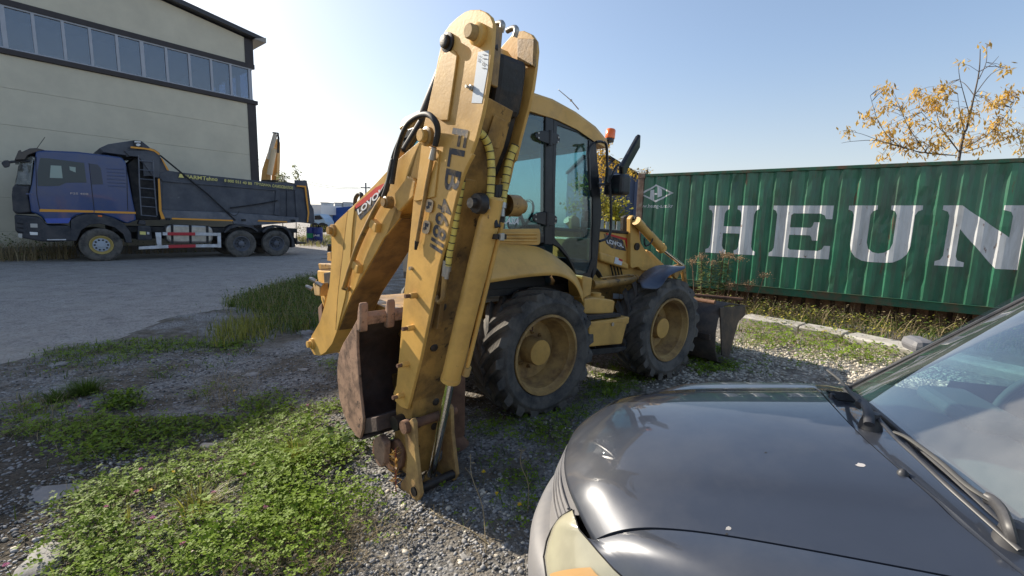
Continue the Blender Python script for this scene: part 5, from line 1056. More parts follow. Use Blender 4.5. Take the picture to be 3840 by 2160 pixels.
def twheel(u, v, c, r, y, style, sgn=1, zz=None):
    p = TF.y_hit(c(u, v), 0); e = bpy.data.objects.new('wheel', None); COL.objects.link(e); e.parent = trk; z = r*.98
    W = Frame(TF(p.x, y, z), TF.x, TF.y*sgn); e.location = W.o-TO
    def sub(mb, name, m, **k): o = mb.build(name, m, None, loc=W.o, **k); o.parent = e; o.location = (0, 0, 0); return o
    sub(MB(W).lathe((0, 0, 0), (0, 1, 0), tyre_prof(r, .34, r*.53), 44), 'tyre', M_tyre, smooth=40)
    lug = MB(W)
    mrim = M_torange if style == 'f' else M_tgrey2
    if style == 'f':
        sub(MB(W).lathe((0, 0, 0), (0, 1, 0), [(r*.555, .10), (r*.555, .155), (r*.52, .155), (r*.49, .10), (r*.40, .08), (r*.38, .08)], 36), 'rim', mat('yellowed_rim', (.45, .33, .10), .5), smooth=40)
        sub(MB(W).lathe((0, 0, 0), (0, 1, 0), [(r*.40, .05), (r*.40, .12), (r*.15, .135), (r*.14, .16), (.001, .165)], 30), 'hub', mat('light_grey_hub', (.36, .40, .45), .45), smooth=40)
        for k in range(10):
            a = k*2*math.pi/10; sub(MB(W).lathe((r*.30*math.cos(a), .125, r*.30*math.sin(a)), (0, 1, 0), [(.032, 0), (.028, .02), (.016, .03), (.001, .032)], 8), 'wheel_nut', M_tblk)
    else:
        sub(MB(W).lathe((0, 0, 0), (0, 1, 0), [(r*.56, .10), (r*.56, .15), (r*.52, .15), (r*.48, .04), (r*.40, -.02), (r*.30, -.04), (r*.22, -.04), (r*.20, .10), (r*.12, .13), (.001, .13)], 36), 'rim', M_tgrey2, smooth=40)
        for k in range(8):
            a = k*2*math.pi/8; sub(MB(W).lathe((r*.36*math.cos(a), -.035, r*.36*math.sin(a)), (0, 1, 0), [(.05, 0), (.05, .003), (.001, .004)], 8), 'rim_hole', M_tblk)
    return e
twheel(1063, 1240, T1, .60, -.17, 'f'); twheel(968, 1205, T2, .585, -.17, 'r'); twheel(1335, 1205, T2, .585, -.17, 'r')
twheel(1063, 1240, T1, .60, -2.2, 'f', -1); twheel(968, 1205, T2, .585, -2.2, 'r', -1); twheel(1335, 1205, T2, .585, -2.2, 'r', -1)
for pts in ([(870, 1010), (960, 1002), (1080, 1025), (1140, 1075), (1130, 1085), (1070, 1045), (960, 1025), (850, 1055), (790, 1100), (780, 1085), (830, 1030)], [(1180, 1080), (1230, 1035), (1330, 1015), (1430, 1030), (1480, 1085), (1510, 1160), (1530, 1240), (1490, 1250), (1490, 1170), (1450, 1080), (1400, 1045), (1320, 1035), (1240, 1055), (1195, 1095)]):
    tpr(T2, pts, -.05, -.5, 'mudguard', M_tplas, bevel=.01)
tpr(T2, [(1520, 1150), (1545, 1150), (1550, 1195), (1640, 1195), (1640, 1210), (1540, 1215)], -.3, -1.8, 'rear_bar', M_tblk)

# ------------------------------------------------------------------ the car in the foreground
CO_ = Vector((.20, 1.75, 0)); KF_ = Frame(CO_, (.95, -.31, 0), (.31, .95, 0))        # x rearwards, y to the far side
M_car = mat('grey_metallic_paint', (.036, .043, .060), .34, .2, var=.10, vscale=3, coat=1.0, dirt=(.105, .105, .108), dscale=1.6, damt=.35, dthr=.50, rvar=.05)
MATS['grey_metallic_paint'].node_tree.nodes['Principled BSDF'].inputs['Coat Roughness'].default_value = .03
M_carpl = mat('faded_grey_bumper', (.15, .15, .16), .55, var=.08, dirt=(.26, .24, .22), dscale=3, damt=.4)
M_seam = mat('black_seam', (.006, .006, .007), .7)
M_trimk = mat('black_cowl_plastic', (.030, .031, .036), .45, dirt=(.10, .095, .09), dscale=5, damt=.5)
M_lens = mat('yellowed_lens', (.35, .33, .24), .18, coat=.6, var=.12, vscale=8)
M_amber = mat('faded_amber', (.55, .33, .14), .2, coat=.6)
car = empty('grey_car', CO_, 'dark grey car with a dusty bonnet and yellowed headlamp, nearest thing at lower right', 'car')
YC = .03
def yg(x): return .50+.115*max(0, min(1.1, x))
def xfr(y): return .05+.24*(abs(y-YC)/.6)**2.2
def zh(x, y):
    t = max(0, x-xfr(y)); v = abs(y-YC)
    z = .88+.10*(1-math.exp(-t/.10))+.135*t-.05*(v/.65)**2
    k = min(1, t/.18); bl = 1/(1+math.exp(-(v-.36-.06*x)/.014)); z += -.010*k*bl+.006*k
    g = math.exp(-((v-.40)/.07)**2)*math.exp(-((t-.06)/.10)**2); z += .012*g
    return z
def xback(y): v = y-YC; return 1.03-.035+.13*(abs(v)/.6)**2*(1.0 if v < 0 else .55)
NU, NV = 44, 48
G = []
for j in range(NV+1):
    s = -1+2*j/NV; row = []
    for i in range(NU+1):
        t = (i/NU)**1.5
        y = YC+s*.56; x0 = xfr(y)
        for _ in range(3): xx = x0+(xback(y)-x0)*t; y = YC+s*yg(xx); x0 = xfr(y)
        xx = x0+(xback(y)-x0)*t; row.append((xx, y, zh(xx, y)))
    f0 = row[0]; G.append([(f0[0]+.012, f0[1], f0[2]-.05), (f0[0]+.001, f0[1], f0[2]-.022), (f0[0]-.004, f0[1], f0[2]-.008)]+row+[(row[-1][0]+.006, row[-1][1], row[-1][2]-.012)])
G.insert(0, [(p[0], p[1]+.004, p[2]-.028) for p in G[0]]); G.append([(p[0], p[1]-.004, p[2]-.028) for p in G[-1]])
hood = MB(KF_).grid(G).build('bonnet', M_car, car, smooth=60)
for j in (0, -1):
    pass
# wings each side of the bonnet; their front edge follows the headlamp
_T = [KF_.loc(ground_pt(*HD(*p), z)) for p, z in (((330, 945), .862), ((345, 990), .860), ((360, 1040), .858), ((400, 1085), .852), ((455, 1150), .846), ((540, 1245), .838), ((640, 1330), .828))]
_B = [KF_.loc(ground_pt(*HD(*p), z)) for p, z in (((330, 945), .855), ((272, 982), .80), ((228, 1045), .75), ((205, 1100), .72), ((190, 1180), .69), ((205, 1290), .67), ((260, 1400), .66))]
_B = [Vector((b.x, b.y, b.z)) for b in _B]
_T += [Vector((_T[-1].x+.10, _T[-1].y-.075, .80)), Vector((_T[-1].x+.22, YC-.79, .76))]
_B += [Vector((_B[-1].x+.10, _B[-1].y-.09, .655)), Vector((_T[-1].x-.02, YC-.80, .67))]
_tv = [abs(p.y-YC) for p in _T[2:]]; _tx = [p.x for p in _T[2:]]; _tz = [p.z for p in _T[2:]]
def wing(s):
    G = []
    FS = ((0, -.02), (.004, -.002), (.2, -.002), (.45, -.006), (.68, -.022), (.84, -.052), (.93, -.10), (.98, -.17), (1.0, -.26))
    for i in range(44):
        t = (i/43)**1.7; row = []
        for f, dz in FS:
            v = .52; x = .2
            for _ in range(6):
                xs = float(np.interp(v, _tv, _tx)); x = xs+(1.62-xs)*t
                gy = yg(min(x, 1.05))+.004; Yo = min(.80, .60+.45*max(0, x-.18)**.75); v = gy+(Yo-gy)*f
            zz = zh(min(x, 1.05), YC+s*(gy-.004))+(.02*max(0, x-1.05)); z = zz+dz*(.5+.5*(Yo-gy)/.30)
            zt = float(np.interp(v, _tv, _tz)); w = math.exp(-(x-xs)/.045)
            row.append((x, YC+s*v, z*(1-w)+min(z, zt)*w))
        xx = row[-1][0]; wx = (xx-.66)/.44; arch = .70*math.sqrt(max(0, 1-wx*wx)) if abs(wx) < 1 else .0
        row.append((xx, row[-1][1]+s*.012, .70)); row.append((xx, row[-1][1]-s*.005, max(arch, .32))); G.append(row)
    return MB(KF_).grid(G).build('wing', M_car, car, smooth=50)
wing(-1); wing(1)
# gap shadows are real gaps: dark channel beneath
for s in (-1, 1):
    MB(KF_).grid([[(x, YC+s*(yg(x)-.02), zh(x, YC+s*yg(x))-.035), (x, YC+s*(yg(x)+.03), zh(x, YC+s*yg(x))-.035)] for x in [.27+.80*i/12 for i in range(13)]]).build('gap_channel', M_seam, car)
# nose: lamps, grille, bumper
def fx(y, d=0): v = abs(y-YC); return .03-d+.26*(v/.62)**2.6
ys = [YC-.82+1.64*i/32 for i in range(33)]
MB(KF_).grid([[(xfr(y)+.012, y, zh(xfr(y), y)-.045), (xfr(y)-.015, y, zh(xfr(y), y)-.05), (xfr(y)-.035, y, .77), (fx(y)-.02, y, .70), (fx(y)+.03, y, .66)] for y in [YC-.40+.8*i/20 for i in range(21)]]).build('grille_panel', M_carpl, car, smooth=50)
MB(KF_).grid([[(xfr(y)+.10, y, .80), (fx(y)+.10, y, .62), (fx(y)+.02, y, .60)] for y in [YC-.68+1.36*i/30 for i in range(31)]]).build('nose_support', M_car, car)
for kk in range(4): MB(KF_).tube([(xfr(y)-.018-.008*kk, y, .825-.022*kk) for y in [YC-.38+.76*i/20 for i in range(21)]], .004, 6).build('grille_rib', M_carpl, car, smooth=50)
MB(KF_).grid([[(fx(y)+.03, y, .645), (fx(y)-.04, y, .640), (fx(y)-.075, y, .625), (fx(y)-.095, y, .59), (fx(y)-.10, y, .50), (fx(y)-.09, y, .36), (fx(y)-.03, y, .27)] for y in ys]).build('bumper', M_carpl, car, smooth=40)
MB(KF_).grid([[(fx(y)+.045, y, .70), (fx(y)-.005, y, .695), (fx(y)-.022, y, .675), (fx(y)-.022, y, .645)] for y in ys if abs(y-YC) < .40]).build('bumper_top_trim', M_carpl, car, smooth=40)
def lamp(s):
    def cur(P, t):
        q = t*(len(P)-1); k = min(int(q), len(P)-2); p = P[k].lerp(P[k+1], q-k); return Vector((p.x, YC+(p.y-YC)*(-s), p.z))
    G = []; N = 26; Mq = 9
    for i in range(N+1):
        a = cur(_T, i/N); b = cur(_B, i/N); out = Vector((-.8, s*.45*(i/N), .35)); row = []
        for j in range(Mq+1):
            q = j/Mq; row.append(a.lerp(b, q)+out*(.026*math.sin(q*math.pi)**.7*min(1, i/N*5)))
        G.append(row)
    l = MB(KF_).grid(G).build('headlamp', M_lens, car, smooth=70)
    k0 = int(N*.62)
    MB(KF_).grid([[Vector(p)+Vector((-.004, s*.002, .004)) for p in row[2:9]] for row in G[k0:int(N*.85)]]).build('indicator', M_amber, l, smooth=70)
    MB(KF_).tube([cur(_B, i/N)+Vector((-.004, 0, .0)) for i in range(N+1)], .003, 6).build('lamp_seal', M_seam, l, smooth=60)
    MB(KF_).tube([cur(_T, i/N)+Vector((-.001, 0, -.001)) for i in range(N+1)], .0022, 6).build('lamp_seal', M_seam, l, smooth=60)
    # dark gap below the lamp down to the bumper
    MB(KF_).grid([[cur(_B, i/N)+Vector((.004, -s*.004, 0)), cur(_B, i/N)+Vector((.01, -s*.006, -.07))] for i in range(N+1)]).build('lamp_gap', M_seam, l)
lamp(-1); lamp(1)
# scuttle, vents, wipers
G = []
for j in range(25):
    s = -1+2*j/24; y = YC+s*.68; xb = xback(y)
    z0 = zh(min(xb, 1.08), YC+s*min(.62, .68)); xw = 1.14+.05*(s*s)
    G.append([(xb+.004, y, z0-.03), (xb+.008, y, z0-.004), (xb+(xw-xb)*.5, y, z0-.001), (xw, y, z0-.004), (xw+.05, y, z0-.012)])
MB(KF_).grid(G).build('scuttle_panel', M_car, car, smooth=50)
for k in range(13):
    y = .255+k*.022; xb = xback(y)
    MB(KF_).obox((xb+.062+.0, y, zh(1.03, y)-.0+.0075), (.036, .004, -.001), (0, .0035, 0), (0, 0, .003)).build('vent_slat', M_seam, car)
def on_car(c, p, zoff=0, it=30):
    z = 1.0
    for _ in range(it):
        q = KF_.loc(ground_pt(*c(*p), z)); z += .5*(zh(min(max(q.x, 0), 1.15), max(-.7, min(.75, q.y)))+zoff-z)
    return KF_.loc(ground_pt(*c(*p), z))
def wip(pts, zo, w, name, m, par=None):
    P = [on_car(HD, p, o) for p, o in zip(pts, zo)]
    return MB(KF_).tube(catmull(P, 5), w, 8, flat=.7).build(name, m, par or car, smooth=50)
w1 = wip([(1805, 520), (1800, 455), (1770, 410), (1750, 425)], [.03, .05, .055, .05], .015, 'wiper_arm', M_trimk)
p = on_car(HD, (1812, 525), 0); MB(KF_).lathe(p, (0, 0, 1), [(.034, -.01), (.030, .012), (.024, .03), (.022, .045), (.001, .048)], 18).build('wiper_pivot', M_trimk, w1, smooth=40)
wip([(1790, 440), (1720, 370), (1660, 300), (1598, 250)], [.05, .045, .035, .03], .008, 'wiper_link', mat('dusty_wiper', (.07, .068, .062), .6, dirt=(.05, .05, .05), dscale=20, damt=.7), w1)
wip([(1660, 300), (1700, 345), (1760, 400), (1840, 480), (1940, 590), (2040, 680), (2200, 830), (2380, 990), (2560, 1150)], [.03, .03, .035, .03, .03, .03, .03, .03, .03], .007, 'wiper_blade', M_trimk, w1)
w2 = wip([(2515, 1095), (2500, 1040), (2470, 960), (2425, 905), (2385, 885)], [.03, .05, .055, .05, .045], .015, 'wiper_arm', M_trimk)
p = on_car(HD, (2515, 1105), 0); MB(KF_).lathe(p, (0, 0, 1), [(.036, -.01), (.031, .012), (.025, .03), (.023, .045), (.001, .048)], 18).build('wiper_pivot', M_trimk, w2, smooth=40)
wip([(2420, 905), (2300, 830), (2150, 700), (2000, 590), (1930, 560)], [.05, .045, .04, .035, .03], .008, 'wiper_link', MATS['dusty_wiper'], w2)
for pt_ in ((1972, 765), (1622, 380)):
    p = on_car(HD, pt_, .0); MB(KF_).lathe(p, (0, 0, 1), [(.014, -.004), (.012, .005), (.006, .012), (.001, .014)], 12).build('washer_jet', M_trimk, car, smooth=40)
# windscreen, pillars, roof, doors
def ws(s, t):   # s -1..1 across, t 0..1 up
    hw = .66-.07*t; y = YC+s*hw; bow = .13*s*s*(1-.25*t)
    x = 1.135+bow*.55+t*.74; z = zh(1.08, YC+s*.62)-.01+t*.635+.03*(1-s*s)*t; return (x, y, z)
wsg = MB(KF_).grid([[ws(-1+2*j/16, i/10) for i in range(11)] for j in range(17)]).build('windscreen', glassy('car_windscreen', (.50, .74, .74), .18, .012, .16), car, smooth=70)
for s in (-1, 1):
    out = []
    for i in range(9):
        t = i/8; a = Vector(ws(s, t)); o = Vector((.045, s*.045, -.012)); out.append([a+Vector((-.004, -s*.012, .002)), a+Vector((0, s*.006, .006)), a+o, a+o*1.6+Vector((0, 0, -.05)), a+Vector((.05, -s*.01, -.05))])
    MB(KF_).grid(out).build('pillar', M_car, car, smooth=50)
    MB(KF_).tube([Vector(ws(s*.985, i/8))+Vector((-.003, 0, .004)) for i in range(9)], .007, 6).build('windscreen_seal', M_trimk, car, smooth=60)
MB(KF_).tube([Vector(ws(-1+2*j/16, 0))+Vector((-.006, 0, .004)) for j in range(17)], .009, 6).build('windscreen_seal', M_trimk, car, smooth=60)
G = []
for j in range(13):
    s = -1+2*j/12; a = Vector(ws(s, 1)); row = [a]
    for dx, dz in ((.06, .025), (.4, .07), (.9, .085), (1.5, .06), (1.9, .0), (2.15, -.12)): row.append(a+Vector((dx-.05*s*s*(dx > 1), 0, dz-.035*s*s)))
    G.append(row)
MB(KF_).grid(G).build('roof', M_car, car, smooth=60)
for s in (-1, 1):
    lo = [(1.62, .74, .3), (1.66, .82, .70), (1.64, .81, .98), (1.62, .76, 1.10)]
    G = [[(x, YC+s*y, z) for _, y, z in lo] for x in (1.20, 1.64, 2.2, 2.8, 3.4, 4.0)]
    MB(KF_).grid(G[1:]).build('body_side', M_car, car, smooth=50)
    G = [[(x, YC+s*.755, 1.09), (x+.0, YC+s*.66, 1.66)] for x in (2.0, 2.8, 3.6)]
    MB(KF_).grid([[(1.36, YC+s*.75, 1.10), (1.37, YC+s*.745, 1.12)], [(1.95, YC+s*.75, 1.10), (1.92, YC+s*.66, 1.66)], [(3.7, YC+s*.75, 1.10), (3.6, YC+s*.62, 1.64)]]).build('side_glass', MATS['car_windscreen'], car)
MB(KF_).grid([[(4.0, YC-.8, .35), (4.02, YC-.76, 1.08), (3.75, YC-.6, 1.66)], [(4.02, YC, .35), (4.06, YC, 1.08), (3.8, YC, 1.68)], [(4.0, YC+.8, .35), (4.02, YC+.76, 1.08), (3.75, YC+.6, 1.66)]]).build('tailgate', M_car, car, smooth=40)
# door mirror on the far side and cabin
mq = KF_.y_hit(WS(850, 560), .93)
MB(KF_).obox(mq+Vector((.05, .02, -.03)), (.05, 0, 0), (0, .08, 0), (0, 0, .035)).build('door_mirror', M_carpl, car, bevel=.03)
M_dash = mat('grey_dashboard', (.11, .115, .12), .7); M_seat2 = mat('grey_seat', (.07, .075, .08), .9)
MB(KF_).grid([[(1.16+.09*s*s, YC+s*.62, 1.06), (1.30, YC+s*.62, 1.09), (1.52, YC+s*.6, 1.08), (1.60, YC+s*.58, 1.0), (1.58, YC+s*.58, .75)] for s in [-1+2*j/8 for j in range(9)]]).build('dashboard', M_dash, car, smooth=50)
MB(KF_).obox((1.50, .38, 1.10), (.09, 0, 0), (0, .19, 0), (0, 0, .035)).build('instrument_hood', M_dash, car, bevel=.03)
for y in (-.33, .38):
    st_ = MB(KF_).prism([(2.02, y-.24, .60), (2.18, y-.24, .60), (2.38, y-.2, 1.28), (2.26, y-.2, 1.30)], (0, .46, 0)).build('front_seat', M_seat2, car, bevel=.06)
    MB(KF_).obox((2.33, y, 1.42), (.04, 0, 0), (0, .13, 0), (.02, 0, .085)).build('headrest', M_seat2, st_, bevel=.03)
    MB(KF_).obox((1.95, y, .62), (.25, 0, 0), (0, .24, 0), (0, 0, .07)).build('seat_cushion', M_seat2, st_, bevel=.05)
cw = Vector((1.70, .38, 1.10)); u_ = Vector((0, 1, 0)); v_ = Vector((.42, 0, .9))
MB(KF_).tube([cw+u_*(.185*math.cos(t))+v_*(.185*math.sin(t)) for t in [k*2*math.pi/28 for k in range(29)]], .016, 8, caps=False).build('steering_wheel', M_dash, car, smooth=60)
MB(KF_).box(1.3, 3.9, YC-.7, YC+.7, .28, .34).build('cabin_floor', M_seam, car)
MB(KF_).box(.25, 1.2, YC-.5, YC+.5, .30, .75).build('engine_bay', M_seam, car)
MB(KF_).box(1.18, 1.22, YC-.68, YC+.68, .34, 1.03).build('bulkhead', M_seam, car)
for x in (.62, 3.15):
    for s in (-1, 1):
        W = Frame(KF_(x, YC+s*.70, .33), KF_.x, KF_.y*s); wl = MB(W).lathe((0, 0, 0), (0, 1, 0), tyre_prof(.335, .22, .20), 36).build('tyre', M_tyre, car, smooth=40)
        MB(W).lathe((0, 0, 0), (0, 1, 0), [(.20, .08), (.185, .09), (.15, .05), (.07, .06), (.001, .065)], 24).build('rim', M_steel, wl, smooth=40)
# marks on the bonnet: bird dropping, dead insects
for (u, v), r, cl in (((1762, 722), .014, (.40, .38, .37)), ((1105, 1038), .008, (.30, .29, .28)), ((1095, 1066), .004, (.02, .02, .02)), ((1290, 660), .004, (.02, .02, .02))):
    p = on_car(HD, (u, v), .0006); nn = 14; rr = [r*(.75+.4*random.random())*(1.25 if _ % 7 < 2 else .8) for _ in range(nn)]
    P = []
    for k in range(nn):
        a = 2*math.pi*k/nn; xx = p.x+rr[k]*math.cos(a)*.8; yy = p.y+rr[k]*math.sin(a); P.append((xx, yy, zh(xx, yy)+.0008))
    MB(KF_).add([(p.x, p.y, zh(p.x, p.y)+.0009)]+P, [[0, 1+k, 1+(k+1) % nn] for k in range(nn)]).build('dirt_spot', mat('spot_%d' % int(r*1000), cl, .8), car, recalc=False)
# ------------------------------------------------------------------ vegetation helpers
C5 = crop(0, 1000, 1.249); C4 = crop(1100, 900, 1.15)
def GPT(c, x, y): p = ground_pt(*c(x, y)); return Vector((p.x, p.y, gz(p.x, p.y)))
def gp_poly(c, pts): return [(lambda p: (p.x, p.y))(ground_pt(*c(*q))) for q in pts]
def sample(poly, dens=None, n=None, clump=0, jit=.1):
    P = np.array(poly); x0, y0 = P.min(0); x1, y1 = P.max(0)
    a = 0.5*abs(sum(poly[i-1][0]*poly[i][1]-poly[i][0]*poly[i-1][1] for i in range(len(poly))))
    if n is None: n = int(a*dens)
    m = int(n*(x1-x0)*(y1-y0)/max(a, 1e-6))+4
    X = RNG.uniform(x0, x1, m); Y = RNG.uniform(y0, y1, m)
    ok = inpoly(X, Y, poly)
    if clump:
        f = np.sin(X*5.1+Y*3.3)+np.sin(X*2.3-Y*6.7+1)+.7*np.sin(X*11+Y*9)+.5*np.sin(17*X-13*Y)
        ok &= (f+RNG.normal(0, .5, m)) > clump-1.2
    X, Y = X[ok], Y[ok]; X = X+RNG.normal(0, jit, len(X)); Y = Y+RNG.normal(0, jit, len(Y))
    return X, Y
def GZn(X, Y):
    a = .018*np.sin(X*1.3+.5*Y)+.014*np.sin(Y*1.9-.7*X+1)+.010*np.sin(X*3.7+2.2*Y)+.006*np.sin(7.3*Y-4.1*X)
    r = np.hypot(X, Y); return np.where(r > 8, a*np.clip((14-r)/6, 0, 1), a)
class Leaves:
    def __init__(s): s.V = []; s.F = []; s.n = 0
    def quads(s, Q):       # Q (n,4,3)
        n = len(Q); s.V.append(Q.reshape(-1, 3)); s.F.append(np.arange(n*4).reshape(n, 4)+s.n); s.n += n*4
    def blades(s, X, Y, h, w, bend, Z=None, az=None):
        n = len(X); Z = GZn(X, Y)-.005 if Z is None else Z
        az = RNG.uniform(0, 2*np.pi, n) if az is None else az
        H = h*RNG.uniform(.5, 1.25, n); B = bend*RNG.uniform(.2, 1.4, n); ld = np.stack([np.cos(az), np.sin(az), 0*az], 1)
        sv = np.stack([-np.sin(az+RNG.normal(0, .5, n)), np.cos(az), 0*az], 1); W = w*RNG.uniform(.6, 1.3, n)
        L = 4; P = np.zeros((n, L, 2, 3))
        for k in range(L):
            t = k/(L-1); c = np.stack([X, Y, Z], 1)+ld*(H*B*t*t)[:, None]+np.array([0, 0, 1.])*(H*t*(1-.35*np.minimum(B, 1.6)*t))[:, None]
            wd = (W*(1-t)**.6*.5)[:, None]*sv if k else (W*.4)[:, None]*sv
            P[:, k, 0] = c-wd; P[:, k, 1] = c+wd
        base = np.arange(n)[:, None]*L*2+s.n
        F = np.concatenate([np.stack([base[:, 0]+2*k, base[:, 0]+2*k+1, base[:, 0]+2*k+3, base[:, 0]+2*k+2], 1) for k in range(L-1)])
        s.V.append(P.reshape(-1, 3)); s.F.append(F); s.n += n*L*2
    def leaf(s, C, size, tilt=.5, asp=.6, az=None, droop=0.0):
        """kite shaped leaves growing from points C outwards"""
        n = len(C); az = RNG.uniform(0, 2*np.pi, n) if az is None else az
        el = RNG.normal(tilt, .35, n)-droop; S = size*RNG.uniform(.6, 1.3, n)
        d = np.stack([np.cos(az)*np.cos(el), np.sin(az)*np.cos(el), np.sin(el)], 1)
        sd = np.stack([-np.sin(az), np.cos(az), RNG.normal(0, .35, n)], 1); sd /= np.linalg.norm(sd, axis=1)[:, None]
        Q = np.stack([C, C+d*(S*.55)[:, None]+sd*(S*asp*.5)[:, None], C+d*S[:, None], C+d*(S*.55)[:, None]-sd*(S*asp*.5)[:, None]], 1)
        s.quads(Q)
    def clover(s, X, Y, h, size):
        n = len(X); Z = GZn(X, Y); H = h*RNG.uniform(.3, 1.2, n); C = np.stack([X, Y, Z+H], 1); a0 = RNG.uniform(0, 2*np.pi, n); tl = RNG.normal(0, .30, (n, 2))
        S = size*RNG.uniform(.6, 1.25, n)
        for k in range(3):
            a = a0+k*2.094; d = np.stack([np.cos(a), np.sin(a), .12+tl[:, 0]*np.cos(a)+tl[:, 1]*np.sin(a)], 1); sd = np.stack([-np.sin(a), np.cos(a), .0*a+tl[:, 1]*np.cos(a)-tl[:, 0]*np.sin(a)], 1)
            s.quads(np.stack([C, C+d*(S*.65)[:, None]+sd*(S*.42)[:, None], C+d*S[:, None]*1.02, C+d*(S*.65)[:, None]-sd*(S*.42)[:, None]], 1))
    def build(s, name, m, label=None, kind='stuff', parent=None, cat=None, loc=None):
        V = np.concatenate(s.V); base = np.array(root_loc(parent)) if parent is not None else np.zeros(3)
        me = mesh_np(name, V-base, np.concatenate(s.F), m); o = bpy.data.objects.new(name, me); COL.objects.link(o)
        if parent is not None: o.parent = parent
        tag(o, label, cat, None, kind); return o
M_gr = mat('grass_green', (.085, .135, .022), .6, spec=.25, objrand=.45, backlit=.35)
M_gr2 = mat('grass_yellowgreen', (.26, .26, .05), .55, objrand=.35, backlit=.4)
M_clov = mat('clover_leaf', (.14, .21, .018), .6, objrand=.6, backlit=.35, var=.45, vscale=5, spec=.22)
M_dry = mat('straw', (.30, .235, .13), .7, objrand=.4, backlit=.2)
M_brown = mat('dead_stem', (.12, .075, .045), .8, objrand=.4)
g = Leaves(); y2 = Leaves(); cl = Leaves(); dr = Leaves()
pA = gp_poly(C5, [(1080, 170), (1180, 130), (1320, 90), (1450, 55), (1560, 60), (1580, 200), (1520, 290), (1300, 315), (1270, 240), (1150, 215)])
X, Y = sample(pA, 600, jit=.14); g.blades(X, Y, .21, .012, .7)
X, Y = sample(pA, 260, jit=.15); g.leaf(np.stack([X, Y, GZn(X, Y)+RNG.uniform(.02, .24, len(X))], 1), .055, .4, .45)
X, Y = sample(pA, 110, jit=.15); dr.blades(X, Y, .32, .009, .5); X, Y = sample(pA, 300, jit=.15); y2.blades(X, Y, .22, .010, .6)
pA2 = gp_poly(C5, [(850, 250), (960, 165), (1100, 180), (1180, 215), (1100, 240), (900, 275)]); X, Y = sample(pA2, 110, clump=1.6, jit=.15); g.blades(X, Y, .07, .010, .8); X, Y = sample(pA2, 60, clump=1.6, jit=.15); dr.blades(X, Y, .08, .008, .8)
pB = gp_poly(C5, [(1000, 290), (1120, 250), (1260, 250), (1265, 345), (1010, 385)]); X, Y = sample(pB, 520, jit=.08); y2.blades(X, Y, .26, .011, .45); X, Y = sample(pB, 300); g.blades(X, Y, .13, .012, .8)
def patch(c, pts, dg=0, dc=0, dd=0, dy=0, hg=.10, hc=.05, hd=.08, cs=.024, clump=0, jit=.06, bw=.008):
    pl = gp_poly(c, pts)
    if dg: X, Y = sample(pl, dg, clump=clump, jit=jit); g.blades(X, Y, hg, bw, .9)
    if dc: X, Y = sample(pl, dc, clump=clump, jit=jit); cl.clover(X, Y, hc, cs)
    if dd: X, Y = sample(pl, dd, clump=clump*.7, jit=jit); dr.blades(X, Y, hd, bw*.6, 1.3)
    if dy: X, Y = sample(pl, dy, clump=clump, jit=jit); y2.blades(X, Y, hg, bw, .8)
patch(C5, [(210, 410), (540, 350), (760, 350), (1000, 330), (1180, 360), (1160, 400), (980, 405), (780, 405), (620, 450), (400, 490), (230, 455)], 1300, 600, 250, 140, hg=.075, clump=.4, jit=.12)
patch(C5, [(0, 470), (200, 440), (420, 500), (300, 540), (0, 530)], 60, 30, 110, clump=1.4, jit=.15)
patch(C5, [(670, 490), (800, 470), (830, 520), (700, 530)], 400, 250, 80, clump=.3)
patch(C5, [(860, 440), (1080, 460), (1090, 480), (900, 470)], 300, 200, 60, clump=.5, jit=.1)
patch(C5, [(480, 620), (560, 590), (660, 600), (650, 650), (600, 680), (480, 670)], 350, 900, 40, hc=.06)
patch(C5, [(890, 580), (950, 560), (1000, 570), (960, 610), (900, 610)], 300, 500, 40)
patch(C5, [(930, 560), (1060, 500), (1180, 540), (1160, 590), (1080, 640), (960, 650)], 100, 30, 900, hd=.16, bw=.007)
patch(C5, [(830, 480), (900, 470), (900, 530), (840, 530)], 0, 0, 250, hd=.14)
patch(C5, [(1090, 650), (1260, 570), (1390, 600), (1380, 640), (1280, 690), (1150, 700)], 400, 1000, 80)
patch(C5, [(1500, 440), (1590, 440), (1590, 520), (1510, 500)], 200, 400, 60)
patch(C5, [(0, 670), (300, 650), (500, 720), (900, 700), (1150, 700), (1420, 650), (1640, 640), (1560, 740), (1300, 820), (1000, 900), (850, 920), (560, 900), (330, 945), (250, 880), (200, 800), (0, 790)], 1000, 1300, 600, 120, hg=.085, hd=.10, clump=.15, jit=.05, bw=.006)
patch(C5, [(0, 670), (130, 600), (350, 600), (450, 650), (400, 760), (0, 790)], 200, 60, 800, 60, hd=.12, clump=.2)
patch(C5, [(0, 790), (200, 800), (330, 945), (330, 1080), (200, 1130), (0, 900)], 20, 15, 60, clump=1.6, jit=.08)
# bright sunlit clover bank in the foreground
pI = [(240, 1460), (290, 1250), (330, 1100), (480, 1030), (700, 960), (1000, 900), (1300, 830), (1500, 760), (1700, 740), (1760, 850), (1740, 1100), (1640, 1200), (1550, 1290), (1500, 1460)]
patch(C5, pI, 650, 3000, 420, 160, hg=.10, hc=.10, hd=.12, cs=.018, clump=.8, jit=.07, bw=.005)
patch(C5, [(700, 1050), (1100, 960), (1640, 900), (1740, 1100), (1620, 1200), (1400, 1300), (900, 1300)], 200, 1900, 60, 100, hc=.15, cs=.022, clump=.95, jit=.06, bw=.005)
patch(C5, [(330, 1100), (480, 1030), (700, 960), (900, 960), (850, 1150), (650, 1300), (420, 1350)], 900, 1200, 900, 60, hg=.11, hd=.13, cs=.018, clump=.2, bw=.005)
patch(C5, [(1050, 1470), (1100, 1330), (1400, 1200), (1700, 1180), (1900, 1300), (1920, 1470)], 90, 260, 3800, 30, hd=.11, cs=.016, clump=.3, bw=.005, jit=.05)
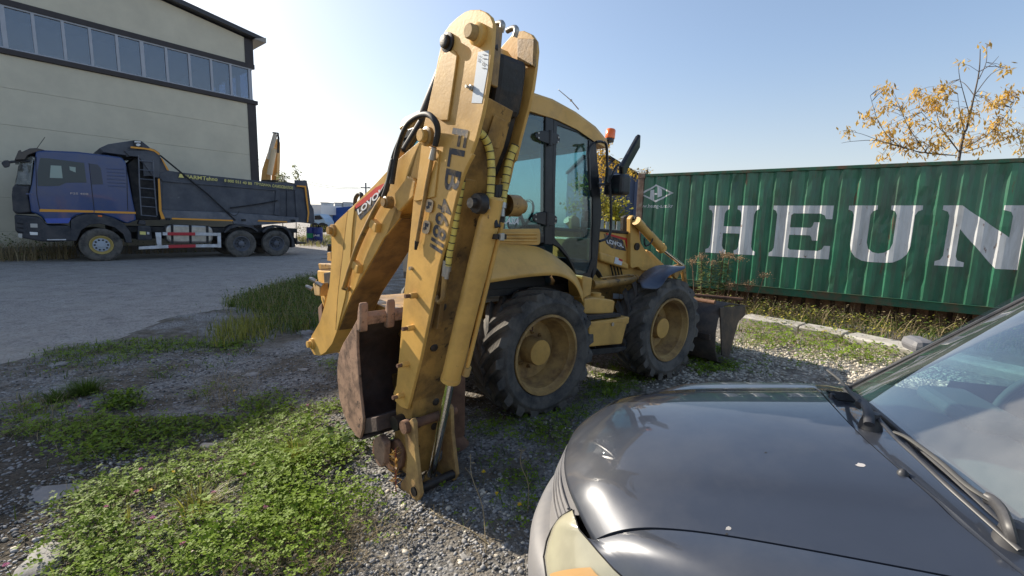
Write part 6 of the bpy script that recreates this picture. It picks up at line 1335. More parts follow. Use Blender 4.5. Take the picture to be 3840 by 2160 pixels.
patch(C5, [(1250, 1470), (1300, 1250), (1600, 1100), (1860, 1100), (2050, 1300), (2000, 1470)], 60, 300, 350, 20, hd=.08, cs=.018, clump=1.3, bw=.005, jit=.1)
patch(C5, [(200, 1460), (240, 1200), (420, 1000), (800, 900), (1200, 800), (1640, 700), (1640, 1100), (1100, 1300)], 120, 500, 500, 20, hd=.09, cs=.018, clump=1.2, bw=.005, jit=.1)
for pts, nn, sz in (([(350, 1400), (450, 1150), (900, 980), (1500, 800), (1640, 900), (1500, 1200), (900, 1400)], 420, .045), ([(330, 940), (600, 880), (1000, 860), (1250, 760), (1000, 720), (500, 740)], 300, .05), ([(520, 620), (640, 600), (640, 670), (500, 670)], 160, .05)):
    X, Y = sample(gp_poly(C5, pts), n=nn, clump=.8, jit=.05); cl.leaf(np.stack([X, Y, GZn(X, Y)+RNG.uniform(.01, .08, len(X))], 1), sz, .35, .5); X, Y = sample(gp_poly(C5, pts), n=nn*2, clump=.4, jit=.05); g.leaf(np.stack([X, Y, GZn(X, Y)+RNG.uniform(.0, .07, len(X))], 1), sz*.9, .3, .45)
patch(C5, [(300, 1460), (420, 1340), (700, 1330), (1100, 1400), (1100, 1470)], 300, 2000, 900, 150, hg=.10, cs=.018, clump=.4, bw=.005)
# under and around the machine, right side
patch(C4, [(730, 720), (850, 800), (1100, 790), (1300, 640), (1490, 520), (1520, 600), (1230, 790), (1080, 1060), (1000, 1240), (930, 1180), (880, 1000), (780, 880)], 420, 1150, 110, hg=.10, cs=.020, clump=.45, bw=.006)
patch(C4, [(480, 880), (760, 880), (900, 1100), (900, 1300), (500, 1300), (440, 1150)], 20, 60, 130, clump=1.1, hd=.10, bw=.005)
patch(C4, [(1250, 540), (1450, 500), (1600, 560), (1480, 660), (1290, 720)], 400, 450, 60, clump=.4, hg=.12)
patch(D, [(1730, 905), (1800, 870), (1850, 880), (1850, 935), (1740, 940)], 500, 900, 80, 100, hg=.10, cs=.03, clump=.3)
patch(D, [(1850, 830), (1960, 810), (2180, 850), (2290, 890), (2200, 925), (2000, 900), (1870, 880)], 150, 420, 260, 120, hg=.14, hc=.12, hd=.20, cs=.035, clump=.9, jit=.15, bw=.01)
patch(D, [(1850, 900), (2200, 900), (2150, 945), (1850, 945)], 40, 120, 80, 40, hg=.10, cs=.03, clump=1.5, jit=.1)
pN = [(lambda p: (p.x, p.y))(CF(x, y, 0)) for x, y in ((-.5, -.9), (8, -.9), (8, .25), (-.5, .25))]
X, Y = sample(pN, 260, clump=.2); g.leaf(np.stack([X, Y, RNG.uniform(.02, .34, len(X))], 1), .05, .2, .6)
X, Y = sample(pN, 260, clump=.6); y2.leaf(np.stack([X, Y, RNG.uniform(.02, .36, len(X))], 1), .045, .2, .6)
X, Y = sample(pN, 200, clump=.3); dr.blades(X, Y, .45, .010, .9)
X, Y = sample(pN, 240, clump=.2); dr.leaf(np.stack([X, Y, RNG.uniform(.02, .40, len(X))], 1), .045, .1, .5)
X, Y = sample(pN, 160); g.blades(X, Y, .26, .014, .9)
pW = [(lambda p: (p.x, p.y))(BF(x, y, 0)) for x, y in ((1, -.6), (20, -.9), (20, 0), (1, 0))]
X, Y = sample(pW, 60); dr.blades(X, Y, .5, .02, .6); X, Y = sample(pW, 70); g.leaf(np.stack([X, Y, RNG.uniform(.02, .7, len(X))], 1), .10, .3, .5)
pL = [(lambda p: (p.x, p.y))(TF(x, y, 0)) for x, y in ((.3, -2.6), (6, -2.6), (6, -.6), (.9, -1.2))]
X, Y = sample(pL, 200); dr.blades(X, Y, .8, .02, .7); X, Y = sample(pL, 170); g.leaf(np.stack([X, Y, RNG.uniform(.02, 1.0, len(X))], 1), .10, .3, .4)
pK = gpoly([(745, 600), (900, 590), (900, 625), (760, 620)]); X, Y = sample(pK, 25); dr.blades(X, Y, .4, .03, .7); X, Y = sample(pK, 20); y2.blades(X, Y, .4, .03, .7)
g.build('grass', M_gr, 'low green grass scattered over the gravel yard'); y2.build('yellow_grass', M_gr2, 'yellow green grass blades standing among the clover')
cl.build('clover', M_clov, 'bright green clover covering the sunlit bank'); dr.build('dry_grass', M_dry, 'pale dry grass and straw lying over the gravel')

# ------------------------------------------------------------------ pebbles
def icos():
    t = (1+5**.5)/2; v = np.array([(-1, t, 0), (1, t, 0), (-1, -t, 0), (1, -t, 0), (0, -1, t), (0, 1, t), (0, -1, -t), (0, 1, -t), (t, 0, -1), (t, 0, 1), (-t, 0, -1), (-t, 0, 1)], float)
    f = np.array([(0, 11, 5), (0, 5, 1), (0, 1, 7), (0, 7, 10), (0, 10, 11), (1, 5, 9), (5, 11, 4), (11, 10, 2), (10, 7, 6), (7, 1, 8), (3, 9, 4), (3, 4, 2), (3, 2, 6), (3, 6, 8), (3, 8, 9), (4, 9, 5), (2, 4, 11), (6, 2, 10), (8, 6, 7), (9, 8, 1)])
    return v/np.linalg.norm(v[0]), f
IV, IF = icos()
def pebbles(name, X, Y, r, m, label, flat=.55):
    n = len(X); S = np.minimum(r*RNG.lognormal(0, .42, n), 1.9*r); A = RNG.uniform(0, 2*np.pi, n); ca, sa = np.cos(A), np.sin(A)
    sc = np.stack([RNG.uniform(.8, 1.35, n), RNG.uniform(.6, 1.0, n), flat*RNG.uniform(.6, 1.2, n)], 1)*S[:, None]
    V = IV[None]*(1+RNG.normal(0, .13, (n, 12, 1)))*sc[:, None]
    x = V[..., 0]*ca[:, None]-V[..., 1]*sa[:, None]; y = V[..., 0]*sa[:, None]+V[..., 1]*ca[:, None]
    V = np.stack([x+X[:, None], y+Y[:, None], V[..., 2]+(GZn(X, Y)+S*flat*.25)[:, None]], -1)
    F = (IF[None]+np.arange(n)[:, None, None]*12).reshape(-1, 3)
    me = mesh_np(name, V.reshape(-1, 3), F, m, 3); o = bpy.data.objects.new(name, me); COL.objects.link(o); return tag(o, label, kind='stuff')
M_peb = mat('grey_pebble', (.21, .205, .20), .85, objrand=.75); M_pebw = mat('pale_pebble', (.46, .415, .34), .85, objrand=.45)
pl = [(-5.5, 1), (-.2, 1), (1.3, 2.2), (1.5, 3.2), (-.8, 5.5), (-4, 6), (-7, 4)]
X, Y = sample(pl, 620, jit=.02); pebbles('gravel', X, Y, .0095, M_peb, 'grey gravel lying loose over the dark soil')
X, Y = sample([(-3.4, 1), (-.2, .9), (.8, 2.0), (0, 2.8), (-3.0, 3.2)], 1900, jit=.02); pebbles('gravel', X, Y, .0065, M_peb, 'fine grey gravel in front of the digging arm')
X, Y = sample([(-3.4, 1), (-.2, .9), (.8, 2.0), (0, 2.8), (-3.0, 3.2)], 90, jit=.02); pebbles('gravel', X, Y, .010, M_pebw, 'pale stones among the grey gravel')
X, Y = sample(P_WHITE if False else gpoly([(1840, 850), (2300, 880), (2500, 1000), (1950, 960), (1500, 960), (1480, 930), (1700, 940)]), 900, jit=.1, clump=.2); pebbles('pale_gravel', X, Y, .015, M_pebw, 'pale crushed stone between the loader bucket and the kerb beams')
X, Y = sample(gpoly([(1350, 1060), (1430, 1070), (1420, 1110), (1330, 1100)]), 500, jit=.04); pebbles('pale_gravel', X, Y, .013, M_pebw, 'patch of pale stones by the rear wheel')
X, Y = sample(gpoly([(900, 1300), (1300, 1180), (1330, 1300), (1200, 1449), (900, 1449)]), 120, jit=.03); pebbles('pale_gravel', X, Y, .011, M_pebw, 'pale stones before the foot of the digging arm')
def rock(c, x, y, r, label, m=None, flat=.4):
    p = GPT(c, x, y); bm = bmesh.new(); bmesh.ops.create_icosphere(bm, subdivisions=3, radius=1)
    sd = random.random()*9
    for v in bm.verts:
        q = v.co.copy(); k = 1+.16*math.sin(3*q.x+sd)+.12*math.sin(5*q.y+2*sd)+.08*math.sin(9*q.z+7*q.x+sd)
        v.co = Vector((q.x*1.25*k, q.y*.85*k, max(-.3, min(.75, q.z*k))*flat))*r
    me = bpy.data.meshes.new('rock'); bm.to_mesh(me); bm.free(); me.materials.append(m or mat('grey_rock', (.26, .25, .245), .85, var=.3, vscale=12, dirt=(.12, .11, .10), dscale=12, damt=.5, bump=.004, bscale=40))
    me.polygons.foreach_set('use_smooth', [True]*len(me.polygons)); me.set_sharp_from_angle(angle=R_(28))
    o = bpy.data.objects.new('rock', me); COL.objects.link(o); o.location = p; o.rotation_euler = (0, 0, sd); tag(o, label, 'rock')
M_prock = mat('pale_rock', (.27, .26, .245), .85, var=.2, vscale=12, dirt=(.22, .20, .18), dscale=10, damt=.5, bump=.003, bscale=40)
rock(C5, 1428, 308, .10, 'grey rounded rock on the ground left of the boom foot', flat=.6)
rock(C5, 968, 828, .045, 'flat pale stone in the shaded clover, middle left', M_prock, .3)
rock(C5, 1175, 497, .07, 'flat light stone on dark gravel left of the bucket', M_prock, .3)
rock(C5, 195, 1370, .10, 'pale slab stone in the lower left corner', M_prock, .35)
rock(C5, 280, 467, .09, 'thin pale stone beside the packed road', M_prock, .25)
rock(C5, 1420, 482, .05, 'small pale stone nearest the bucket back', M_prock, .4)
rock(C5, 250, 1060, .11, 'wide flat grey stone half sunk in gravel, lower left', None, .15)
rock(C4, 735, 1360, .022, 'small white stone in the gravel before the car bumper', M_prock, .6)

# ------------------------------------------------------------------ flowers and single plants
def flower(c, x, y, h, kind, lab=None):
    p = GPT(c, x, y)
    q = ground_pt(*c(x, y), p.z+h); q = Vector((q.x, q.y, p.z+h)); base = Vector((q.x+random.uniform(-.02, .02), q.y+.02, gz(q.x, q.y)))
    e = empty('clover_flower' if kind == 'pink' else 'dandelion_flower', base, lab, 'flower', 'pink clover flowers in the grass' if kind == 'pink' else 'yellow flowers in the grass')
    MB().tube([base, base.lerp(q, .5)+Vector((.005, 0, 0)), q], .0015, 5).build('stem', M_gr, e)
    if kind == 'pink':
        L = Leaves(); n = 70; th = RNG.uniform(0, 2*np.pi, n); ph = np.arccos(RNG.uniform(-.3, 1, n)); C_ = np.array(q)+np.stack([np.sin(ph)*np.cos(th), np.sin(ph)*np.sin(th), np.cos(ph)], 1)*.006
        L.leaf(C_, .009, .6, .4, th); L.build('petals', mat('clover_pink', (.55, .22, .36), .6, objrand=.3, backlit=.3), None, None, e)
    else:
        L = Leaves(); n = 46; th = RNG.uniform(0, 2*np.pi, n); C_ = np.repeat(np.array(q)[None], n, 0); L.leaf(C_, .014, .35, .35, th); L.build('petals', mat('dandelion_yellow', (.85, .62, .03), .5, backlit=.3), None, None, e)
for x, y, lb in ((372, 655, 'pink clover flower alone in the shaded grass, upper left of the clover'), (1332, 910, 'pink clover flower beside the sunlit yellow green tuft'), (1185, 928, 'pink clover flower left of the sunlit tuft, near the shade edge'),
                 (1143, 972, 'pink clover flower just right of the bent grass tuft'), (930, 988, 'pink clover flower at the top left of the bent grass tuft'), (658, 950, 'faded pink clover flower at the upper edge of the sunlit bank'),
                 (640, 1055, 'larger pink clover flower of the close pair near the gravel edge'), (618, 1070, 'smaller pink clover flower of the close pair near the gravel edge'), (495, 1128, 'pink clover flower nearest the half sunk flat stone'),
                 (715, 1178, 'pink clover flower below the close pair, in dense leaves'), (1243, 1128, 'pink clover flower lowest before the bucket, in bright clover'), (857, 1298, 'pink clover flower at the bottom middle of the clover bank'),
                 (28, 1400, 'pink clover flower at the lower left corner beside the slab stone'), (1440, 650, 'pink clover flower in shade left of the bucket'), (1070, 412, 'tiny pink clover flower below the tall yellow grass'), (1000, 1058, 'pink clover flower inside the bent grass tuft')): flower(C5, x, y, .09, 'pink', lb)
for x, y, lb in ((1535, 788, 'yellow flower beside the large leaves at the bucket foot'), (705, 1048, 'yellow flower right of the pair of pink clover flowers'), (808, 963, 'yellow flower at the shade edge above the clover bank'), (1098, 582, 'tiny yellow flower in the dry grass left of the bucket')): flower(C5, x, y, .08, 'yellow', lb)
for x, y, lb in ((877, 1093, 'brightest yellow flower on the gravel between arm and car'), (975, 1140, 'small yellow flower nearest the car bumper'), (820, 1000, 'small yellow flower below the rear wheel')): flower(C4, x, y, .10, 'yellow', lb)
def tuft(c, x, y, r, n, h, m, label, w=.008, bend=.9):
    p = GPT(c, x, y); e = empty('grass_tuft', p, label, 'grass tuft')
    X = p.x+RNG.normal(0, r*.4, n); Y = p.y+RNG.normal(0, r*.4, n); az = np.arctan2(Y-p.y, X-p.x)+RNG.normal(0, .5, n)
    L = Leaves(); L.blades(X, Y, h, w, bend, az=az); L.build('blades', m, None, None, e); return e
tuft(C5, 405, 590, .13, 420, .17, M_gr, 'dense green grass tuft standing alone on shaded gravel', .007)
tuft(C5, 265, 625, .12, 220, .12, M_gr, 'smaller sprawling green tuft left of the dense tuft')
tuft(C5, 1400, 930, .09, 160, .20, M_gr2, 'sunlit yellow green grass tuft behind the clover bank', .007, .6)
tuft(C5, 930, 1130, .13, 200, .16, M_gr2, 'sunlit grass tuft with bent blades in the clover', .007, 1.2)
tuft(C5, 600, 1210, .03, 14, .15, M_gr2, 'few upright yellow blades at the gravel edge', .008, .1)
tuft(C5, 1085, 185, .10, 120, .14, M_gr, 'small green tuft by the packed road edge')
# broad leaves beside the bucket
L = Leaves(); e = empty('broadleaf_weed', GPT(C5, 1600, 830), 'large rounded pale green leaves growing under the curled bucket', 'weed')
p = GPT(C5, 1610, 850); n = 70; X = p.x+RNG.normal(0, .11, n); Y = p.y+RNG.normal(0, .10, n); L.leaf(np.stack([X, Y, RNG.uniform(.03, .20, n)], 1), .055, .3, .95); L.build('leaves', mat('big_leaf', (.11, .17, .045), .7, spec=.2, objrand=.3, backlit=.35), None, None, e)
e = empty('reddish_seedling', GPT(C5, 1790, 1180), 'reddish seedling with narrow leaves at the foot of the yellow power link', 'seedling'); L = Leaves()
p = HF(-.22, -.06, 0); p = Vector((p.x, p.y, gz(p.x, p.y)))
e.location = p; MB().tube([p, p+Vector((.0, 0, .30))], .004, 6).build('stem', mat('red_stem', (.28, .07, .05), .6), e)
for k in range(16):
    L.leaf(np.array([[p.x, p.y, p.z+.05+k*.016]]*3), .055, .5, .25)
L.build('leaves', mat('red_leaf', (.34, .20, .06), .5, objrand=.4, backlit=.4), None, None, e)
# tall dry stalks on the gravel in front of the arm
for (x0, y0, x1, y1), lb in (((830, 1340, 765, 920), 'tall thin dry stalk rising before the digging arm'), ((1010, 1180, 985, 900), 'thin green stalk with small buds by the rear wheel'), ((860, 1320, 590, 1160), 'fallen dry stalk lying across the gravel')):
    a = GPT(C4, x0, y0); d_ = ground_pt(*C4(x1, y1), .05 if 'fallen' in lb else .34); top = Vector((d_.x, d_.y, .05 if 'fallen' in lb else .34))
    e = empty('dry_stalk', a, lb, 'stalk'); P = catmull([a, a.lerp(top, .4)+Vector((.02, 0, .01)), a.lerp(top, .75)+Vector((-.015, 0, 0)), top], 4)
    MB().tube(P, [.003]*(len(P)-4)+[.0025, .002, .002, .0015], 5).build('stem', M_dry, e)
    for k in (5, 8, 10): MB().tube([P[k], P[k]+Vector((random.uniform(-.05, .05), .02, .04))], .0015, 4).build('twig', M_dry, e)
    L = Leaves(); L.leaf(np.array([list(P[k]) for k in (4, 6, 8, 9, 10, 11, 11, 11)]), .03, .6, .3); L.build('leaves', M_dry, None, None, e)
# goldenrod-like weeds before the container
M_gold = mat('weed_leaf', (.14, .17, .06), .55, objrand=.35, backlit=.35); M_seed = mat('dry_flower_head', (.36, .24, .14), .85, objrand=.35, backlit=.3)
wd_lab = ['brown seeded weed stem left of the leafy clump', 'leafy tall weed, leftmost of the green clump before the container', 'leafy weed in the middle of the clump, lower than its neighbours', 'tallest leafy weed with dry pale head before the letter H', 'leafy weed leaning right behind the tallest one', 'bare leaning weed stem right of the leafy clump', 'short brown weed with one dry head below the letter H', 'leaning brown weed with a dry head below the letter E', 'low brown weed close to the loader bucket edge']
base_w = [(640, 1270), (720, 1290), (770, 1290), (840, 1285), (880, 1285), (1000, 1290), (1085, 1290), (1110, 1290), (920, 1290)]
top_w = [(622, 955), (702, 912), (790, 965), (888, 898), (938, 905), (1024, 932), (1105, 1140), (1237, 1075), (945, 1150)]
for k in range(9):
    of = -.55-.05*(k % 3); b0 = CF(*CF.y_hit(CA(*base_w[k]), of)); b0.z = 0
    t0 = CF(*CF.y_hit(CA(*top_w[k]), of+random.uniform(-.1, .1)))
    e = empty('weed_plant', b0, wd_lab[k], 'weed', 'tall weeds before the container'); P = catmull([b0, b0.lerp(t0, .35)+Vector((random.uniform(-.03, .03), 0, 0)), b0.lerp(t0, .7)+Vector((random.uniform(-.02, .02), 0, 0)), t0], 5)
    MB().tube(P, .008, 5).build('stem', M_brown, e)
    leafy = k in (1, 2, 3, 4); H_ = (t0-b0)
    n = 150 if leafy else 40; tt = RNG.uniform(.38 if leafy else .1, .93, n); C_ = np.array([list(b0.lerp(t0, float(t))) for t in tt])
    L = Leaves(); L.leaf(C_, .12 if leafy else .05, .15, .22, droop=.25); L.build('leaves', M_gold if leafy else M_brown, None, None, e)
    L = Leaves(); n = 150; C_ = np.array(list(t0))+RNG.normal(0, 1, (n, 3))*np.array([.055, .055, .035]); L.leaf(C_, .035, .5, .5); L.build('seed_head', M_seed, None, 'stuff', e)
# umbel weed by the container, right
b0 = ground_pt(*WS(1045, 470), .1); yv = b0.y; b0 = Vector((b0.x, yv, 0)); e = empty('umbel_weed', b0, 'thin forked dry umbel weed before the container, right of the letter U', 'weed')
J = hit(*WS(1060, 350), Vector((0, yv, 0)), Vector((0, 1, 0)))
MB().tube([b0, J], .006, 5).build('stem', M_dry, e)
for u, v in ((1020, 295), (1045, 285), (1075, 290), (1110, 290), (1140, 295)):
    q = hit(*WS(u, v), Vector((0, yv, 0)), Vector((0, 1, 0))); MB().tube([J, q], .003, 4).build('twig', M_dry, e)
    L = Leaves(); L.leaf(np.array(list(q))+RNG.normal(0, .02, (24, 3))*np.array([1, 1, .3]), .02, .6, .5); L.build('seed_head', M_seed, None, 'stuff', e)

# ------------------------------------------------------------------ trees
M_bark = mat('bark', (.10, .08, .065), .9, var=.3, vscale=8, bump=.004, bscale=20)
M_lor = mat('orange_leaf', (.62, .40, .09), .6, objrand=.4, backlit=.45); M_lye = mat('yellow_leaf', (.55, .36, .05), .6, objrand=.35, backlit=.45); M_lyg = mat('yellowgreen_leaf', (.38, .34, .05), .6, objrand=.4, backlit=.45)
def on_depth(uv, yv): return hit(uv[0], uv[1], Vector((0, yv, 0)), Vector((0, 1, 0)))
def tree(name, c, base, yv, trunk, branches, clusters, m, label, lsize=.13, nl=60, spread=.28, r0=.06, droop=.5, depth=.8, asp=.3):
    b0 = on_depth(c(*base), yv); b0.z = 0; e = empty(name, b0, label, 'tree')
    T = catmull([b0]+[on_depth(c(*p), yv) for p in trunk], 5); n = len(T)
    MB().tube(T, [r0*(1-.85*i/n) for i in range(n)], 8).build('trunk', M_bark, e, smooth=60)
    ends = []
    for br in branches:
        dy = random.uniform(-depth, depth); P = [on_depth(c(*p), yv+dy*i/(len(br)-1)) for i, p in enumerate(br)]
        C_ = catmull(P, 4); k = len(C_); MB().tube(C_, [r0*.30*(1-.75*i/k) for i in range(k)], 5).build('branch', M_bark, e, smooth=60)
        ends.append((C_, yv+dy))
    L = Leaves(); tw = MB()
    for (x, y, rx, ry, w) in clusters:
        dy = random.uniform(-depth, depth)*.6; k = max(3, int(nl*w))
        for _ in range(max(2, int(k/9))):
            q = on_depth(c(x+random.gauss(0, rx*.55), y+random.gauss(0, ry*.55)), yv+dy+random.uniform(-.25, .25))
            best = min(((p-q).length, i, j) for i, (C_, _) in enumerate(ends) for j, p in enumerate(C_)) if ends else None
            if best and best[0] < 2.5: s0 = ends[best[1]][0][best[2]]; tw.tube([s0, s0.lerp(q, .5)+Vector((0, 0, .04)), q], [.006, .005, .003], 4)
            L.leaf(np.array(list(q))+RNG.normal(0, spread*.35, (9, 3)), lsize, -.2, asp, droop=droop)
    L.build('crown', m, None, None, e)
    if tw.v: tw.build('twigs', M_bark, e, kind='stuff')
    return e
tree('orange_leaved_tree', R3, (1555, 760), 9.6+4.2, [(1560, 640), (1590, 530), (1615, 420), (1640, 300), (1645, 205)],
     [[(1560, 640), (1500, 560), (1400, 470), (1390, 380)], [(1545, 650), (1420, 640), (1260, 600), (1150, 560), (1075, 545)], [(1545, 650), (1330, 620), (1230, 530), (1185, 400)], [(1560, 640), (1480, 530), (1460, 430), (1490, 360)], [(1580, 560), (1560, 470), (1550, 390)], [(1600, 480), (1560, 330), (1555, 265)], [(1620, 400), (1690, 310), (1760, 280)], [(1640, 300), (1690, 270), (1722, 235)], [(1570, 620), (1680, 560), (1760, 470), (1800, 400)], [(1565, 640), (1700, 600), (1800, 560)], [(1400, 640), (1230, 590), (1120, 590), (1065, 598)], [(1430, 650), (1350, 540), (1310, 450)], [(1620, 400), (1580, 350), (1545, 335)], [(1640, 330), (1670, 260), (1672, 190)]],
     [(1245, 365, 22, 18, 1.0), (1250, 440, 40, 25, 1.2), (1190, 490, 35, 20, 1.0), (1090, 548, 25, 12, .5), (1385, 385, 25, 25, 1.2), (1325, 445, 18, 12, .4), (1460, 430, 42, 35, 3.2), (1490, 370, 28, 22, 1.6), (1370, 500, 50, 35, 1.5), (1260, 540, 50, 35, 1.3), (1250, 600, 40, 25, 1.3), (1350, 600, 60, 35, 2.4), (1500, 530, 60, 40, 2.0), (1590, 470, 45, 40, 1.8), (1690, 430, 40, 35, 1.8), (1770, 400, 30, 35, 1.6), (1690, 510, 55, 40, 2.2), (1790, 540, 40, 35, 1.3), (1600, 600, 70, 30, 2.6), (1450, 610, 60, 30, 2.0), (1750, 290, 20, 15, .5), (1700, 570, 50, 25, 1.3), (1820, 610, 25, 25, .8), (1255, 650, 40, 10, .5), (1565, 262, 8, 10, .15), (1672, 188, 7, 6, .1)],
     M_lor, 'bare topped tree with sparse orange autumn leaves behind the green container',   .17, 72, .26, .042, .5, .7, .30)
tree('yellow_leaved_tree', A5, (800, 1100), 15.5, [(800, 900), (800, 700), (795, 500), (790, 360)], [[(800, 700), (770, 560), (760, 430)], [(800, 600), (830, 480), (820, 380)], [(800, 850), (880, 820), (930, 790)]],
     [(790, 400, 45, 60, 3.5), (790, 480, 50, 50, 3.0), (780, 560, 40, 40, 2.0), (820, 350, 30, 25, 1.2), (760, 640, 50, 40, 1.5), (900, 520, 40, 35, .9), (1000, 575, 40, 14, 1.0)], M_lye, 'slender yellow leaved tree just right of the cab, behind the mirrors', .16, 40, .26, .05, .4, .6, .4)
tree('yellow_leaved_bush', A5, (870, 1150), 13.5, [(870, 1000), (865, 900)], [[(865, 950), (800, 860), (790, 790)], [(870, 950), (930, 870), (950, 800)], [(866, 930), (860, 840), (860, 780)]],
     [(820, 830, 50, 45, 4.5), (890, 850, 50, 45, 4.5), (850, 920, 60, 40, 4.0), (930, 900, 30, 40, 2.0), (940, 780, 20, 30, 1.0), (810, 750, 30, 20, 1.0), (930, 700, 18, 50, 1.2), (620, 700, 40, 50, 2.0), (600, 820, 60, 40, 2.0), (650, 640, 40, 40, 1.2)], M_lyg, 'bushy yellow green tree low behind the cab and mirrors', .13, 60, .26, .05, .3, .6, .5)
tree('yellow_twig_tree', CA, (235, 330), 14.5, [(240, 260), (245, 190), (250, 150)], [[(240, 250), (225, 200), (222, 180)]], [(235, 200, 25, 12, 1.0), (110, 195, 30, 10, 1.0), (250, 175, 12, 8, .4)], M_lye, 'few yellow leaves showing over the left end of the container', .11, 30, .2, .03, .4, .4, .4)
tree('young_poplar', T2, (1530, 1000), 30, [(1530, 700), (1532, 560), (1525, 380)], [], [(1520, 400, 12, 15, .7), (1530, 450, 16, 20, 1.0), (1538, 490, 16, 20, 1.0), (1530, 530, 14, 16, .8)], mat('hazy_leaf', (.22, .24, .12), .6, objrand=.3, backlit=.4), 'thin leafy sapling top above the tail of the dump truck', .22, 30, .22, .03, .3, .2, .5)
tree('young_poplar', T2, (1390, 1000), 29, [(1390, 700), (1392, 560), (1385, 460)], [[(1390, 640), (1360, 540), (1350, 470)], [(1390, 640), (1415, 550), (1420, 500)]], [(1365, 490, 22, 25, 1.3), (1395, 530, 28, 25, 1.8), (1385, 565, 35, 12, 1.3), (1415, 500, 12, 12, .4)], MATS['hazy_leaf'], 'wider leafy sapling just right of the excavator boom', .22, 30, .22, .03, .3, .2, .5)

# ------------------------------------------------------------------ things in the distance
def wall_on(c, pts, yv, th, name, m, par): P = [on_depth(c(*p), yv) for p in pts]; return MB().prism(P, (0, th, 0)).build(name, m, par)
YE = 34
e = empty('excavator', on_depth(T2(1250, 560), YE)-Vector((0, 0, on_depth(T2(1250, 560), YE).z)), 'raised orange yellow excavator boom showing above the dump truck beside the warehouse', 'excavator')
M_exc = mat('excavator_yellow', (.62, .36, .12), .5, dirt=(.3, .2, .12), dscale=2, damt=.3)
wall_on(T2, [(1165, 560), (1178, 440), (1235, 262), (1275, 190), (1300, 200), (1262, 330), (1235, 470), (1232, 560)], YE, .5, 'boom', M_exc, e)
wall_on(T2, [(1275, 560), (1285, 330), (1295, 150), (1325, 110), (1340, 150), (1338, 330), (1328, 560)], YE+.6, .4, 'stick', M_exc, e)
MB().tube([on_depth(T2(1318, 60), YE), on_depth(T2(1270, 230), YE), on_depth(T2(1252, 330), YE)], .16, 8).build('boom_cylinder', mat('pale_steel', (.55, .52, .46), .4, .3), e, smooth=50)
MB().tube([on_depth(T2(1305, 220), YE), on_depth(T2(1255, 490), YE)], .20, 8).build('boom_cylinder', mat('cream_cylinder', (.66, .55, .38), .5), e, smooth=50)
MB().tube([on_depth(T2(*p), YE) for p in ((1290, 50), (1345, 55), (1350, 110), (1345, 260))], .07, 6).build('hose', M_tblk, e)
wall_on(T2, [(1168, 540), (1340, 545), (1345, 610), (1165, 600)], YE-.4, 3, 'upper_body', M_tblk, e)
wall_on(T2, [(1130, 620), (1420, 640), (1420, 900), (1130, 900)], YE-.2, 3, 'undercarriage', M_tblk, e)
dl = [('dark blue steel drum with a green label and yellow flowers on top, behind the truck tail', (1655, 1735), True), ('dark blue steel drum with white letters, right one of the pair behind the truck', (1745, 1838), False)]
M_drum = mat('drum_blue', (.012, .03, .20), .4, dirt=(.05, .06, .12), dscale=4, damt=.4)
gd = ground_pt(*T2(1745, 1205)); sdw = gd.y*(1/FPX/2.787)
for lab, (u0, u1), grn in dl:
    a = ground_pt(*T2((u0+u1)/2, 1203)); a = Vector((a.x, gd.y, 0)); r_ = (u1-u0)/2*sdw*1.02; h_ = 165*sdw
    e = empty('oil_drum', a, ' '.join(lab.split()[:16]), 'drum', 'blue drums behind the truck')
    MB().lathe(a, (0, 0, 1), [(.001, 0), (r_, 0), (r_, h_*.3), (r_*1.03, h_*.32), (r_, h_*.34), (r_, h_*.64), (r_*1.03, h_*.66), (r_, h_*.68), (r_, h_), (r_*.96, h_), (r_*.96, h_-.04), (.001, h_-.04)], 28).build('drum_shell', M_drum, e, smooth=35)
    rr = r_*1.035
    if grn: MB().grid([[(a.x+rr*math.sin(t), a.y-rr*math.cos(t), z) for z in (h_*.34, h_*.62)] for t in np.linspace(-1.5, 1.4, 14)]).build('label_band', mat('label_green', (.02, .26, .10), .5), e)
    else:
        tv_, tf_ = text_shape('JAE', .03); MB().add([(a.x+rr*math.sin((x_-.5)*1.5), a.y-rr*math.cos((x_-.5)*1.5), h_*(.42+.14*y_)) for x_, y_ in tv_], tf_).build('drum_lettering', M_white, e, recalc=False)
L = Leaves(); e = empty('flowering_weed', Vector((gd.x-.2, gd.y+.25, 0)), 'yellow flowering weeds standing behind and over the blue drums', 'weed')
n = 420; X = gd.x-.1+RNG.uniform(-1.7, .7, n); Y = gd.y+RNG.uniform(.3, .9, n); L.leaf(np.stack([X, Y, RNG.uniform(.3, 1.25, n)], 1), .12, .3, .6); L.build('leaves', M_lyg, None, None, e)
YT = 47
e = empty('white_lorry', on_depth(A6(210, 330), YT), 'white box lorry with a pale blue cab far behind the drums', 'lorry'); e.location.z = 0
wall_on(A6, [(120, 138), (214, 140), (214, 215), (120, 215)], YT, 6, 'cargo_box', mat('lorry_white', (.7, .7, .7), .5), e)
wall_on(A6, [(130, 213), (205, 213), (232, 240), (250, 275), (250, 318), (130, 318)], YT-.5, 2.2, 'cab', mat('lorry_paleblue', (.35, .48, .62), .4), e)
wall_on(A6, [(165, 225), (205, 222), (228, 250), (200, 256), (165, 256)], YT-.55, .05, 'window', M_tblk, e)
for u in (165, 225): MB().lathe(on_depth(A6(u, 318), YT-.6), (0, 1, 0), [(.001, 0), (.5, 0), (.5, .4)], 16).build('wheel', M_tblk, e)
e = empty('curtain_sider_lorry', on_depth(A6(350, 340), YT+4), 'lorry with a grey cab and long blue tarpaulin sides in the distance', 'lorry'); e.location.z = 0
wall_on(A6, [(276, 170), (470, 150), (470, 290), (276, 282)], YT+4, 2.5, 'tarpaulin_box', mat('tarpaulin_blue', (.02, .07, .28), .5, var=.2), e)
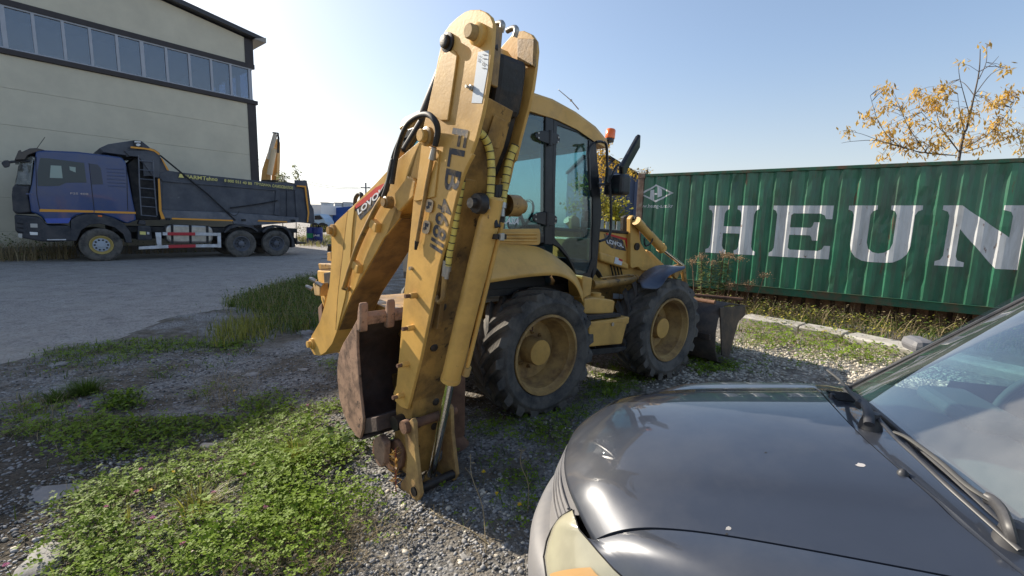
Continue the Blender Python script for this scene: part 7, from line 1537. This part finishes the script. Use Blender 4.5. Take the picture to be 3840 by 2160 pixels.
wall_on(A6, [(215, 168), (272, 168), (276, 200), (276, 300), (222, 300), (215, 230)], YT+3, 2.4, 'cab', mat('lorry_grey', (.42, .46, .48), .45), e)
wall_on(A6, [(218, 178), (268, 180), (268, 212), (218, 208)], YT+2.95, .05, 'window', mat('dark_cab_window2', (.05, .08, .10), .2), e)
wall_on(A6, [(240, 285), (470, 292), (470, 315), (240, 315)], YT+4, 2.4, 'chassis', M_tblk, e)
for u in (255, 300, 440): MB().lathe(on_depth(A6(u, 312), YT+3.4), (0, 1, 0), [(.001, 0), (.55, 0), (.55, .4)], 16).build('wheel', M_tblk, e)
M_far = mat('far_block', (.42, .47, .52), .9); M_farw = mat('far_window', (.20, .24, .30), .6)
for k, (u0, v0, u1, lb) in enumerate(((215, 128, 262, 'left'), (322, 130, 374, 'middle'), (388, 126, 440, 'right'))):
    YF = 420; a = on_depth(A6(u0, v0), YF); b = on_depth(A6(u1, v0), YF)
    e = empty('apartment_block', Vector((a.x, YF, 0)), 'pale distant apartment block on the horizon, %s one of the three' % lb, 'building', 'distant apartment blocks')
    MB().box(a.x, b.x, YF, YF+15, 0, a.z).build('wall', M_far, e); MB().box(a.x-.5, b.x+.5, YF-.5, YF+15.5, a.z, a.z+.8).build('roof', M_farw, e)
    nn = 5
    for i in range(nn):
        for j in range(4): MB().box(a.x+(b.x-a.x)*(i+.25)/nn, a.x+(b.x-a.x)*(i+.75)/nn, YF-.15, YF, a.z*(.5+.12*j), a.z*(.56+.12*j)).build('window', M_farw, e)
# pole and wires
p0 = on_depth(R2(297, 920), 70); e = empty('utility_pole', Vector((p0.x, 70, 0)), 'thin utility pole on the horizon left of the boom name plate', 'pole')
MB().tube([Vector((p0.x, 70, 0)), p0], .12, 6).build('pole', M_tgrey2, e); MB().box(p0.x-.7, p0.x+.7, 69.9, 70.1, p0.z-.8, p0.z-.65).build('crossarm', M_tgrey2, e)
for k in range(2):
    a = p0+Vector((-.6+1.2*k, 0, -.6)); b = on_depth(T2(1140, 330+70*k), 60)
    P = [a.lerp(b, t)+Vector((0, 0, -1.2*4*t*(1-t))) for t in [i/10 for i in range(11)]]
    MB().tube(P, .025, 4).build('overhead_wire', M_tgrey2, None, loc=a, label='upper overhead wire running left from the distant pole' if k else 'lower overhead wire running left from the distant pole', cat='wire')
# dark ribbed shed behind the mirrors, slatted fence below it
YS = 19; e = empty('ribbed_shed', on_depth(A5(930, 900), YS), 'dark blue grey ribbed metal shed with sloping roof behind the cab mirrors', 'shed'); e.location.z = 0
M_shed = mat('shed_sheet', (.06, .08, .14), .5, var=.2, vscale=1); Pt = [on_depth(A5(*p), YS) for p in ((700, 440), (840, 475), (1060, 610))]
x = Pt[0].x-.2; xe = Pt[2].x+5; i = 0
def topz(x): return Pt[1].z+(x-Pt[1].x)*(Pt[2].z-Pt[1].z)/(Pt[2].x-Pt[1].x) if x > Pt[1].x else Pt[1].z+.1
while x < xe:
    z1 = max(1.5, topz(x+.15)); MB().prism([(x, YS, .0), (x+.17, YS, .0), (x+.17, YS, z1), (x, YS, z1)], (0, .1, 0)).build('sheet_rib', M_shed, e); x += .30; i += 1
MB().prism([(Pt[0].x-.2, YS+.06, 0), (xe, YS+.06, 0), (xe, YS+.06, topz(xe)), (Pt[1].x, YS+.06, Pt[1].z), (Pt[0].x-.2, YS+.06, Pt[1].z)], (0, 6, 0)).build('wall', M_shed, e)
MB().prism([(Pt[0].x-.3, YS-.1, Pt[1].z+.12), (Pt[1].x, YS-.1, Pt[1].z+.12), (xe, YS-.1, topz(xe)+.12), (xe, YS-.1, topz(xe)+.02), (Pt[1].x, YS-.1, Pt[1].z+.02), (Pt[0].x-.3, YS-.1, Pt[1].z+.02)], (0, 6.2, 0)).build('roof', M_tblk, e)
YQ = 12.6; a = on_depth(A5(700, 900), YQ); b = on_depth(A5(945, 900), YQ)
e = empty('slat_fence', Vector((a.x, YQ, 0)), 'pale grey vertical slat fence behind the cab, left of the container', 'fence'); x = a.x; zt = on_depth(A5(900, 925), YQ).z
MS = mat('grey_slat', (.30, .31, .33), .8, var=.2)
while x < b.x: MB().box(x, x+.09, YQ, YQ+.03, .02, zt+random.uniform(-.03, .03)).build('slat', MS, e); x += .15
for z in (.4, zt-.3): MB().box(a.x, b.x, YQ+.03, YQ+.08, z, z+.08).build('rail', MS, e)

# ---- more scruffy growth over the kerb beams and yellow flower heads beside them
g3 = Leaves(); d3 = Leaves()
pk = gpoly([(1865, 770), (2060, 800), (2290, 860), (2300, 885), (2050, 850), (1870, 812)])
X, Y = sample(pk, 170, clump=.7, jit=.1); g3.leaf(np.stack([X, Y, RNG.uniform(.08, .30, len(X))], 1), .055, .2, .5)
X, Y = sample(pk, 110, clump=.5, jit=.12); d3.blades(X, Y, .32, .006, 1.1)
g3.build('creeping_weeds', M_lyg, 'yellow green weeds creeping over the concrete beams'); d3.build('dry_stems', M_dry, 'thin dry stems leaning over the concrete beams')
# weld beads on the arm
def weld(c, pts, y):
    mb = MB(HF); P = catmull([HF.y_hit(c(*p), y) for p in pts], 6); mb.tube(P, [.0035+.0012*math.sin(i*2.1) for i in range(len(P))], 6); part(mb, 'weld_bead', M_yel_dust, smooth=60)
weld(A3, [(480, 452), (515, 500), (500, 620), (465, 850), (430, 1090)], -.002)
weld(A6, [(425, 185), (410, 300), (375, 600), (345, 860), (330, 1110)], by0-.002)
weld(A6, [(475, 155), (455, 330), (438, 600), (400, 860), (342, 1110)], by0-.002)
